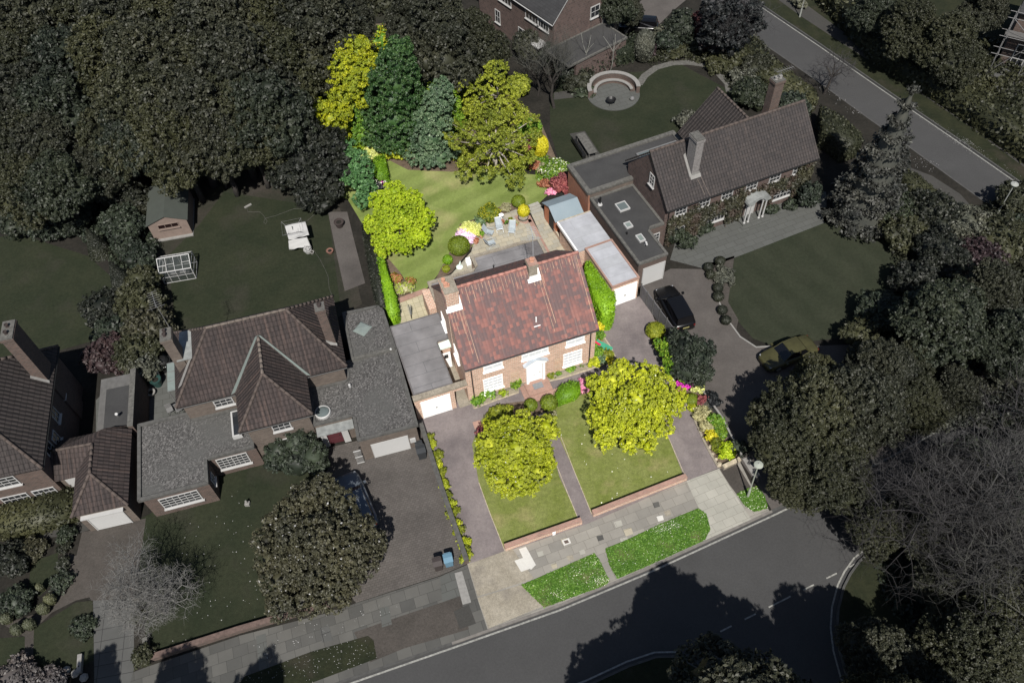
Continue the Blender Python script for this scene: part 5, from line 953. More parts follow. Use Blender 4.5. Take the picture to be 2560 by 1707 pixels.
blob('green_shrub', 'tall fresh green shrub right of the feathery tree top', 1295, 215, 1.2, 2.4, 'spreading_leaf', leaf=.11, clump=.26, n=6); blob('green_shrub', 'green shrub at the right edge of the rear garden above the purple bush', 1325, 320, 1.1, 1.8, 'mid_leaf', leaf=.11, clump=.26, n=6); blob('green_shrub', 'bright green shrub at the left under the smaller golden tree', 850, 355, 1.3, 1.8, 'mid_leaf', leaf=.11, clump=.26, n=6); blob('green_shrub', 'green yellow shrub row between golden tree and holly foot', 900, 365, 1.2, 1.3, 'lime_leaf', leaf=.1, clump=.24, n=6)
blob('yellow_flowering_shrub', 'shrub covered in bright yellow flowers at the far end of the garden', 955, 108, 2.9, 3.4, 'mid_leaf', flowers=('gold_leaf', .5), leaf=.13, clump=.34, n=7, ry=1.5, yaw=20)
blob('green_shrub', 'green shrub just below the yellow flowering one', 930, 120, 1.5, 2, 'mid_leaf', leaf=.17, clump=.4); blob('green_shrub', 'light green shrub behind the top of the holly', 1045, 118, 1.4, 2, 'mid_leaf', leaf=.17, clump=.4)
b = G(1150, 190)
tree('low_oak_bough', 'yellow green bough hanging out below the big dark oak', b, [gl(x, y, z, r, r*.6, b) for x, y, z, r in ((1120, 148, 5.0, 1.1), (1160, 160, 4.6, 1.3), (1185, 150, 4.8, .8), (1105, 135, 5.2, .6), (1160, 175, 4.0, .5), (1232, 128, 5.0, .7))], 'spreading_leaf', leaf=0.11, clump=0.3, dens=.8, seed=15, core=.4, low=-.7)  # lit lower fringe of the oak, its brightness put into the leaf colour
blob('pale_shrub', 'cream flecked shrub left of the rear lawn top edge', 935, 378, 1.2, 1.1, 'pale_leaf', leaf=.11); blob('yellow_shrub', 'low yellow green shrub row under the holly', 985, 385, 1.6, .9, 'gold_leaf' if 0 else 'yellow_leaf', leaf=.11, ry=.8, yaw=5); blob('mid_green_shrub', 'mid green shrub under the left side of the holly', 945, 345, 1.6, 1.8, 'mid_leaf', leaf=.14); blob('dark_green_shrub', 'deep green shrub hugging the foot of the holly', 915, 320, 1.4, 1.8, 'holly_leaf', leaf=.14)
hedge('clipped_block', 'square clipped green bush at the top left of the rear lawn', [(935, 392), (960, 386), (969, 432), (945, 444), (932, 436)], 1.4, 'clipped_leaf', leaf=.07, dens=220, cat='topiary')
b = G(905, 460)
tree('fern_leaved_conifer', 'blue green conifer with drooping fern like sprays by the clipped block', b, [gl(x, y, z, r, r*.5, b) for x, y, z, r in ((890, 395, 3.4, 1.0), (905, 420, 2.9, 1.0), (900, 450, 2.2, 1.1), (915, 470, 1.7, .9), (905, 500, 1.2, .9), (880, 440, 2.8, .8), (875, 365, 3.6, .7))], 'fern_leaf', leaf=.13, clump=.3, dens=.9, seed=16, core=.3, low=-.8)
blob('rhododendron', 'dark rhododendron with white and pink blooms above the round maple', 942, 462, .85, 1.2, 'ink_leaf', leaf=.12, flowers=('white_flower', .3), clump=.25); blob('pink_azalea', 'small deep pink bloom beside the white rhododendron', 952, 458, .3, 1.1, 'magenta_flower', leaf=.08, clump=.15); blob('rhododendron', 'dark rhododendron flecked white at the left of the round maple', 932, 492, .6, 1.0, 'ink_leaf', leaf=.12, flowers=('white_flower', .25), clump=.25)
clipped('golden_conifer', 'upright pale yellow conifer on the right border of the rear garden', 1351, 365, .75, 2.3, 'gold_leaf', leaf=.11)
blob('flowering_shrub', 'shrub with pale pink blossoms right of the rear lawn', 1388, 425, 1.25, 1.5, 'laurel_leaf', flowers=('white_flower', .14), leaf=.11, n=5); blob('purple_bush', 'dark red purple bush against the brick wall', 1405, 462, 1.0, 1.5, 'purple_leaf', leaf=.1, n=5); blob('red_azalea', 'red flowering azalea below the yellow conifer', 1338, 415, .55, .9, 'red_flower', leaf=.09, clump=.18); blob('grey_shrub', 'small silver grey shrub next to the red azalea', 1352, 422, .5, .8, 'dry_leaf', leaf=.09)
blob('pink_flowers', 'patch of pink flowers by the corner of the small blue roofed shed', 1378, 480, .6, .5, 'pink_flower', leaf=.08, ry=.35, clump=.15); blob('rust_shrub', 'rusty orange low shrub at the foot of the brick wall', 1365, 462, .7, .6, 'red_flower', leaf=.09, ry=.4)
blob('purple_bush', 'low dark red bush left of the yellow conifer', 1322, 370, .6, 1.0, 'purple_leaf', leaf=.1)
blob('patio_shrub', 'round shrub with yellow tipped leaves at the patio edge', 1224, 532, .95, 1.3, 'clipped_dark', flowers=('gold_leaf', .3), leaf=.08, clump=.18, n=6, core=.9)
blob('patio_shrub', 'round pale yellow shrub above the lilac azalea', 1176, 576, .95, 1.1, 'pale_leaf', leaf=.07, clump=.16, n=6, core=.9); blob('lilac_azalea', 'lilac flowering azalea curving round the dark clipped ball', 1162, 592, .95, 1.0, 'lilac_flower', leaf=.07, clump=.16, n=6, core=.9)
clipped('clipped_ball', 'large dark green clipped ball in front of the lilac azalea', 1147, 614, .92, 1.5, 'clipped_dark', dens=1.6); clipped('clipped_ball', 'small round green bush between rear lawn and patio', 1119, 649, .42, .8, 'clipped_leaf'); clipped('clipped_ball', 'tiny green bush beside the white ornament on the lawn edge', 1115, 672, .32, .5, 'olive_leaf')
clipped('clipped_ball', 'dull olive clipped ball behind the yellow potted bush', 1296, 503, .62, 1.0, 'clipped_dark'); blob('dry_shrub', 'faded straw coloured round shrub between two green balls', 1264, 520, .5, .7, 'dry_leaf', leaf=.06, clump=.12); blob('dry_shrub', 'dark grey green bush left of the yellow tipped shrub', 1203, 554, .55, .6, 'greygreen_leaf', leaf=.08)
clipped('potted_yellow_bush', 'vivid yellow ball shaped bush standing over the round pond rim', 1309, 527, .52, 1.15, 'gold_leaf', leaf=.08)
hedge('hedge', 'bright clipped hedge strip along the left side of the rear lawn', [(942, 640), (958, 645), (972, 690), (990, 745), (995, 775), (985, 792), (968, 788), (955, 710)], 1.5, 'hedge_leaf', dens=150, leaf=.08)
hedge('hedge', 'dull dark hedge strip beside the path, behind the bright one', [(903, 560), (918, 540), (941, 632), (955, 710), (967, 788), (945, 775), (925, 690)], 1.4, 'yew_light', dens=110, leaf=.09)
blob('variegated_shrub', 'cream green shrub at the lower left corner of the rear lawn', 1010, 722, .8, .8, 'pale_leaf' if 0 else 'dry_leaf', leaf=.08, flowers=('lime_leaf', .5), ry=.6, yaw=15); blob('red_shrub', 'rust red shrub above the cream green one by the bright hedge', 992, 695, .5, .7, 'red_flower', leaf=.08, flowers=('olive_leaf', .5)); blob('red_shrub', 'small reddish shrub at the right of the cream green one', 1025, 706, .4, .6, 'red_flower', leaf=.08, flowers=('olive_leaf', .6))
q = [(1464, 653), (1490, 651), (1533, 707), (1538, 748), (1534, 775), (1524, 787), (1506, 786), (1485, 742), (1463, 674)]
hedge('hedge', 'tall bright green clipped hedge block beside the right garage', q, 2.0, 'hedge_leaf', dens=170, leaf=.09)
# front beds
blob('rose_bush', 'leafy green bush below the left front window', 1215, 981, .62, .9, 'mid_leaf', leaf=.12, flowers=('white_flower', .02), ry=.6, yaw=15); blob('rose_bush', 'leafy green bush by the left downpipe', 1195, 1000, .45, .7, 'mid_leaf', leaf=.12); blob('rose_bush', 'small pale green plant between the left window and the trellis', 1257, 982, .28, .35, 'lime_leaf', leaf=.1)
blob('rose_bush', 'rounded bush at the left of the brick doorstep', 1290, 957, .5, 1.0, 'laurel_leaf', leaf=.1, n=5); blob('rose_bush', 'small bush right of the doorstep in the pale bed', 1374, 938, .27, .5, 'olive_leaf', leaf=.1); blob('rose_bush', 'tiny dark bush just right of the one by the doorstep', 1396, 934, .17, .35, 'mid_leaf', leaf=.09)
blob('rose_bush', 'low spreading plant below the right front window', 1424, 919, .36, .45, 'mid_leaf', leaf=.1, ry=.35); blob('rose_bush', 'small plant left of the right downpipe', 1451, 909, .22, .35, 'laurel_leaf', leaf=.1)
for i, (x, y, r, h, mt, lb) in enumerate([(1494, 822, .4, 1.2, 'gold_leaf', 'yellow climber at the right corner of the house'), (1498, 840, .4, 1.0, 'mid_leaf', 'green plant under the yellow climber'), (1494, 880, .55, 1.0, 'mid_leaf', 'green shrub below the red bag in the side bed'), (1484, 905, .45, .7, 'yellow_leaf', 'yellow green shrub at the front tip of the side bed'), (1520, 888, .5, .6, 'olive_leaf', 'olive shrub by the drive edge of the side bed'), (1522, 900, .35, .5, 'gold_leaf', 'yellow tuft at the drive corner of the side bed'), (1505, 900, .4, .6, 'greygreen_leaf', 'grey green plant in the middle of the side bed')]):
    blob('side_bed_plant', lb, x, y, r, h, mt, leaf=.09, clump=.2)
hedge('clipped_mound', 'bright green domed low hedge between the path and the right lawn', [(1388, 985), (1400, 962), (1430, 950), (1449, 955), (1452, 972), (1440, 985), (1395, 1003)], .8, 'hedge_leaf', dens=170, leaf=.07)
blob('pink_azalea', 'narrow pink azalea between the green mound and the magnolia', 1458, 966, .38, .8, 'pink_flower', leaf=.07, ry=.7, clump=.16, yaw=10); blob('olive_shrub', 'olive shrub between the pink azalea and the larger magnolia', 1482, 958, .6, .9, 'olive_leaf', leaf=.1)
clipped('clipped_ball', 'larger dark green clipped ball at the head of the centre path', 1373, 1007, .62, 1.1, 'clipped_dark', dens=1.4); clipped('clipped_ball', 'smaller dark green clipped ball left of the larger one', 1327, 1012, .48, .85, 'clipped_dark', dens=1.4)
blob('mixed_shrub', 'broad olive shrub behind the left magnolia', 1250, 1032, 1.1, .9, 'olive_leaf', leaf=.11, ry=.6, yaw=10); blob('grey_plant', 'small dark plant by the head of the centre path', 1378, 1036, .35, .4, 'dry_leaf', leaf=.09); blob('purple_plant', 'dark purple low shrub at the left of the left magnolia', 1205, 1075, .45, .5, 'purple_leaf', leaf=.09)
blob('yellow_plant', 'yellow plant at the drive corner behind the left magnolia', 1220, 1060, .4, .5, 'yellow_leaf', leaf=.1)
# right border
clipped('clipped_ball', 'round yellow green bush at the top of the right border', 1639, 826, .72, 1.1, 'olive_leaf', leaf=.09, dens=1.3)
b = G(1685, 925)
tree('laurel', 'upright glossy laurel in the right border beside a dark shrub', b, [gl(x, y, z, r, r*.9, b) for x, y, z, r in ((1665, 870, 1.7, .65), (1680, 890, 1.7, .75), (1690, 915, 1.5, .75), (1705, 935, 1.1, .6), (1655, 860, 1.3, .5))], 'laurel_leaf', leaf=.13, clump=.27, dens=.8, seed=17, core=.75, cat='shrub')
blob('magenta_azalea', 'vivid magenta azalea in the right border', 1712, 962, .75, .7, 'magenta_flower', leaf=.07, clump=.16, n=6, ry=.45, yaw=25, core=.9); blob('yellow_spiky_plant', 'yellow spiky plant right of the magenta azalea', 1747, 970, .4, .7, 'pale_leaf', leaf=.12)
clipped('clipped_ball', 'olive clipped mound below the magenta azalea', 1730, 998, .5, .6, 'clipped_dark'); 
for i, (x, y, r, h, mt, lb) in enumerate([(1757, 1003, .45, .7, 'purple_leaf', 'dark red leaved shrub right of the olive mound'), (1731, 1020, .35, .5, 'yellow_leaf', 'small yellow plant under the olive mound'), (1752, 1035, .7, .7, 'dry_leaf', 'straw and green feathery shrub in the right border'), (1770, 1062, .65, .7, 'dry_leaf', 'straw coloured shrub below the feathery one'), (1790, 1055, .6, .9, 'mid_leaf', 'bright green shrub against the low side wall'), (1778, 1090, .45, .7, 'gold_leaf', 'orange yellow shrub in the lower right border'), (1800, 1080, .6, .8, 'laurel_leaf', 'green shrub right of the orange yellow one'), (1795, 1112, .5, .7, 'olive_leaf', 'olive shrub near the foot of the right border'), (1820, 1128, .65, 1.0, 'lime_leaf', 'bright lime shrub at the foot of the right border'), (1765, 1012, .5, .6, 'grey_shrub', 'grey twiggy shrub behind the feathery one')]):
    blob('border_shrub', lb, x, y, r, h, mt, leaf=.09, clump=.2)
for x, y in ((1775, 1118), (1782, 1135), (1790, 1148), (1798, 1162)): 
    s_ = MB(); rr = .16+.05*math.sin(x); s_.lathe([(rr*.8, 0), (rr, rr*.4), (rr*.8, rr*.9), (rr*.3, rr*1.1)], (0, 0, 0), 7); tag(s_.build('rockery_stone', 'dim_stone' if 0 else 'bed_edge', loc=G(x, y)), 'pale rockery stone at the lower edge of the right border', 'stone', 'rockery stones edging the right border')
# climbers on the drive wall
for i, (x, y) in enumerate([(1068, 1090), (1072, 1110), (1085, 1135), (1088, 1160), (1097, 1180), (1106, 1210), (1112, 1235), (1118, 1255), (1126, 1280), (1132, 1305), (1140, 1325), (1150, 1352), (1155, 1370), (1158, 1388)]):
    o = blob('wall_plant', 'yellow green tuft growing over the low wall along the left drive', x+7, y+3, .34+.07*(i % 3), .5, 'yellow_leaf' if i % 2 else 'olive_leaf', leaf=.07, clump=.16, n=2, group='yellow green tufts along the left drive wall', cat='plant')
wall_line([(1052, 1062), (1110, 1240), (1155, 1370), (1168, 1409)], .28, .62, 'long low wall between the paved drive and the plum tarmac drive', 'dark_brick', 'felt_kerb')
wall_line([(1262, 1372), (1453, 1305)], .3, .4, 'low red brick front wall before the left lawn', 'red_brick', 'red_brick_paving', copt=.05)
wall_line([(1481, 1287), (1714, 1196)], .3, .4, 'longer low red brick front wall before the right lawn', 'red_brick', 'red_brick_paving', copt=.05)
wall_line([(1806, 1172), (1848, 1152)], .25, .3, 'short pale stone kerb wall at the foot of the right border', 'stone_coping', 'bed_edge')
wall_line([(1755, 985), (1800, 1050), (1850, 1145)], .1, .5, 'low dark side wall along the lower right border', 'dark_timber', 'dim_stone')
wall_line([(372, 1650), (600, 1577), (824, 1512)], .3, .42, 'long low dark brick front wall of the left neighbour', 'dark_brick', 'wall_top')
a_ = wall_line([(372, 1650), (370, 1600)], .25, .5, 'short return of the left neighbour front wall by the flagged drive', 'dark_brick', 'dark_coping')
# slatted grey fence beside the black car
FP = [G(1600, 742), G(1678, 850)]; fn = thing('fence', 'grey close boarded fence panels between the right drive and the black car', 'fence', FP[0]); d = (FP[1]-FP[0]); L = d.length; d.normalize(); n = Vector((-d.y, d.x, 0))
for k in range(5):
    p, q = d*(L*k/5+.04), d*(L*(k+1)/5-.04); a = MB(); a.prism([(p+n*.03)[:2], (p-n*.03)[:2], (q-n*.03)[:2], (q+n*.03)[:2]], .05, 1.5); a.build('panel', 'fence_grey', fn)
for k in range(6): p = d*(L*k/5); a = MB(); a.box(p.x-.05, p.x+.05, p.y-.05, p.y+.05, 0, 1.62); a.build('post', 'dark_timber', fn)
def cover(name, poly, n, mat, leaf=.1, h=.5, seed=1, lump=.5, label=None):
    rng = np.random.default_rng(seed); q = np.array([tuple(G(*p))[:2] for p in poly]); lo, hi = q.min(0), q.max(0); c = rng.uniform(lo, hi, (n, 2)); ins = np.zeros(n, bool)
    for i in range(len(q)):
        a, b_ = q[i], q[(i+1) % len(q)]; ins ^= ((a[1] > c[:, 1]) != (b_[1] > c[:, 1])) & (c[:, 0] < (b_[0]-a[0])*(c[:, 1]-a[1])/(b_[1]-a[1]+1e-12)+a[0])
    c = c[ins]; k = 26; n = len(c); idx = np.repeat(np.arange(n), k); u = unit(rng.normal(size=(n*k, 3))); u[:, 2] = np.abs(u[:, 2]); hh = h*rng.uniform(.4, 1.2, n)
    P = np.column_stack([c[idx], np.zeros(n*k)])+u*np.column_stack([np.full(n*k, lump), np.full(n*k, lump), hh[idx]])*rng.uniform(.6, 1, (n*k, 1)); Nn = unit(u+rng.normal(size=u.shape)*.5)
    V, Q = leafquads(P, Nn, leaf*rng.uniform(.6, 1.2, len(P)), rng); o = bpy.data.objects.new(name, qmesh(name, V, Q, [mat])); col.objects.link(o); return tag(o, label, kind='stuff')
cover('undergrowth', [(770, 200), (900, 130), (1130, 90), (1180, 200), (1120, 300), (1000, 380), (900, 420), (860, 380), (790, 340)], 1500, 'laurel_leaf', seed=1, h=.9); cover('undergrowth', [(1120, 200), (1240, 150), (1300, 260), (1350, 330), (1330, 430), (1240, 440), (1150, 430), (1100, 330)], 1100, 'spreading_leaf', seed=2, h=.7)
cover('undergrowth', [(1335, 380), (1365, 395), (1402, 440), (1400, 470), (1366, 470), (1345, 440)], 160, 'laurel_leaf', seed=3, h=.4)
cover('undergrowth', [(-80, 440), (400, 400), (760, 300), (900, 60), (1100, 0), (900, -200), (0, -200), (-300, 200)], 5200, 'wood_leaf', leaf=.3, h=1.2, lump=1.0, seed=4); cover('undergrowth', [(1580, 110), (1850, 60), (1900, 110), (2000, 220), (1950, 280), (1850, 250), (1790, 165), (1700, 145), (1620, 165)], 1500, 'wood_leaf_olive', leaf=.15, h=.7, seed=5)
cover('undergrowth', [(0, 500), (340, 480), (400, 560), (395, 800), (380, 900), (340, 860), (335, 720), (270, 640), (180, 575), (60, 570)], 1600, 'evergreen_dim', leaf=.14, h=.8, seed=6); cover('undergrowth', [(2200, 560), (2560, 500), (2700, 900), (2560, 1100), (2250, 950), (2150, 870), (2280, 740)], 2600, 'wood_leaf', leaf=.2, h=.8, lump=.7, seed=7)
cover('undergrowth', [(2170, 900), (2330, 900), (2560, 880), (2700, 950), (2560, 1050), (2380, 1060), (2280, 1090), (2190, 1000)], 1500, 'grey_shrub', leaf=.13, h=1.0, lump=.6, seed=17)
cover('undergrowth', [(2300, 1150), (2560, 1050), (2700, 1400), (2560, 1600), (2300, 1600), (2220, 1480), (2200, 1410), (2300, 1360)], 1800, 'evergreen_dim', leaf=.16, h=.5, lump=.7, seed=8); cover('undergrowth', [(2050, -40), (2300, 60), (2560, 120), (2700, 300), (2560, 330), (2350, 200), (2180, 90)], 1500, 'wood_leaf_olive', leaf=.2, h=.8, lump=.8, seed=9)
# ================================================================== DARK TREES
PROTO = []
for i, (mt, sd) in enumerate((('wood_leaf', 21), ('wood_leaf_olive', 22), ('wood_leaf_green', 23))):
    PROTO.append((crown_mesh('crown', rlobes(5.0, 11.0, 9, sd), mt, (.15, .135, .19)[i], (.42, .36, .55)[i], .85, sd, .6), trunk_mb(8, .3, rlobes(5.0, 11.0, 9, sd)[:8], sd)))
TRK = []
def wood_tree(label, px, py, z, s, k, rot, group='broadleaf trees of the dark wood', cat='tree', name='broadleaf_tree'):
    """copy of one of three broadleaf kinds; the pixel is the middle of its crown, seen at height z"""
    w_ = G(px, py, z*.82); H = z/11.0; o = thing(name, label, cat, (w_.x, w_.y, 0), 0, group)
    c = bpy.data.objects.new('crown', PROTO[k][0]); col.objects.link(c); c.parent = o; c.rotation_euler = (0, 0, rot); c.scale = (s, s, H)
    if len(TRK) <= k or TRK[k] is None:
        t = PROTO[k][1].build('trunk', 'dim_bark', o, smooth=True); TRK.append(t.data)
    else: t = bpy.data.objects.new('trunk', TRK[k]); col.objects.link(t); t.parent = o
    t.rotation_euler = c.rotation_euler; t.scale = c.scale; return o
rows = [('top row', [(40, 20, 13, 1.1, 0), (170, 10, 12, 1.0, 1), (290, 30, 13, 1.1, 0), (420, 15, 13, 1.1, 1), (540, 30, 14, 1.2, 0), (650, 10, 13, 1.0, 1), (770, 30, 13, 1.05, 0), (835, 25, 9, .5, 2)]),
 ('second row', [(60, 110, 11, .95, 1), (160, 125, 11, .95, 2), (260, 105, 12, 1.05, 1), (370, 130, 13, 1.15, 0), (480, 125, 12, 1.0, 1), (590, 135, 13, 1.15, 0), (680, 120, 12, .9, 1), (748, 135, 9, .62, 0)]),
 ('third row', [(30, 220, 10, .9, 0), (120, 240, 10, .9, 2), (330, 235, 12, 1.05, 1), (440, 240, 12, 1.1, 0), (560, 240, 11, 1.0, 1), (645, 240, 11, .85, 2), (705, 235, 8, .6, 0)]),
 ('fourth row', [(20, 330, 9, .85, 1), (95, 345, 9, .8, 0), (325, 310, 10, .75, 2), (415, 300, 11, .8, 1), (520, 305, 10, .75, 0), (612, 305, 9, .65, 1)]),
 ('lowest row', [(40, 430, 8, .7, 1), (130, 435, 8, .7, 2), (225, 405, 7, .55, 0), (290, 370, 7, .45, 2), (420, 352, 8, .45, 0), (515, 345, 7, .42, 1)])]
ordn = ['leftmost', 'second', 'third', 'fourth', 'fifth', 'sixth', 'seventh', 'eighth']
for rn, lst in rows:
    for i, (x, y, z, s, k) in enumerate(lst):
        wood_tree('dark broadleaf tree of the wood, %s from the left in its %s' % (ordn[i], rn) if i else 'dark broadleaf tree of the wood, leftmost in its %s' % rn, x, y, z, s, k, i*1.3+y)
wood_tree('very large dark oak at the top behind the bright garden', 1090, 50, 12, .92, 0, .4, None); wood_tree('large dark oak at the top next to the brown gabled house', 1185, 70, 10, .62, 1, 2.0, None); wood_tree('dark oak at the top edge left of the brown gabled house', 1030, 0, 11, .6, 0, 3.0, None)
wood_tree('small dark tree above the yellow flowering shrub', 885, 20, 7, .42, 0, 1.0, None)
b = G(775, 470)
tree('yew_tree', 'broad black green yew on the left neighbour rear lawn', b, [gl(x, y, z, r, r*.7, b) for x, y, z, r in ((760, 380, 4.0, 2.6), (700, 350, 4.0, 1.8), (820, 360, 4.0, 1.8), (790, 430, 3.0, 1.9), (720, 430, 3.0, 1.8), (690, 385, 3.2, 1.6), (840, 420, 2.8, 1.5), (770, 490, 2.0, 1.3), (830, 470, 2.0, 1.2), (760, 330, 5.0, 1.6), (810, 510, 1.4, .9))], 'yew_leaf', 'dim_bark', leaf=0.15, clump=0.36, dens=.7, seed=31, core=0.66, tr=.3, per=18)
# shrub belt between the two left gardens
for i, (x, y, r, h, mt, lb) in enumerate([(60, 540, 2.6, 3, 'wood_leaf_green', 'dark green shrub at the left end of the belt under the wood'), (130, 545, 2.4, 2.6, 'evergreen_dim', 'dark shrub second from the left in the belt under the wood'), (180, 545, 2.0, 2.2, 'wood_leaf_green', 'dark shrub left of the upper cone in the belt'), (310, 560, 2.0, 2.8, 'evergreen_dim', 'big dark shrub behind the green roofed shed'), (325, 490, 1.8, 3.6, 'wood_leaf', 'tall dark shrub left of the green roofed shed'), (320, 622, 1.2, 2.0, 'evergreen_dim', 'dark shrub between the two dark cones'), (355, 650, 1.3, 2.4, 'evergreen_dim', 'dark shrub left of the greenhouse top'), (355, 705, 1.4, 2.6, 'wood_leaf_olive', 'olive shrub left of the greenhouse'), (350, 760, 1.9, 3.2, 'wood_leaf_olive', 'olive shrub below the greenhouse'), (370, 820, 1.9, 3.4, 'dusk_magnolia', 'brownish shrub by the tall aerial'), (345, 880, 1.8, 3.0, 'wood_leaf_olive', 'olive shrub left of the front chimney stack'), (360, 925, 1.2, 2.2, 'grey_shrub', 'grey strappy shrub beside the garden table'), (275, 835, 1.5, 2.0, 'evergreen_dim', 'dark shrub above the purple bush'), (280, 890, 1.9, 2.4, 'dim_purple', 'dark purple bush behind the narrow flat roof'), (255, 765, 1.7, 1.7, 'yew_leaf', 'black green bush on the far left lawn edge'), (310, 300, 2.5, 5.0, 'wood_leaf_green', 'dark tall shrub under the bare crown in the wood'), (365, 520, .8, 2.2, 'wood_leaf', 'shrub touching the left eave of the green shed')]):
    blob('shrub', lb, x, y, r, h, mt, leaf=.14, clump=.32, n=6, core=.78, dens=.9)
clipped('dark_cone', 'upper of two dark clipped cones on the far left lawn', 236, 605, 1.05, 2.9, 'box_dim', cone=True, leaf=.09); clipped('dark_cone', 'lower of two dark clipped cones on the far left lawn', 297, 690, 1.15, 3.4, 'box_dim', cone=True, leaf=.09)
b = G(385, 470); wood = G(215, 330)
bare_tree('bare_tree', 'leafless grey tree amid the dark wood left of centre', wood, 9.5, .8, 41, 4, 4, twig='twig_olive', bark='grey_bark', r0=.16)
bare_tree('bare_tree', 'leafless pale grey tree over the flagged drive, lower left', G(415, 1530), 7.6, 1.05, 42, 5, 5, twig='twig_pale', bark='grey_bark', r0=.2, fork=.26, up=.22)
bare_tree('bare_tree', 'leafless dark twiggy tree between the bright garden and the gabled house', G(1385, 270), 9.5, .55, 43, 5, 4, twig='twig_olive', bark='dim_bark', r0=.17, up=.45)
bare_tree('bare_tree', 'second leafless twiggy tree just left of the other by the gabled house', G(1345, 240), 7.5, .55, 44, 4, 4, twig='twig_olive', bark='dim_bark', r0=.13, up=.45)
b = G(790, 1440)
tree('magnolia', 'large dusky magnolia dotted with cream blooms, left front garden', b, [gl(800, 1350, 3.2, 2.7, 1.6, b)]+[gl(x, y, z, r, None, b) for x, y, z, r in ((720, 1290, 3.2, 1.1), (765, 1245, 3.6, 1.1), (810, 1220, 3.9, .9), (850, 1260, 3.7, 1.1), (890, 1330, 3.2, 1.2), (930, 1355, 2.6, .9), (900, 1400, 2.5, 1.2), (860, 1440, 2.2, 1.2), (830, 1480, 1.8, 1.2), (760, 1495, 1.7, 1.2), (700, 1515, 1.4, .9), (700, 1450, 2.1, 1.2), (675, 1400, 2.5, 1.0), (665, 1350, 2.7, .9), (740, 1350, 3.6, 1.3), (800, 1350, 4.3, 1.5), (800, 1420, 3.4, 1.4), (735, 1420, 2.8, 1.2), (850, 1370, 3.7, 1.2), (680, 1310, 2.6, .6))], 'dusk_magnolia', 'dim_bark', leaf=0.1, clump=0.22, dens=.7, seed=32, core=0.5, flowers=('dim_sheet', .008), per=18)
b = G(745, 1170)
tree('evergreen_bush', 'dark rounded evergreen bush before the left neighbour front window', b, [gl(x, y, z, r, None, b) for x, y, z, r in ((700, 1125, 1.6, 1.0), (745, 1105, 2.0, 1.1), (785, 1135, 1.5, 1.0), (740, 1150, 1.3, 1.1), (690, 1150, 1.0, .8), (795, 1160, .9, .7))], 'evergreen_dim', 'dim_bark', leaf=.12, clump=.25, dens=.75, seed=33, core=.85, cat='shrub')
hedge('hedge', 'dark low hedge under the far left house front windows', [(-60, 1270), (0, 1262), (120, 1225), (180, 1222), (182, 1280), (90, 1310), (40, 1325), (-60, 1330)], 1.4, 'wood_leaf_olive', leaf=.12, dens=90, jit=.12)
for i, (x, y, r, h, mt, lb) in enumerate([(78, 1373, .95, 1.0, 'dusk_magnolia', 'flecked round bush in the far left front garden'), (166, 1337, .6, .9, 'evergreen_dim', 'small dark bush above the flagged drive'), (160, 1370, .45, .5, 'wood_leaf', 'tiny low bush beneath the small dark one'), (157, 1412, .5, .6, 'box_dim', 'small dark bush right of the little lawn'), (155, 1453, .75, .7, 'evergreen_dim', 'dark grey spiky bush left of the flagged drive'), (42, 1500, 1.1, 1.2, 'evergreen_dim', 'wide dark bush amid the small topiary cones'), (30, 1700, 1.6, 1.2, 'dim_blossom', 'mauve blossoming shrub in the lower left corner'), (115, 1715, 1.3, 1.0, 'dim_blossom', 'mauve shrub right of the one in the lower left corner'), (20, 1400, 1.3, 2.0, 'yew_leaf', 'dark bush at the left edge above the topiary'), (210, 1565, .8, .4, 'evergreen_dim', 'low white flecked plants on the left edge of the flagged drive'), (358, 1640, .7, .9, 'wood_leaf_olive', 'bush at the left end of the long dark front wall'), (350, 1540, .5, .4, 'wood_leaf_olive', 'low weeds along the right edge of the flagged drive')]):
    blob('shrub', lb, x, y, r, h, mt, leaf=.1, clump=.22, n=5)
cn = [(125, 1498, 'nearest the wide dark bush'), (108, 1521, 'second, just below the first'), (16, 1545, 'at the left end of the curve'), (42, 1572, 'lowest left of the curve'), (74, 1560, 'in the middle of the curve'), (101, 1468, 'small, alone in the shadow above')]
for x, y, lb in cn: clipped('topiary_cone', 'pale clipped dome of the far left garden, '+lb, x, y, .36 if y > 1480 else .2, .95, 'dim_topiary', leaf=.06, group='pale clipped topiary domes')
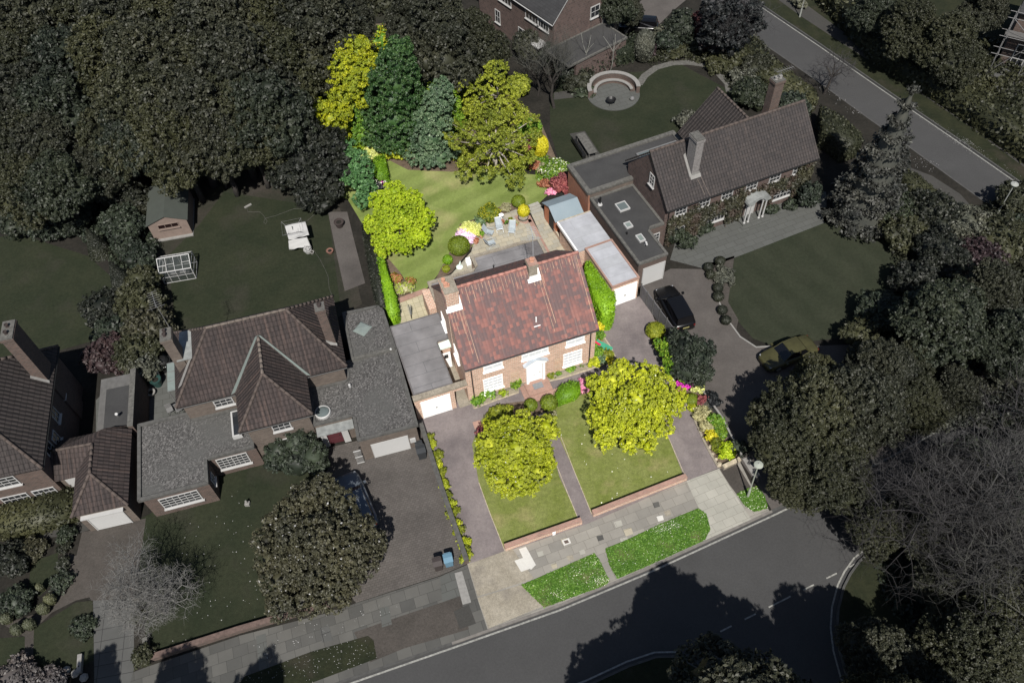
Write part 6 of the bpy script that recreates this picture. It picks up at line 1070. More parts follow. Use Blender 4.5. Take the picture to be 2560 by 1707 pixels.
# right side
b = G(2148, 545)
def spruce(name, label, b, H, Rr, mat, seed, tiers=11):
    rng = np.random.default_rng(seed); o = thing(name, label, 'conifer', (b.x, b.y, 0)); C, Nn, Ls = [], [], []; core = []
    for t in range(tiers):
        z = .4+(H-.6)*t/(tiers-1); r = Rr*(1-(z/H)**1.15)*.97+.12; nb = max(5, int(15*(r/Rr)+4))
        for k in range(nb):
            a = 6.283*(k+rng.random()*.8)/nb; rr = r*rng.uniform(.72, 1.12); m = int(60+190*rr/Rr); u = rng.random(m)**.6
            hx = np.cos(a)*u*rr; hy = np.sin(a)*u*rr; sw = rng.normal(size=m)*(.08+.24*u); zz = z-.38*u*rr+.16*(u**3)*rr+rng.normal(size=m)*.1
            C.append(np.stack([hx-np.sin(a)*sw, hy+np.cos(a)*sw, zz], 1)); Nn.append(unit(rng.normal(size=(m, 3))*.6+np.array([np.cos(a)*.3, np.sin(a)*.3, .8]))); Ls.append(.15*rng.uniform(.6, 1.2, m))
    C, Nn, Ls = np.concatenate(C), np.concatenate(Nn), np.concatenate(Ls); lv = leafquads(C, Nn, Ls, rng); V, Q = [], []; k = 14
    for j, z in enumerate(np.linspace(.3, H*.95, 7)): V += [(Rr*.6*(1-z/H)*math.cos(6.283*i/k), Rr*.6*(1-z/H)*math.sin(6.283*i/k), z) for i in range(k)]
    for j in range(6): Q += [(j*k+i, j*k+(i+1) % k, (j+1)*k+(i+1) % k, (j+1)*k+i) for i in range(k)]
    V, Q = join([lv, (np.array(V), np.array(Q))]); c = bpy.data.objects.new('crown', qmesh('crown', V, Q, [mat])); col.objects.link(c); c.parent = o; MB().tube((0, 0, 0), (0, 0, H*.97), .22, .03, 8).build('trunk', 'dim_bark', o); return o
spruce('spruce', 'tall grey spruce with tiered boughs beside the columned porch house', b, 13.2, 3.6, 'spruce_leaf', 51)
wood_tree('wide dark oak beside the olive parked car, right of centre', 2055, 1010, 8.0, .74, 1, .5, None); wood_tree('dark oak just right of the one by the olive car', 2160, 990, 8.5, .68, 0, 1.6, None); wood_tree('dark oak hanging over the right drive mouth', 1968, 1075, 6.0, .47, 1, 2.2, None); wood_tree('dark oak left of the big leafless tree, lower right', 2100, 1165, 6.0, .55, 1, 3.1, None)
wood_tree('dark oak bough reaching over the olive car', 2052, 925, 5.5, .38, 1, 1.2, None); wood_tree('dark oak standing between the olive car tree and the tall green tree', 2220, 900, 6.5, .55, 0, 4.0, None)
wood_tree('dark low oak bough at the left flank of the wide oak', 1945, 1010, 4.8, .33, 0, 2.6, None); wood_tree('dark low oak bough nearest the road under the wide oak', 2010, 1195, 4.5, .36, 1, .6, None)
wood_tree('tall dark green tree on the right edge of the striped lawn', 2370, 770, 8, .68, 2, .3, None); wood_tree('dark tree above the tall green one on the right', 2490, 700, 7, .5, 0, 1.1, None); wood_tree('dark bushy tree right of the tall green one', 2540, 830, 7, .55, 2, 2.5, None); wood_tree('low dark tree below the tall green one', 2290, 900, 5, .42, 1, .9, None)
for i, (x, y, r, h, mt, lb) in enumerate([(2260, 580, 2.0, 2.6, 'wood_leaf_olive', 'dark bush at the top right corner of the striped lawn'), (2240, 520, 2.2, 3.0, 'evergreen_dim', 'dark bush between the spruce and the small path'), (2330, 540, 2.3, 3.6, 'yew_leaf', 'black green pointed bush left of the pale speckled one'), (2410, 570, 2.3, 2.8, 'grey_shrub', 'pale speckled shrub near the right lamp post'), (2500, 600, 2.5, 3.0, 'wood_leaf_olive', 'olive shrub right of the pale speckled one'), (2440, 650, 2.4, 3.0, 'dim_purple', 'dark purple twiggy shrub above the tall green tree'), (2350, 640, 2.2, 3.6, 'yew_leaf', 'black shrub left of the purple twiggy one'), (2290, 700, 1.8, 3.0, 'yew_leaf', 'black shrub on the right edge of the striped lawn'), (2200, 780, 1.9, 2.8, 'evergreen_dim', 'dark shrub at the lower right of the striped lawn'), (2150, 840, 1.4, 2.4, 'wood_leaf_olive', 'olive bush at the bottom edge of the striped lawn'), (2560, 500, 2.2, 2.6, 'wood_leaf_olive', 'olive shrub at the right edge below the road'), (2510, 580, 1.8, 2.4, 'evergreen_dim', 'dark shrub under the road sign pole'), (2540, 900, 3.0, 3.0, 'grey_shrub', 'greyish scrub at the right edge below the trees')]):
    blob('shrub', lb, x, y, r, h, mt, leaf=.14, clump=.32, n=6, core=.78, dens=.9)
b = G(1725, 960)
tree('dark_shrub_tree', 'dark grey green shrub tree behind the glossy laurel', b, [gl(x, y, z, r, None, b) for x, y, z, r in ((1710, 870, 2.4, 1.2), (1735, 900, 2.2, 1.2), (1755, 870, 2.0, .8), (1715, 920, 1.8, 1.1), (1740, 935, 1.3, .9), (1695, 850, 2.0, .8), (1770, 880, 1.6, .6), (1762, 930, 1.2, .6))], 'evergreen_dim', 'dim_bark', leaf=0.1, clump=0.25, dens=.75, seed=34, core=.7, cat='shrub')
blob('dark_plant', 'inky shrub right of the dark red leaved one by the side wall', 1780, 1002, .7, .8, 'ink_leaf', leaf=.12); blob('dark_plant', 'grey green climber at the foot of the low side wall', 1845, 1120, .7, 1.0, 'evergreen_dim', leaf=.12, ry=.5)
bare_tree('bare_tree', 'huge leafless tree on the right, its twigs crossing the road', G(2440, 1430), 17.5, 1.0, 45, 5, 5, twig='twig_grey', bark='pale_limb', r0=.36, fork=.24, up=.28)
bare_tree('bare_tree', 'leafless dark tree at the right edge below the purple shrub', G(2540, 1230), 14, .9, 46, 5, 4, twig='twig_dark', bark='dim_bark', r0=.28)
bare_tree('bare_tree', 'leafless tree hanging over the junction from the right', G(2300, 1345), 12.5, 1.1, 47, 5, 5, twig='twig_dark', bark='dim_bark', r0=.22, up=.2)
bare_tree('bare_tree', 'leafless olive tree at the lower right corner', G(2500, 1600), 13, .9, 48, 5, 4, twig='twig_olive', bark='dim_bark', r0=.22)
for i, (x, y, z, s, k, lb) in enumerate([(2300, 985, 5, .42, 1, 'dark low tree between the wide oak and the leafless trees'), (2400, 960, 5, .4, 0, 'dark low tree in the grey scrub at the right'), (2200, 1300, 5, .36, 1, 'dark low tree behind the junction kerb'), (2330, 1270, 6, .5, 0, 'dark tree just inside the twigs of the huge leafless one'), (2420, 1180, 6, .5, 1, 'dark tree under the upper twigs of the huge leafless one'), (2460, 1610, 7, .6, 1, 'dark tree at the lower right corner of the photo'), (2380, 1440, 5, .4, 0, 'dark low tree under the huge leafless one'), (2225, 1640, 6, .5, 0, 'dark low tree at the corner of the side road'), (2540, 1480, 7, .6, 1, 'dark tree at the right edge above the lower corner'), (2480, 1330, 6, .55, 0, 'dark low tree among leafless branches at the right'), (2270, 1680, 5, .4, 0, 'dark tree at the bottom, right of the side road')]): wood_tree(lb, x, y, z, s, k, i*1.1, None)
# trees south of the road whose shadows fall across it
def shade_tree(label, x, y, H, s, k, rot, hs=None):
    o = wood_tree(label, 0, 0, H, s, k, rot, None); o.location = (x, y, 0); return o
shade_tree('tall dark tree at the bottom edge whose shadow crosses the road', 9.3, 7.2, 12.8, 1.0, 0, .8); shade_tree('dark tree at the bottom edge, left of the tallest one', 5.2, 5.8, 10.8, .74, 1, 2.0); shade_tree('dark tree at the bottom edge, right of the tallest one', 13.6, 7.6, 11.0, .55, 0, 1.2); shade_tree('slim dark tree at the bottom edge by the side road', 16.9, 8.2, 12.0, .48, 1, 2.9); shade_tree('dark tree at the bottom edge right of the slim one', 20.3, 8.0, 10.0, .5, 0, 3.3)
shade_tree('dark tree below the lower left edge shading the flagged drive', -26.0, 6.0, 12.5, .5, 0, .2); shade_tree('dark tree below the lower left pavement', -20.5, 6.0, 13, .45, 1, 1.9); shade_tree('dark tree below the dark verge', -15.6, 4.6, 13.5, .42, 2, 2.4)
# top right hedges, verge trees
hedge('hedge', 'dark hedge along the side of the wide road behind the tiled house', [(1845, 110), (1880, 100), (1960, 165), (2040, 225), (2045, 250), (2000, 262), (1900, 190)], 1.3, 'wood_leaf_olive', leaf=.16, dens=50, jit=.08)
hedge('hedge', 'clipped dark hedge between the tiled house and the road verge', [(2052, 262), (2100, 285), (2150, 330), (2160, 350), (2115, 365), (2058, 325)], 2.0, 'wood_leaf_olive', leaf=.14, dens=60, jit=.05)
hedge('hedge', 'low dark hedge right of the spruce by the small path', [(2250, 418), (2290, 430), (2360, 490), (2345, 510), (2280, 470)], 1.4, 'wood_leaf_olive', leaf=.14, dens=60)
hedge('hedge', 'long dark hedge beyond the wide road at the top right', [(2050, -40), (2110, -30), (2200, 30), (2300, 130), (2420, 200), (2560, 290), (2700, 400), (2700, 440), (2560, 350), (2400, 240), (2300, 175), (2190, 110)], 2.0, 'wood_leaf_olive', leaf=.22, dens=34, jit=.15, seed=9)
for i, (x, y, z, s, k, lb) in enumerate([(2385, 75, 8, .66, 1, 'large dark tree before the scaffolded house'), (2290, 30, 8, .6, 1, 'dark tree left of the large one at the top right'), (2475, -10, 8, .5, 0, 'dark tree at the top edge above the scaffold'), (2190, 10, 6, .5, 2, 'dark tree at the top edge beyond the wide road'), (2400, 140, 6, .4, 1, 'small dark tree under the large one at the top right'), (1545, -12, 7, .42, 2, 'dark tree at the top edge right of the gabled house'), (1580, 12, 5, .3, 0, 'small dark tree at the top edge beside the drive')]): wood_tree(lb, x, y, z, s, k, i*1.7, None)
bare_tree('bare_tree', 'small bare tree on the verge of the wide road', G(2060, 235), 6.5, .95, 61, 4, 4, twig='twig_dark', bark='dim_bark', r0=.14, up=.2); bare_tree('bare_tree', 'grey dense twiggy tree by the wide road at the top', G(1795, 150), 8.5, .8, 62, 5, 4, twig='twig_dark', bark='dim_bark', r0=.16)
b = G(1778, 130)
tree('dark_tree', 'dim grey leaved tree on the roadside above the curved lawn', b, [gl(x, y, z, r, None, b) for x, y, z, r in ((1800, 60, 4.5, 2.0), (1850, 30, 5.5, 2.0), (1790, 20, 5.5, 1.6), (1830, 90, 3.5, 1.6), (1880, 60, 4.0, 1.2), (1780, 100, 2.6, 1.4))], 'ink_leaf', 'dim_bark', leaf=0.17, clump=0.4, dens=.5, seed=35, core=.3, low=-.8)
for i, (x, y, r, h, mt, lb) in enumerate([(1748, 70, 1.5, 3.0, 'dim_red', 'dark red shrub above the curved lawn'), (1700, 70, 1.9, 3.6, 'wood_leaf_green', 'green shrub left of the dark red one'), (1770, 105, 1.4, 2.2, 'dim_purple', 'purple shrub right of the dark red one'), (1670, 105, 1.3, 2.2, 'evergreen_dim', 'dark shrub between the grey column and the green shrub'), (1650, 90, 1.0, 1.8, 'grey_shrub', 'pale speckled shrub right of the grey column'), (1800, 160, 1.6, 1.4, 'wood_leaf_olive', 'olive shrub at the right of the curved lawn edge'), (1845, 150, 1.4, 1.6, 'wood_leaf_olive', 'olive shrub before the roadside hedge'), (1890, 165, 1.6, 2.0, 'wood_leaf', 'dark bush right of the olive shrubs'), (1860, 195, 1.4, 1.4, 'grey_shrub', 'grey low shrub near the tall chimney'), (1878, 235, 2.0, 2.6, 'wood_leaf_green', 'bright rounded green bush left of the tall chimney'), (1985, 260, 1.6, 2.0, 'evergreen_dim', 'dark bush right of the tall chimney'), (1735, 110, 1.0, 1.4, 'wood_leaf_green', 'small green shrub below the dark red one'), (1620, 130, .8, 1.4, 'dim_purple', 'dark upright bush at the arc bench'), (1690, 130, 1.2, .9, 'wood_leaf_olive', 'low plants at the top of the curved edging'), (1460, 225, 1.3, .5, 'evergreen_dim', 'low planting left of the arc bench'), (1715, 300, 1.1, 1.1, 'grey_shrub', 'pale spiky shrub by the rear gable'), (1390, 130, 2.0, 3.0, 'evergreen_dim', 'dark evergreen at the corner of the gabled house'), (1440, 200, 1.6, 1.6, 'wood_leaf', 'dark low shrub left of the arc bench'), (1320, 120, 1.6, 3.4, 'wood_leaf', 'dark shrub below the big oak next to the gabled house'), (2000, 8, 1.0, .8, 'grey_shrub', 'low tuft at the foot of the top lamp post'), (1580, 60, 1.3, 1.2, 'wood_leaf_olive', 'olive shrub beside the black car at the top')]):
    blob('shrub', lb, x, y, r, h, mt, leaf=.16, clump=.36, n=5, core=.85, dens=.95)
hedge('hedge', 'dark mixed hedge behind the arc bench', [(1400, 226), (1440, 212), (1485, 190), (1530, 168), (1592, 152), (1600, 122), (1500, 148), (1420, 178), (1388, 200)], 1.9, 'wood_leaf_green', leaf=.14, dens=70, jit=.2, seed=12, zpix=0)
clipped('grey_column', 'pale grey green conical conifer by the arc bench', 1611, 115, 1.0, 3.6, 'grey_shrub', leaf=.14)
for x, lb in ((1458, 'left of two slim white birch stems before the hedge'), (1524, 'right of two slim white birch stems before the hedge')):
    b_ = G(x, 205 if x < 1500 else 185); bare_tree('birch', lb, b_, 4.2, .4, int(x), 2, 3, twig='twig_grey', bark='white_bark', r0=.05, fork=.7, cat='birch')
# ivy on the right-hand neighbour, ivy belongs to nobody's wall: a climber of its own
rng = np.random.default_rng(77); C = []; Nn = []
for x0, x1, z0, z1, dn in ((6.9, 21.0, 2.15, 3.2, 260), (12.75, 14.3, .3, 2.6, 240), (16.5, 17.3, .3, 2.6, 240), (8.75, 10.8, .3, 2.6, 240), (6.9, 7.65, .2, 2.6, 220), (19.4, 21.1, .3, 4.3, 260), (10.8, 12.8, 1.6, 2.2, 120), (17.2, 19.4, 1.9, 2.3, 120), (8.8, 9.7, 2.5, 3.9, 60), (13.2, 14.2, 3.0, 3.8, 60)):
    n = int((x1-x0)*(z1-z0)*dn); xx = rng.uniform(x0, x1, n); zz = rng.uniform(z0, z1, n)+rng.normal(size=n)*.12; C.append(np.stack([xx, 4.1-.05-rng.random(n)*.28-.1*np.sin(xx*2.1)**2, zz], 1)); Nn.append(unit(rng.normal(size=(n, 3))*.5+np.array([0, -.8, .5])))
C = np.concatenate(C); Nn = np.concatenate(Nn); V, Q = leafquads(C, Nn, .13*rng.uniform(.6, 1.2, len(C)), rng); o = bpy.data.objects.new('ivy', qmesh('ivy', V, Q, ['ivy_leaf'])); col.objects.link(o); o.location = RO; o.rotation_euler = (0, 0, R(RYAW)); tag(o, 'brown green ivy climbing over the front of the porch house', 'climber')
for x, y, r, h, lb in ((1690, 590, 1.1, 1.6, 'left end of the house front'), (1720, 605, .9, 1.4, 'second from the left of the house front'), (1760, 575, .8, 1.0, 'left of the porch'), (1930, 525, .7, .8, 'right of the porch'), (1975, 512, .8, .8, 'under the double window'), (2025, 490, 1.2, 2.6, 'right end of the house front')):
    blob('front_bush', 'dark bush below the ivy, '+lb, x, y, r, h, 'evergreen_dim', leaf=.13, clump=.28, ry=r*.6, yaw=21)
for x, y, r, lb in ((1771, 668, .42, 'top left'), (1800, 652, .42, 'top middle'), (1776, 686, .38, 'just below the top left'), (1795, 720, .42, 'middle left'), (1796, 741, .45, 'below the middle left'), (1806, 775, .4, 'lower'), (1815, 800, .4, 'lowest')): clipped('box_ball', 'dark box ball of the drive island bed, '+lb, x, y, r, .7, 'box_dim', group='box balls in the drive island bed')
blob('straw_shrub', 'straw coloured shrub in the middle of the drive island bed', 1812, 690, .8, .6, 'grey_shrub', leaf=.1, ry=1.2)

# ================================================================== VEHICLES
def heading(a, b): v = G(*b)-G(*a); return math.degrees(math.atan2(v.y, v.x))
def car(name, label, c, yaw, L, W, H, paint, roofm, suv=False, boot=False):
    """forward is +x; body is one lofted shell, glasshouse and roof sit on it"""
    o = thing(name, label, 'car', c, yaw); h = L/2; belt = H*.60; hood = H*.54
    st = [(-1, .70, .62), (-.97, .86, .80), (-.90, .95, .97), (-.75, 1, 1.0), (-.4, 1, 1.0), (0, 1, 1.0), (.3, 1, 1.0), (.48, .99, .97), (.7, .97, .90), (.86, .92, .82), (.95, .82, .72), (1, .62, .58)]
    mb = MB(); rings = []
    for x, wf, zf in st:
        w = W/2*wf; z = (belt if x < .42 else hood+(belt-hood)*max(0, (.7-x)/.28) if x < .7 else hood)*(.55+.45*zf); b0 = .22; ring = [(-w*.94, b0), (-w, b0+.18), (-w, z-.16), (-w*.95, z-.05), (-w*.82, z), (0, z+.015), (w*.82, z), (w*.95, z-.05), (w, z-.16), (w, b0+.18), (w*.94, b0)]
        rings.append([(x*h, y, zz) for y, zz in ring])
    n = 11
    for r in rings: mb.v += r
    for i in range(len(rings)-1):
        for k in range(n): j = (k+1) % n; mb.f.append((i*n+k, (i+1)*n+k, (i+1)*n+j, i*n+j)); mb.m.append(0)
    mb.f.append(tuple(range(n))); mb.m.append(0); mb.f.append(tuple(range(len(rings)*n-1, (len(rings)-1)*n-1, -1))); mb.m.append(0)
    body = mb.build('body', paint, o, smooth=True)
    rb = -.93 if not boot else -.62; rt = rb+(.10 if not boot else .22); ft = .12; fb = .42
    cw = W/2*.86; tw = W/2*.70
    g_ = MB(); S = [(rb*h, cw*.93, belt-.02, 0), (rt*h, tw, H-.06, 1), (ft*h, tw, H-.06, 1), (fb*h, cw*.95, belt-.04, 0)]
    P = [(S[0][0], -cw*.9, belt-.03), (S[0][0], cw*.9, belt-.03), (rt*h, tw*.94, H-.05), (rt*h, -tw*.94, H-.05), (ft*h, tw, H-.05), (ft*h, -tw, H-.05), (fb*h, cw*.93, belt-.05), (fb*h, -cw*.93, belt-.05), (rt*h*.8-.02, cw, belt-.03), (rt*h*.8-.02, -cw, belt-.03)]
    for f in ((0, 1, 2, 3), (1, 8, 4, 2), (8, 6, 4), (9, 0, 3, 5), (7, 9, 5), (6, 7, 5, 4), (2, 4, 5, 3), (1, 0, 7, 6)): g_.face([P[i] for i in f])
    g_.build('windows', 'car_glass', o); r_ = MB()
    xs = np.linspace(rt*h-.03, ft*h+.06, 7)
    for i in range(6):
        c0_, c1_ = [.045*math.sin(math.pi*(i+q)/6) for q in (0, 1)]
        for y0, y1, e0, e1 in ((-tw*1.0, -tw*.6, 0, .03), (-tw*.6, 0, .03, .045), (0, tw*.6, .045, .03), (tw*.6, tw*1.0, .03, 0)):
            r_.face([(xs[i], y0, H-.05+c0_+e0), (xs[i+1], y0, H-.05+c1_+e0), (xs[i+1], y1, H-.05+c1_+e1), (xs[i], y1, H-.05+c0_+e1)])
    r_.box(rt*h-.03, ft*h+.06, -tw*1.02, tw*1.02, H-.075, H-.045); r_.build('roof', roofm, o, smooth=False)
    for sy in (-1, 1):
        for p, q, r1, r2 in (((fb*h-.03, sy*cw*.94, belt-.03), (ft*h, sy*tw, H-.05), .03, .03), ((-.22*h, sy*cw*1.0, belt-.02), (-.2*h, sy*tw*1.01, H-.06), .03, .03), ((rb*h, sy*cw*.91, belt-.02), (rt*h, sy*tw*.95, H-.05), .04, .035)): MB().tube(p, q, r1, r2, 5).build('pillar', paint, o)
        m_ = MB(); m_.box(.36*h, .36*h+.16, sy*(W/2+.02) if sy > 0 else -W/2-.2, sy*(W/2+.2) if sy > 0 else -W/2-.02, belt-.02, belt+.13); m_.build('wing_mirror', paint, o)
        a = MB(); a.box(h*.86, h*.945, sy*W*.30-.17, sy*W*.30+.17, hood*.72, hood*.88); a.build('headlight', 'head_lamp', o)
        a = MB(); a.box(-h*.995, -h*.93, sy*W*.36-.1, sy*W*.36+.1, belt*.62, belt*.84); a.build('tail_light', 'lamp_red', o)
        for x in (.62*h, -.60*h):
            wt = MB(); wt.tube((x, sy*(W/2-.2), .33), (x, sy*(W/2+.005), .33), .33, .33, 18); wh = wt.build('wheel', 'rubber', o); wr_ = MB(); wr_.tube((x, sy*(W/2-.02), .33), (x, sy*(W/2+.02), .33), .21, .19, 12); wr_.build('rim', 'dim_steel', wh)
    a = MB(); a.box(-h-.005, -h*.985, -.26, .26, .55, .67); a.build('number_plate', 'plate_yellow', o)
    a = MB(); a.box(-h*.99, -h*.9, -W*.42, W*.42, .25, .42); a.build('bumper', 'rubber', o); a = MB(); a.box(h*.9, h*.99, -W*.38, W*.38, .25, .4); a.build('bumper', 'rubber', o); return o
car('parked_car', 'shiny black car parked on the right neighbour drive by the grey fence', G(1684, 780), heading((1717, 822), (1664, 728)), 4.35, 1.85, 1.55, 'black_paint', 'black_paint', True)
car('parked_car', 'silver blue car half hidden under the dusky magnolia', G(893, 1262), heading((952, 1322), (912, 1226)), 4.5, 1.85, 1.45, 'silver_paint', 'silver_paint')
car('parked_car', 'olive gold car in tree shade at the edge of the striped lawn', G(1966, 893), heading((2020, 872), (1912, 915)), 4.4, 1.8, 1.4, 'olive_paint', 'olive_paint', boot=True)
car('parked_car', 'black car beside the grey conical conifer at the top', G(1596, 76), heading((1640, 76), (1575, 72)), 4.2, 1.8, 1.45, 'black_paint', 'black_paint')
# ================================================================== STREET FURNITURE AND SMALL THINGS
def lamp_post(label, bx, by, hx, hy, H, mat, r=.3, vertical=False):
    b = G(bx, by); t = G(hx, hy, H) if not vertical else Vector((b.x, b.y, H)); d = t-b; o = thing('street_lamp', label, 'street lamp', b, 0, 'street lamps'); d.z = H
    a = MB(); a.tube((0, 0, 0), d*.22, .09, .085, 10); a.tube(d*.22, d*.98, .05, .04, 8); a.build('pole', mat, o); a = MB(); a.lathe([(.03, -.22), (.1, -.18), (.1, -.06), (r*.55, -.05), (r, -.02), (r*.92, .03), (r*.4, .07), (.05, .09)], tuple(d), 24); a.build('lamp_head', mat, o); a = MB(); a.lathe([(.03, .085), (.045, .1), (.03, .15), (.01, .155)], tuple(d), 8); a.build('photocell', 'dim_white', o); return o
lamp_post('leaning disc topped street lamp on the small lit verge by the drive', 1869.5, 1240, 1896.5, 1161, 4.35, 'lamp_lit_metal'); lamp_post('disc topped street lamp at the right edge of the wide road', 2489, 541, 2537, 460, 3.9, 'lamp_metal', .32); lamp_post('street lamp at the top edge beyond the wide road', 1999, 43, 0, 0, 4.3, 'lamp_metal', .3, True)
b = G(2509, 534); a = MB(); a.tube((0, 0, 0), (0, 0, 2.1), .03, .03, 6); o = thing('road_sign', 'slim sign pole with small plate beside the right street lamp', 'sign pole', b); a.build('pole', 'lamp_metal', o); a = MB(); a.box(-.14, .14, -.04, -.02, 1.8, 2.1); a.build('plate', 'dim_steel', o)
def bin_(label, px, py, yaw, m1, m2, w=.56, d=.62, h=1.0):
    o = thing('wheelie_bin', label, 'bin', G(px, py), yaw); a = MB(); n = [(-w*.42, -d*.4), (w*.42, -d*.4), (w*.42, d*.4), (-w*.42, d*.4)]; a.v = [(x, y, .06) for x, y in n]+[(x*1.16, y*1.2, h*.9) for x, y in n]; a.f = [(0, 3, 2, 1), (0, 1, 5, 4), (1, 2, 6, 5), (2, 3, 7, 6), (3, 0, 4, 7), (4, 5, 6, 7)]; a.m = [0]*6; a.build('body', m1, o)
    l = MB(); l.extr_x([(-d*.52, h*.9), (-d*.5, h*.95), (0, h*1.02), (d*.46, h*.98), (d*.54, h*.9)], -w*.53, w*.53); l.build('lid', m2, o)
    for s in (-1, 1): q = MB(); q.tube((s*w*.44, d*.42, .12), (s*w*.52, d*.42, .12), .12, .12, 12); q.build('wheel', 'rubber', o)
    q = MB(); q.tube((-w*.4, d*.58, h*.9), (w*.4, d*.58, h*.9), .02, .02, 6); q.build('handle', m1, o); return o
bin_('dark grey wheelie bin standing by the left neighbour garage', 1056, 1140, 13, 'bin_dark', 'bin_dark', .62, .7, 1.1); bin_('small dark box bin just behind the garage wheelie bin', 1050, 1122, 13, 'bin_dark', 'bin_dark', .5, .5, .8); bin_('brown wheelie bin at the end of the paved drive', 1097, 1418, 12, 'bin_brown', 'bin_brown'); bin_('wheelie bin with bright blue lid at the end of the paved drive', 1123, 1408, 12, 'bin_blue', 'bin_blue')
def pot(label, px, py, r, h, mat, plant=None, name='plant_pot', cat='pot', group=None):
    o = thing(name, label, cat, G(px, py), 0, group); a = MB(); a.lathe([(r*.68, 0), (r*.95, h*.85), (r*1.06, h*.86), (r*1.06, h), (r*.9, h), (r*.86, h*.88)], (0, 0, 0), 14); a.build('pot', mat, o)
    if plant:
        me = crown_mesh('plant', [(0, 0, h+r*.5, r, r, r*.8)], plant, .07, .12, .8, int(px), .5, per=12); q = bpy.data.objects.new('plant', me); col.objects.link(q); q.parent = o
    else: q = MB(); q.lathe([(r*.84, h*.87), (.01, h*.9)], (0, 0, 0), 12); q.build('soil', 'dark_soil', o)
    return o
pot('terracotta pot with a green plant at the left patio edge', 1204, 594, .22, .35, 'terracotta', 'mid_leaf'); pot('terracotta pot with rusty plant below the lilac azalea', 1190, 608, .25, .25, 'terracotta', 'red_flower'); pot('terracotta pot with small plant right of the white ornament', 1277, 557, .2, .3, 'terracotta', 'olive_leaf'); pot('low pot of dry plants before the round pond', 1291, 562, .22, .2, 'terracotta', 'dry_leaf'); pot('terracotta pot with orange plant below the white ornament', 1254, 563, .2, .3, 'terracotta', 'red_flower')
pot('tiny dark pot, left one of a pair on the patio edge', 1263, 561, .12, .2, 'dark_pot', 'mid_leaf'); pot('tiny dark pot, right one of a pair on the patio edge', 1268, 560, .12, .2, 'dark_pot', 'laurel_leaf')
pot('large empty dark pot standing on the long garden path', 850, 566, .42, .6, 'dark_pot'); pot('terracotta pot on the dark lawn beside the long path', 826, 632, .3, .3, 'dim_pot'); pot('small pale pot beside the white laundry basket', 781, 634, .18, .22, 'dim_stone')
pot('white wicker laundry basket under the washing line', 771, 631, .33, .38, 'dim_white', 'dim_sheet', 'laundry_basket', 'basket'); pot('round pale tub on the dark side terrace', 381, 986, .32, .35, 'dim_stone'); pot('teal tub on the dark side terrace', 397, 962, .42, .8, 'teal_bin', None, 'tub', 'tub'); pot('pale ball shaped planter beside the purple bush', 296, 893, .32, .4, 'dim_stone', 'grey_shrub')
# white ornament, pond rim
a = MB(); a.lathe([(.16, 0), (.12, .1), (.06, .2), (.06, .5), (.2, .6), (.22, .66), (.15, .64)], (0, 0, 0), 14); tag(a.build('bird_bath', 'white_paint', loc=G(1254, 551)), 'small white bird bath on the patio edge', 'bird bath')
o = thing('pond', 'round stone filled pond with black rim below the yellow ball bush', 'pond', G(1308, 547)); a = MB()
for k in range(28): p, q = [(.44*math.cos(6.283*i/28), .44*math.sin(6.283*i/28), .2) for i in (k, k+1)]; a.tube(p, q, .035, .035, 6)
a.build('rim', 'black_metal', o); a = MB(); a.lathe([(.43, 0), (.42, .16), (.01, .18)], (0, 0, 0), 24); a.build('stones', 'stone_coping', o)
def deck_chair(label, px, py, yaw):
    o = thing('garden_chair', label, 'garden chair', G(px, py), yaw, 'blue grey garden chairs on the patio'); f = MB()
    for s in (-1, 1):
        f.path([(-.35, s*.28, 0), (.3, s*.28, .42), (.62, s*.28, .95)], .018, 6); f.path([(.35, s*.28, 0), (-.3, s*.28, .38)], .018, 6); f.path([(-.25, s*.3, .6), (.35, s*.3, .62)], .018, 6)
    f.tube((-.3, -.28, .38), (-.3, .28, .38), .018, .018, 6); f.tube((.62, -.28, .95), (.62, .28, .95), .018, .018, 6); f.build('frame', 'galvanised', o)
    a = MB(); a.face([(-.3, -.25, .39), (.28, -.25, .40), (.28, .25, .40), (-.3, .25, .39)]); a.face([(-.3, .25, .385), (.28, .25, .395), (.28, -.25, .395), (-.3, -.25, .385)]); a.build('seat', 'chair_cloth', o); a = MB(); a.extr_y([(.28, .40), (.61, .95), (.63, .94), (.3, .39)], -.25, .25); a.build('backrest', 'chair_cloth', o); return o
deck_chair('blue grey garden chair at the left of the patio', 1225, 588, 160); deck_chair('blue grey garden chair nearest the plant pots', 1249, 575, 100); deck_chair('blue grey garden chair at the right of the group of four', 1280, 583, 80); deck_chair('blue grey garden chair nearest the house roof', 1229, 614, 200)
o = thing('folded_parasol', 'folded teal parasol in a round base by the flat roof edge', 'parasol', G(1149, 668)); a = MB(); a.lathe([(.28, 0), (.28, .06), (.05, .1)], (0, 0, 0), 16); a.build('base', 'green_canopy', o); a = MB(); a.tube((0, 0, .05), (.1, .1, .6), .025, .02, 8); a.build('pole', 'white_paint', o); a = MB(); a.tube((.04, .04, .3), (.1, .1, .62), .09, .03, 8); a.build('canopy', 'green_canopy', o)
a = MB(); a.box(-.22, .22, -.18, .18, 0, .3); a.box(-.2, .2, .1, .2, .3, .6); tag(a.build('small_white_stool', 'white_paint', loc=G(1172, 660), yaw=20), 'small white slatted seat beside the folded parasol', 'stool')
o = thing('rotary_dryer', 'folded rotary clothes dryer on the square paved yard', 'clothes dryer', G(1029, 797)); a = MB(); a.tube((0, 0, 0), (0, 0, 1.75), .03, .025, 8); a.build('pole', 'black_metal', o); a = MB()
for k in range(4): c_, s_ = math.cos(k*1.57+.4), math.sin(k*1.57+.4); a.tube((c_*.05, s_*.05, .55), (c_*.13, s_*.13, 1.7), .015, .015, 5)
a.build('arms', 'galvanised', o)
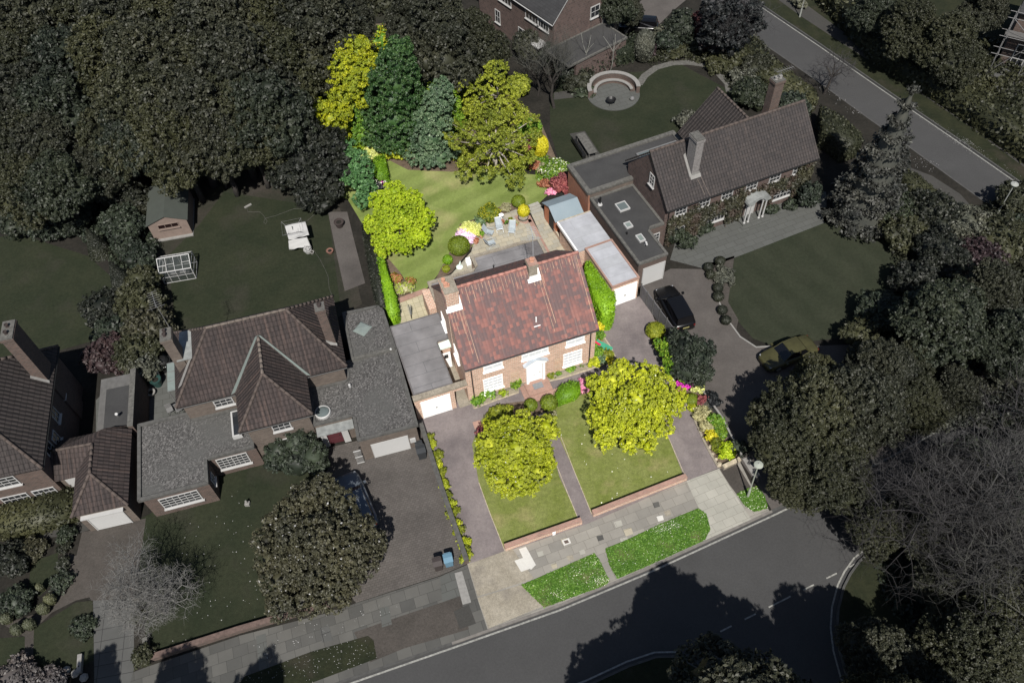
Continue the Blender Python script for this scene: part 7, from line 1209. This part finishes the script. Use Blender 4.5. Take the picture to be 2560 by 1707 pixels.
o = thing('white_post', 'white post with a cross arm on the square paved yard', 'post', G(1073, 770)); a = MB(); a.tube((0, 0, 0), (0, 0, 1.0), .03, .03, 8); a.build('pole', 'white_paint', o); a = MB(); a.tube((-.22, 0, .85), (.22, 0, .85), .025, .025, 6); a.build('cross_arm', 'white_paint', o)
a = MB(); a.prism([(-.3, -.22), (.3, -.26), (.32, .2), (-.25, .26)], 0, .35); tag(a.build('garden_bag', 'red_plastic', loc=G(1494, 860), yaw=-20), 'bright red bag lying in the side bed', 'bag')
o = thing('cloche', 'green netting cloche in the side bed by the drive', 'cloche', G(1509, 872), -40); a = MB()
for k in range(6): a.tube((-.7+k*.28, -.2, 0), (-.7+k*.28, .15, .55), .012, .012, 5)
for z in (.1, .3, .5): a.tube((-.7, -.2+z*.6, z), (.7, -.2+z*.6, z), .012, .012, 5)
a.build('bars', 'green_plastic', o); a = MB(); a.extr_x([(-.19, 0), (.16, .54), (.18, .53), (-.17, 0)], -.68, .68); a.build('netting', 'green_canopy' if 0 else 'green_plastic', o)
sheet('manhole_cover', [(1181, 1055), (1200, 1050), (1206, 1068), (1187, 1073)], Z4, 'red_brick_paving', kind=None, label='reddish square manhole cover in the left drive', cat='manhole cover')
sheet('manhole_cover', [(1404, 1350), (1422, 1344), (1428, 1357), (1410, 1364)], Z5, 'new_concrete', kind=None, label='dark inspection cover in a pale square frame in the pavement', cat='manhole cover'); 
ms = sheet('cover_plate', [(1409, 1352), (1419, 1349), (1423, 1356), (1413, 1359)], Z5+.004, 'dark_brick', kind=None); ms.parent = [o for o in bpy.data.objects if o.name == 'manhole_cover.001'][0]; ms.matrix_parent_inverse = ms.parent.matrix_world.inverted() if 0 else ms.matrix_parent_inverse
sheet('pavement_slab', [(1856, 1147), (1872, 1141), (1901, 1189), (1886, 1197)], Z4, 'dim_stone'); tag(sheet('drain_cover', [(1873, 1156), (1880, 1153), (1883, 1159), (1876, 1162)], Z5, 'dark_timber', kind=None), 'small dark cover in the pale slab by the lit verge', 'drain cover')
a = MB(); a.prism([(-.1, -.09), (.1, -.09), (.1, .09), (-.1, .09)], 0, .35); a.prism([(-.12, -.1), (.12, -.1), (.12, .1), (-.12, .1)], .35, .4); tag(a.build('marker_post', 'white_paint', loc=G(1384, 1334), yaw=18), 'short white marker post at the front of the left brick wall', 'post')
# left neighbour: shed, greenhouse, washing
o = thing('garden_shed', 'timber shed with green felt roof at the edge of the wood', 'shed', G(389, 602), 10)
a = MB(); a.extr_y([(0, .12), (3.25, .12), (3.25, 1.9), (1.65, 2.5), (0, 1.9)], 0, 4.8); a.build('wall', 'shed_board', o); a = MB(); a.extr_y([(-.15, 1.86), (1.65, 2.62), (3.4, 1.86), (3.4, 1.8), (1.65, 2.55), (-.15, 1.8)], -.12, 4.95); a.build('roof', 'shed_green', o)
a = MB(); a.box(-.05, 3.3, -.25, 4.8, 0, .119); a.build('base', 'dim_stone', o); window(o, (.75, 0, 1.2), 's', 1.75, .5, 3, 1, 'shed_board', 'shed_pane', fw=.05, name='window')
GH = thing('greenhouse', 'small white framed greenhouse below the green roofed shed', 'greenhouse', G(412, 709), 9); gw_, gd, ge, gr = 2.6, 1.9, 1.3, 2.0
fm = MB()
def bar(p, q, r=.03): fm.tube(p, q, r, r, 5)
for x in np.linspace(0, gw_, 5):
    k = .035 if x in (0, gw_) else .02
    bar((x, 0, 0), (x, 0, ge), k); bar((x, gd, 0), (x, gd, ge), k); bar((x, 0, ge), (x, gd/2, gr), k); bar((x, gd, ge), (x, gd/2, gr), k)
for y, z, k in ((0, 0, .035), (gd, 0, .035), (0, ge, .045), (gd, ge, .035), (gd/2, gr, .05), (0, .65, .02)): bar((0, y, z), (gw_, y, z), k)
for x in (0, gw_):
    for z in (0, ge, .65): bar((x, 0, z), (x, gd, z), .03)
bar((0.65, gd*.25, 1.65), (1.3, gd*.25, 1.65), .02); bar((1.95, gd*.25, 1.65), (2.6, gd*.25, 1.65), .02); bar((0, gd*.22, 1.62), (.65, gd*.22, 1.62), .03); fm.build('frame', 'dim_white', GH)
m_, t_, p_ = newmat('clear_pane'); p_.inputs['Base Color'].default_value = (.06, .07, .07, 1); p_.inputs['Roughness'].default_value = .1; tr_ = t_.nodes.new('ShaderNodeBsdfTransparent'); mx_ = t_.nodes.new('ShaderNodeMixShader'); mx_.inputs[0].default_value = .45; t_.links.new(p_.outputs[0], mx_.inputs[1]); t_.links.new(tr_.outputs[0], mx_.inputs[2]); mx_.inputs[0].default_value = .6
t_.links.new(mx_.outputs[0], [n for n in t_.nodes if n.type == 'OUTPUT_MATERIAL'][0].inputs[0])
a = MB(); a.face([(0, 0, 0), (gw_, 0, 0), (gw_, 0, ge), (0, 0, ge)]); a.face([(0, 0, ge), (gw_, 0, ge), (gw_, gd/2, gr), (0, gd/2, gr)]); a.face([(gw_, gd, ge), (0, gd, ge), (0, gd/2, gr), (gw_, gd/2, gr)]); a.face([(gw_, 0, 0), (gw_, gd, 0), (gw_, gd, ge), (gw_, gd/2, gr), (gw_, 0, ge)]); a.build('glazing', 'clear_pane', GH)
for i, (x, lb) in enumerate(((.9, 'left of two seed trays on the greenhouse bench'), (1.7, 'right of two seed trays on the greenhouse bench'))):
    a = MB(); c_, s_ = math.cos(R(9)), math.sin(R(9)); a.box(-.25, .25, -.15, .15, .0, .12); p = G(412, 709)+Vector((x*c_-.5*s_, x*s_+.5*c_, .55)); tag(a.build('seed_tray', 'dim_sheet', loc=p, yaw=9), lb, 'seed tray')
a = MB(); a.box(.5, 2.2, .25, .75, .5, .54); a.box(.55, .6, .3, .7, 0, .5); a.box(2.1, 2.15, .3, .7, 0, .5); a.build('bench', 'dark_timber', GH)
WP = G(743, 605); o = thing('washing_line', 'rotary washing line frame holding white sheets on the dark lawn', 'washing line', WP, 12); a = MB(); a.tube((0, 0, 0), (0, 0, 1.9), .03, .03, 8); a.build('pole', 'dim_steel', o); a = MB()
for k in range(4): c_, s_ = math.cos(k*1.57+.78), math.sin(k*1.57+.78); a.tube((0, 0, 1.2), (c_*1.2, s_*1.2, 1.85), .02, .02, 5)
for r_ in (.6, .9, 1.2): a.path([(r_*math.cos(k*1.57+.78), r_*math.sin(k*1.57+.78), 1.2+.65*r_/1.2) for k in range(5)], .008, 4)
a.build('arms', 'dim_steel', o)
def cloth(name, label, P, nx, ny, amp, seed, mat):
    """P: four world corners; a sagging, wrinkled sheet"""
    rg = random.Random(seed); a, b, c, d = [Vector(p) for p in P]; V = []; F = []
    for i in range(nx+1):
        for j in range(ny+1):
            u, v = i/nx, j/ny; p = a.lerp(b, u).lerp(d.lerp(c, u), v); p.z += -amp*math.sin(math.pi*u)*math.sin(math.pi*v)+.04*math.sin(u*14+seed)*v+.03*math.sin(v*11+u*5); V.append(tuple(p))
    for i in range(nx):
        for j in range(ny): q = i*(ny+1)+j; F.append((q, q+ny+1, q+ny+2, q+1))
    mb = MB(); mb.v, mb.f, mb.m = V, F, [0]*len(F); o = mb.build(name, mat, smooth=True); md = o.modifiers.new('thick', 'SOLIDIFY'); md.thickness = .01; return tag(o, label, 'bed sheet')
cloth('bed_sheet', 'upper white bed sheet spread over the washing line', [G(712, 565, 1.8), G(763, 553, 1.8), G(773, 588, 1.5), G(722, 600, 1.2)], 14, 10, .25, 1, 'dim_sheet'); cloth('bed_sheet', 'lower white bed sheet hanging flat from the washing line', [G(721, 602, 1.35), G(767, 592, 1.35), G(777, 616, .7), G(723, 624, .7)], 12, 8, .05, 2, 'dim_sheet')
def rope(label, pts, name='hose', r=.012, mat='dark_coping', cat='hose'): P = [G(*p, .03) for p in pts]; a = MB(); a.path([tuple(p-P[0]) for p in P], r, 5); return tag(a.build(name, mat, loc=P[0]), label, cat)
rope('pale cord looping across the dark lawn above the washing line', [(617, 520), (620, 530), (650, 530), (660, 540), (663, 547), (659, 556), (664, 560), (668, 553), (663, 546), (690, 539), (735, 522), (760, 521), (790, 521), (789, 533), (778, 543), (768, 552)], 'cord', cat='cord'); rope('pale hose trailing from the washing line towards the house', [(783, 622), (790, 634), (800, 648), (812, 672), (820, 690), (823, 720), (832, 744), (838, 757)])
a = MB(); a.box(-.35, .35, -.09, .09, 0, .1); tag(a.build('cord_reel', 'dim_stone', loc=G(620, 516), yaw=40), 'small pale cord reel lying on the dark lawn', 'reel')
o = thing('patio_table', 'round pale topped table on a post, dark side terrace', 'table', G(371, 944)); a = MB(); a.tube((0, 0, 0), (0, 0, .95), .04, .04, 8); a.build('post', 'dim_steel', o); a = MB(); a.lathe([(.4, .93), (.42, .95), (.41, .98), (.05, 1.0)], (0, 0, 0), 24); a.build('tabletop', 'dim_stone', o)
o = thing('covered_barbecue', 'bulky black covered barbecue beside the round pale table', 'barbecue', G(412, 920), 15); a = MB(); a.prism([(-.7, -.5), (.65, -.55), (.75, .45), (-.55, .55)], 0, .8); a.build('base', 'black_metal', o); a = MB(); a.lathe([(.5, .8), (.5, .95), (.35, 1.15), (.1, 1.2)], (.1, 0, 0), 14); a.build('hood', 'black_metal', o); a = MB(); a.tube((-.3, -.55, .75), (.35, -.6, .78), .03, .03, 6); a.build('handle', 'dim_white', o)
o = thing('folded_parasol', 'closed parasol leaning on the dark side terrace', 'parasol', G(404, 950)); a = MB(); a.tube((0, 0, 0), (.1, .1, 1.6), .02, .02, 6); a.build('pole', 'dim_steel', o); a = MB(); a.tube((.03, .03, .6), (.1, .1, 1.6), .1, .03, 8); a.build('canopy', 'bin_dark', o)
o = thing('lean_to', 'pale glazed lean to canopy on the side of the hipped house', 'canopy', LO, 13.2); a = MB(); a.prism([(3.0, 7.0), (4.4, 7.0), (4.4, 9.6), (3.0, 9.6)], 2.0, 2.05); a.build('glazing', 'dim_canopy', o); a = MB()
for x, y in ((3.05, 7.05), (3.05, 9.55)): a.tube((x, y, 0), (x, y, 2.0), .04, .04, 6)
for y in (7.0, 7.9, 8.75, 9.6): a.box(2.98, 4.4, y-.02, y+.02, 2.053, 2.08)
a.build('frame', 'dim_steel', o)
for x, y, lb in ((452, 1030, 'right'), (430, 1032, 'left')):
    o = thing('terrace_chair', 'thin metal garden chair by the long flat roof edge, '+lb+' of two', 'chair', G(x, y), 30); a = MB()
    for sx in (-.2, .2):
        for sy in (-.2, .2): a.tube((sx, sy, 0), (sx, sy, .45), .015, .015, 5)
    a.build('legs', 'black_metal', o); a = MB(); a.box(-.22, .22, -.22, .22, .45, .48); a.build('seat', 'dim_steel', o); a = MB(); a.box(-.22, .22, .2, .23, .5, .9); a.build('backrest', 'dim_steel', o)
o = thing('stone_ornament', 'pale stone ornament alone on the dark front lawn', 'ornament', G(620, 1261)); a = MB(); a.prism([(-.16, -.14), (.16, -.14), (.16, .14), (-.16, .14)], 0, .25); a.build('plinth', 'dim_stone', o); a = MB(); a.lathe([(.12, .25), (.06, .32), (.1, .42), (.07, .55), (.03, .62)], (0, 0, 0), 10); a.build('figure', 'dim_stone', o)
a = MB(); a.lathe([(.13, 0), (.16, .06), (.1, .16), (.14, .2), (.05, .3)], (0, 0, 0), 8); [tag(x, 'pale stone figure lying at the lower end of the flagged drive', 'ornament') for x in (a.build('garden_figure', 'dim_stone', loc=G(202, 1668)),)]
a = MB(); a.box(-.13, .13, -.55, .55, 0, .3); tag(a.build('stone_block', 'dim_stone', loc=G(203, 1660), yaw=12), 'pale upright stone slab by the lower end of the flagged drive', 'stone')
for x, y, lb in ((168, 1676, 'left of three pale rocks'), (190, 1684, 'middle of three pale rocks'), (212, 1694, 'lowest of three pale rocks')): a = MB(); a.lathe([(.22, 0), (.28, .12), (.2, .26), (.06, .32)], (0, 0, 0), 7); tag(a.build('rock', 'dim_stone', loc=G(x, y)), lb+' near the mauve shrubs', 'rock')
# right neighbour: arc bench, fire bowl, table
o = thing('arc_bench', 'curved pale stone bench with high back round the circular terrace', 'bench', c0, 5)
def arc(mb, r0, r1, z0, z1, a0, a1, n=30):
    A = [R(a0+(a1-a0)*k/n) for k in range(n+1)]; poly = [(r1*math.cos(t), r1*math.sin(t)) for t in A]+[(r0*math.cos(t), r0*math.sin(t)) for t in A[::-1]]
    for k in range(n): t, u = A[k], A[k+1]; mb.prism([(r1*math.cos(t), r1*math.sin(t)), (r1*math.cos(u), r1*math.sin(u)), (r0*math.cos(u), r0*math.sin(u)), (r0*math.cos(t), r0*math.sin(t))], z0, z1)
a = MB(); arc(a, 2.28, 2.62, .1, .9, -8, 186); a.build('backrest', 'dark_brick', o); a = MB(); arc(a, 2.24, 2.66, .9, .97, -9, 187); a.build('coping', 'dim_stone', o); a = MB(); arc(a, 1.75, 2.2, .1, .42, 0, 178); a.build('seat_base', 'dark_brick', o); a = MB(); arc(a, 1.68, 2.0, .42, .5, -1, 179); a.build('seat', 'dim_stone', o)
o = thing('fire_bowl', 'black fire bowl on legs in the middle of the circular terrace', 'fire bowl', G(1527, 260, .1)); a = MB(); a.lathe([(.08, .25), (.3, .32), (.5, .55), (.47, .55), (.28, .36), (.05, .3)], (0, 0, 0), 20); a.build('bowl', 'black_metal', o)
for k in range(3): a = MB(); a.tube((.25*math.cos(k*2.1), .25*math.sin(k*2.1), .33), (.38*math.cos(k*2.1), .38*math.sin(k*2.1), 0), .02, .02, 6); a.build('leg', 'black_metal', o)
a = MB(); a.lathe([(.05, 0), (.2, .08), (.24, .22), (.18, .36), (.04, .42)], (0, 0, 0), 14); tag(a.build('stone_ball', 'dim_steel', loc=G(1580, 251, .1)), 'dark metal ball at the right end of the arc bench', 'ball')
sheet('paving', [(1424, 335), (1462, 328), (1500, 385), (1462, 398)], Z3, 'footway')
A_, B_, C_, D_ = G(1439, 337, .74), G(1462, 330, .74), G(1496, 379, .74), G(1470, 387, .74); ctr = (A_+B_+C_+D_)/4; v = (B_+C_-A_-D_)/2; lx = ((D_+C_)-(A_+B_))/2; yw = math.degrees(math.atan2(lx.y, lx.x)); LL_ = lx.length
o = thing('garden_table', 'long grey garden table with a dark bench by the flat roof', 'table', (ctr.x, ctr.y, 0), yw); a = MB(); a.box(-LL_/2, LL_/2, -.42, .42, .7, .74); a.build('tabletop', 'dark_coping', o)
for sx in (-1, 1):
    for sy in (-1, 1): a = MB(); a.box(sx*LL_*.45-.04, sx*LL_*.45+.04, sy*.34-.04, sy*.34+.04, 0, .7); a.build('leg', 'dark_timber', o)
o2 = thing('garden_bench', 'dark slatted bench tucked along the left side of the long grey table', 'bench', (ctr.x, ctr.y, 0), yw)
for k in (-.9, 0, .9): a = MB(); a.box(k-.4, k+.4, -.95, -.55, .42, .46); a.box(k-.4, k+.4, -1.0, -.952, .46, .85); a.box(k-.35, k-.3, -.9, -.6, 0, .42); a.box(k+.3, k+.35, -.9, -.6, 0, .42); a.build('seat', 'black_metal', o2)
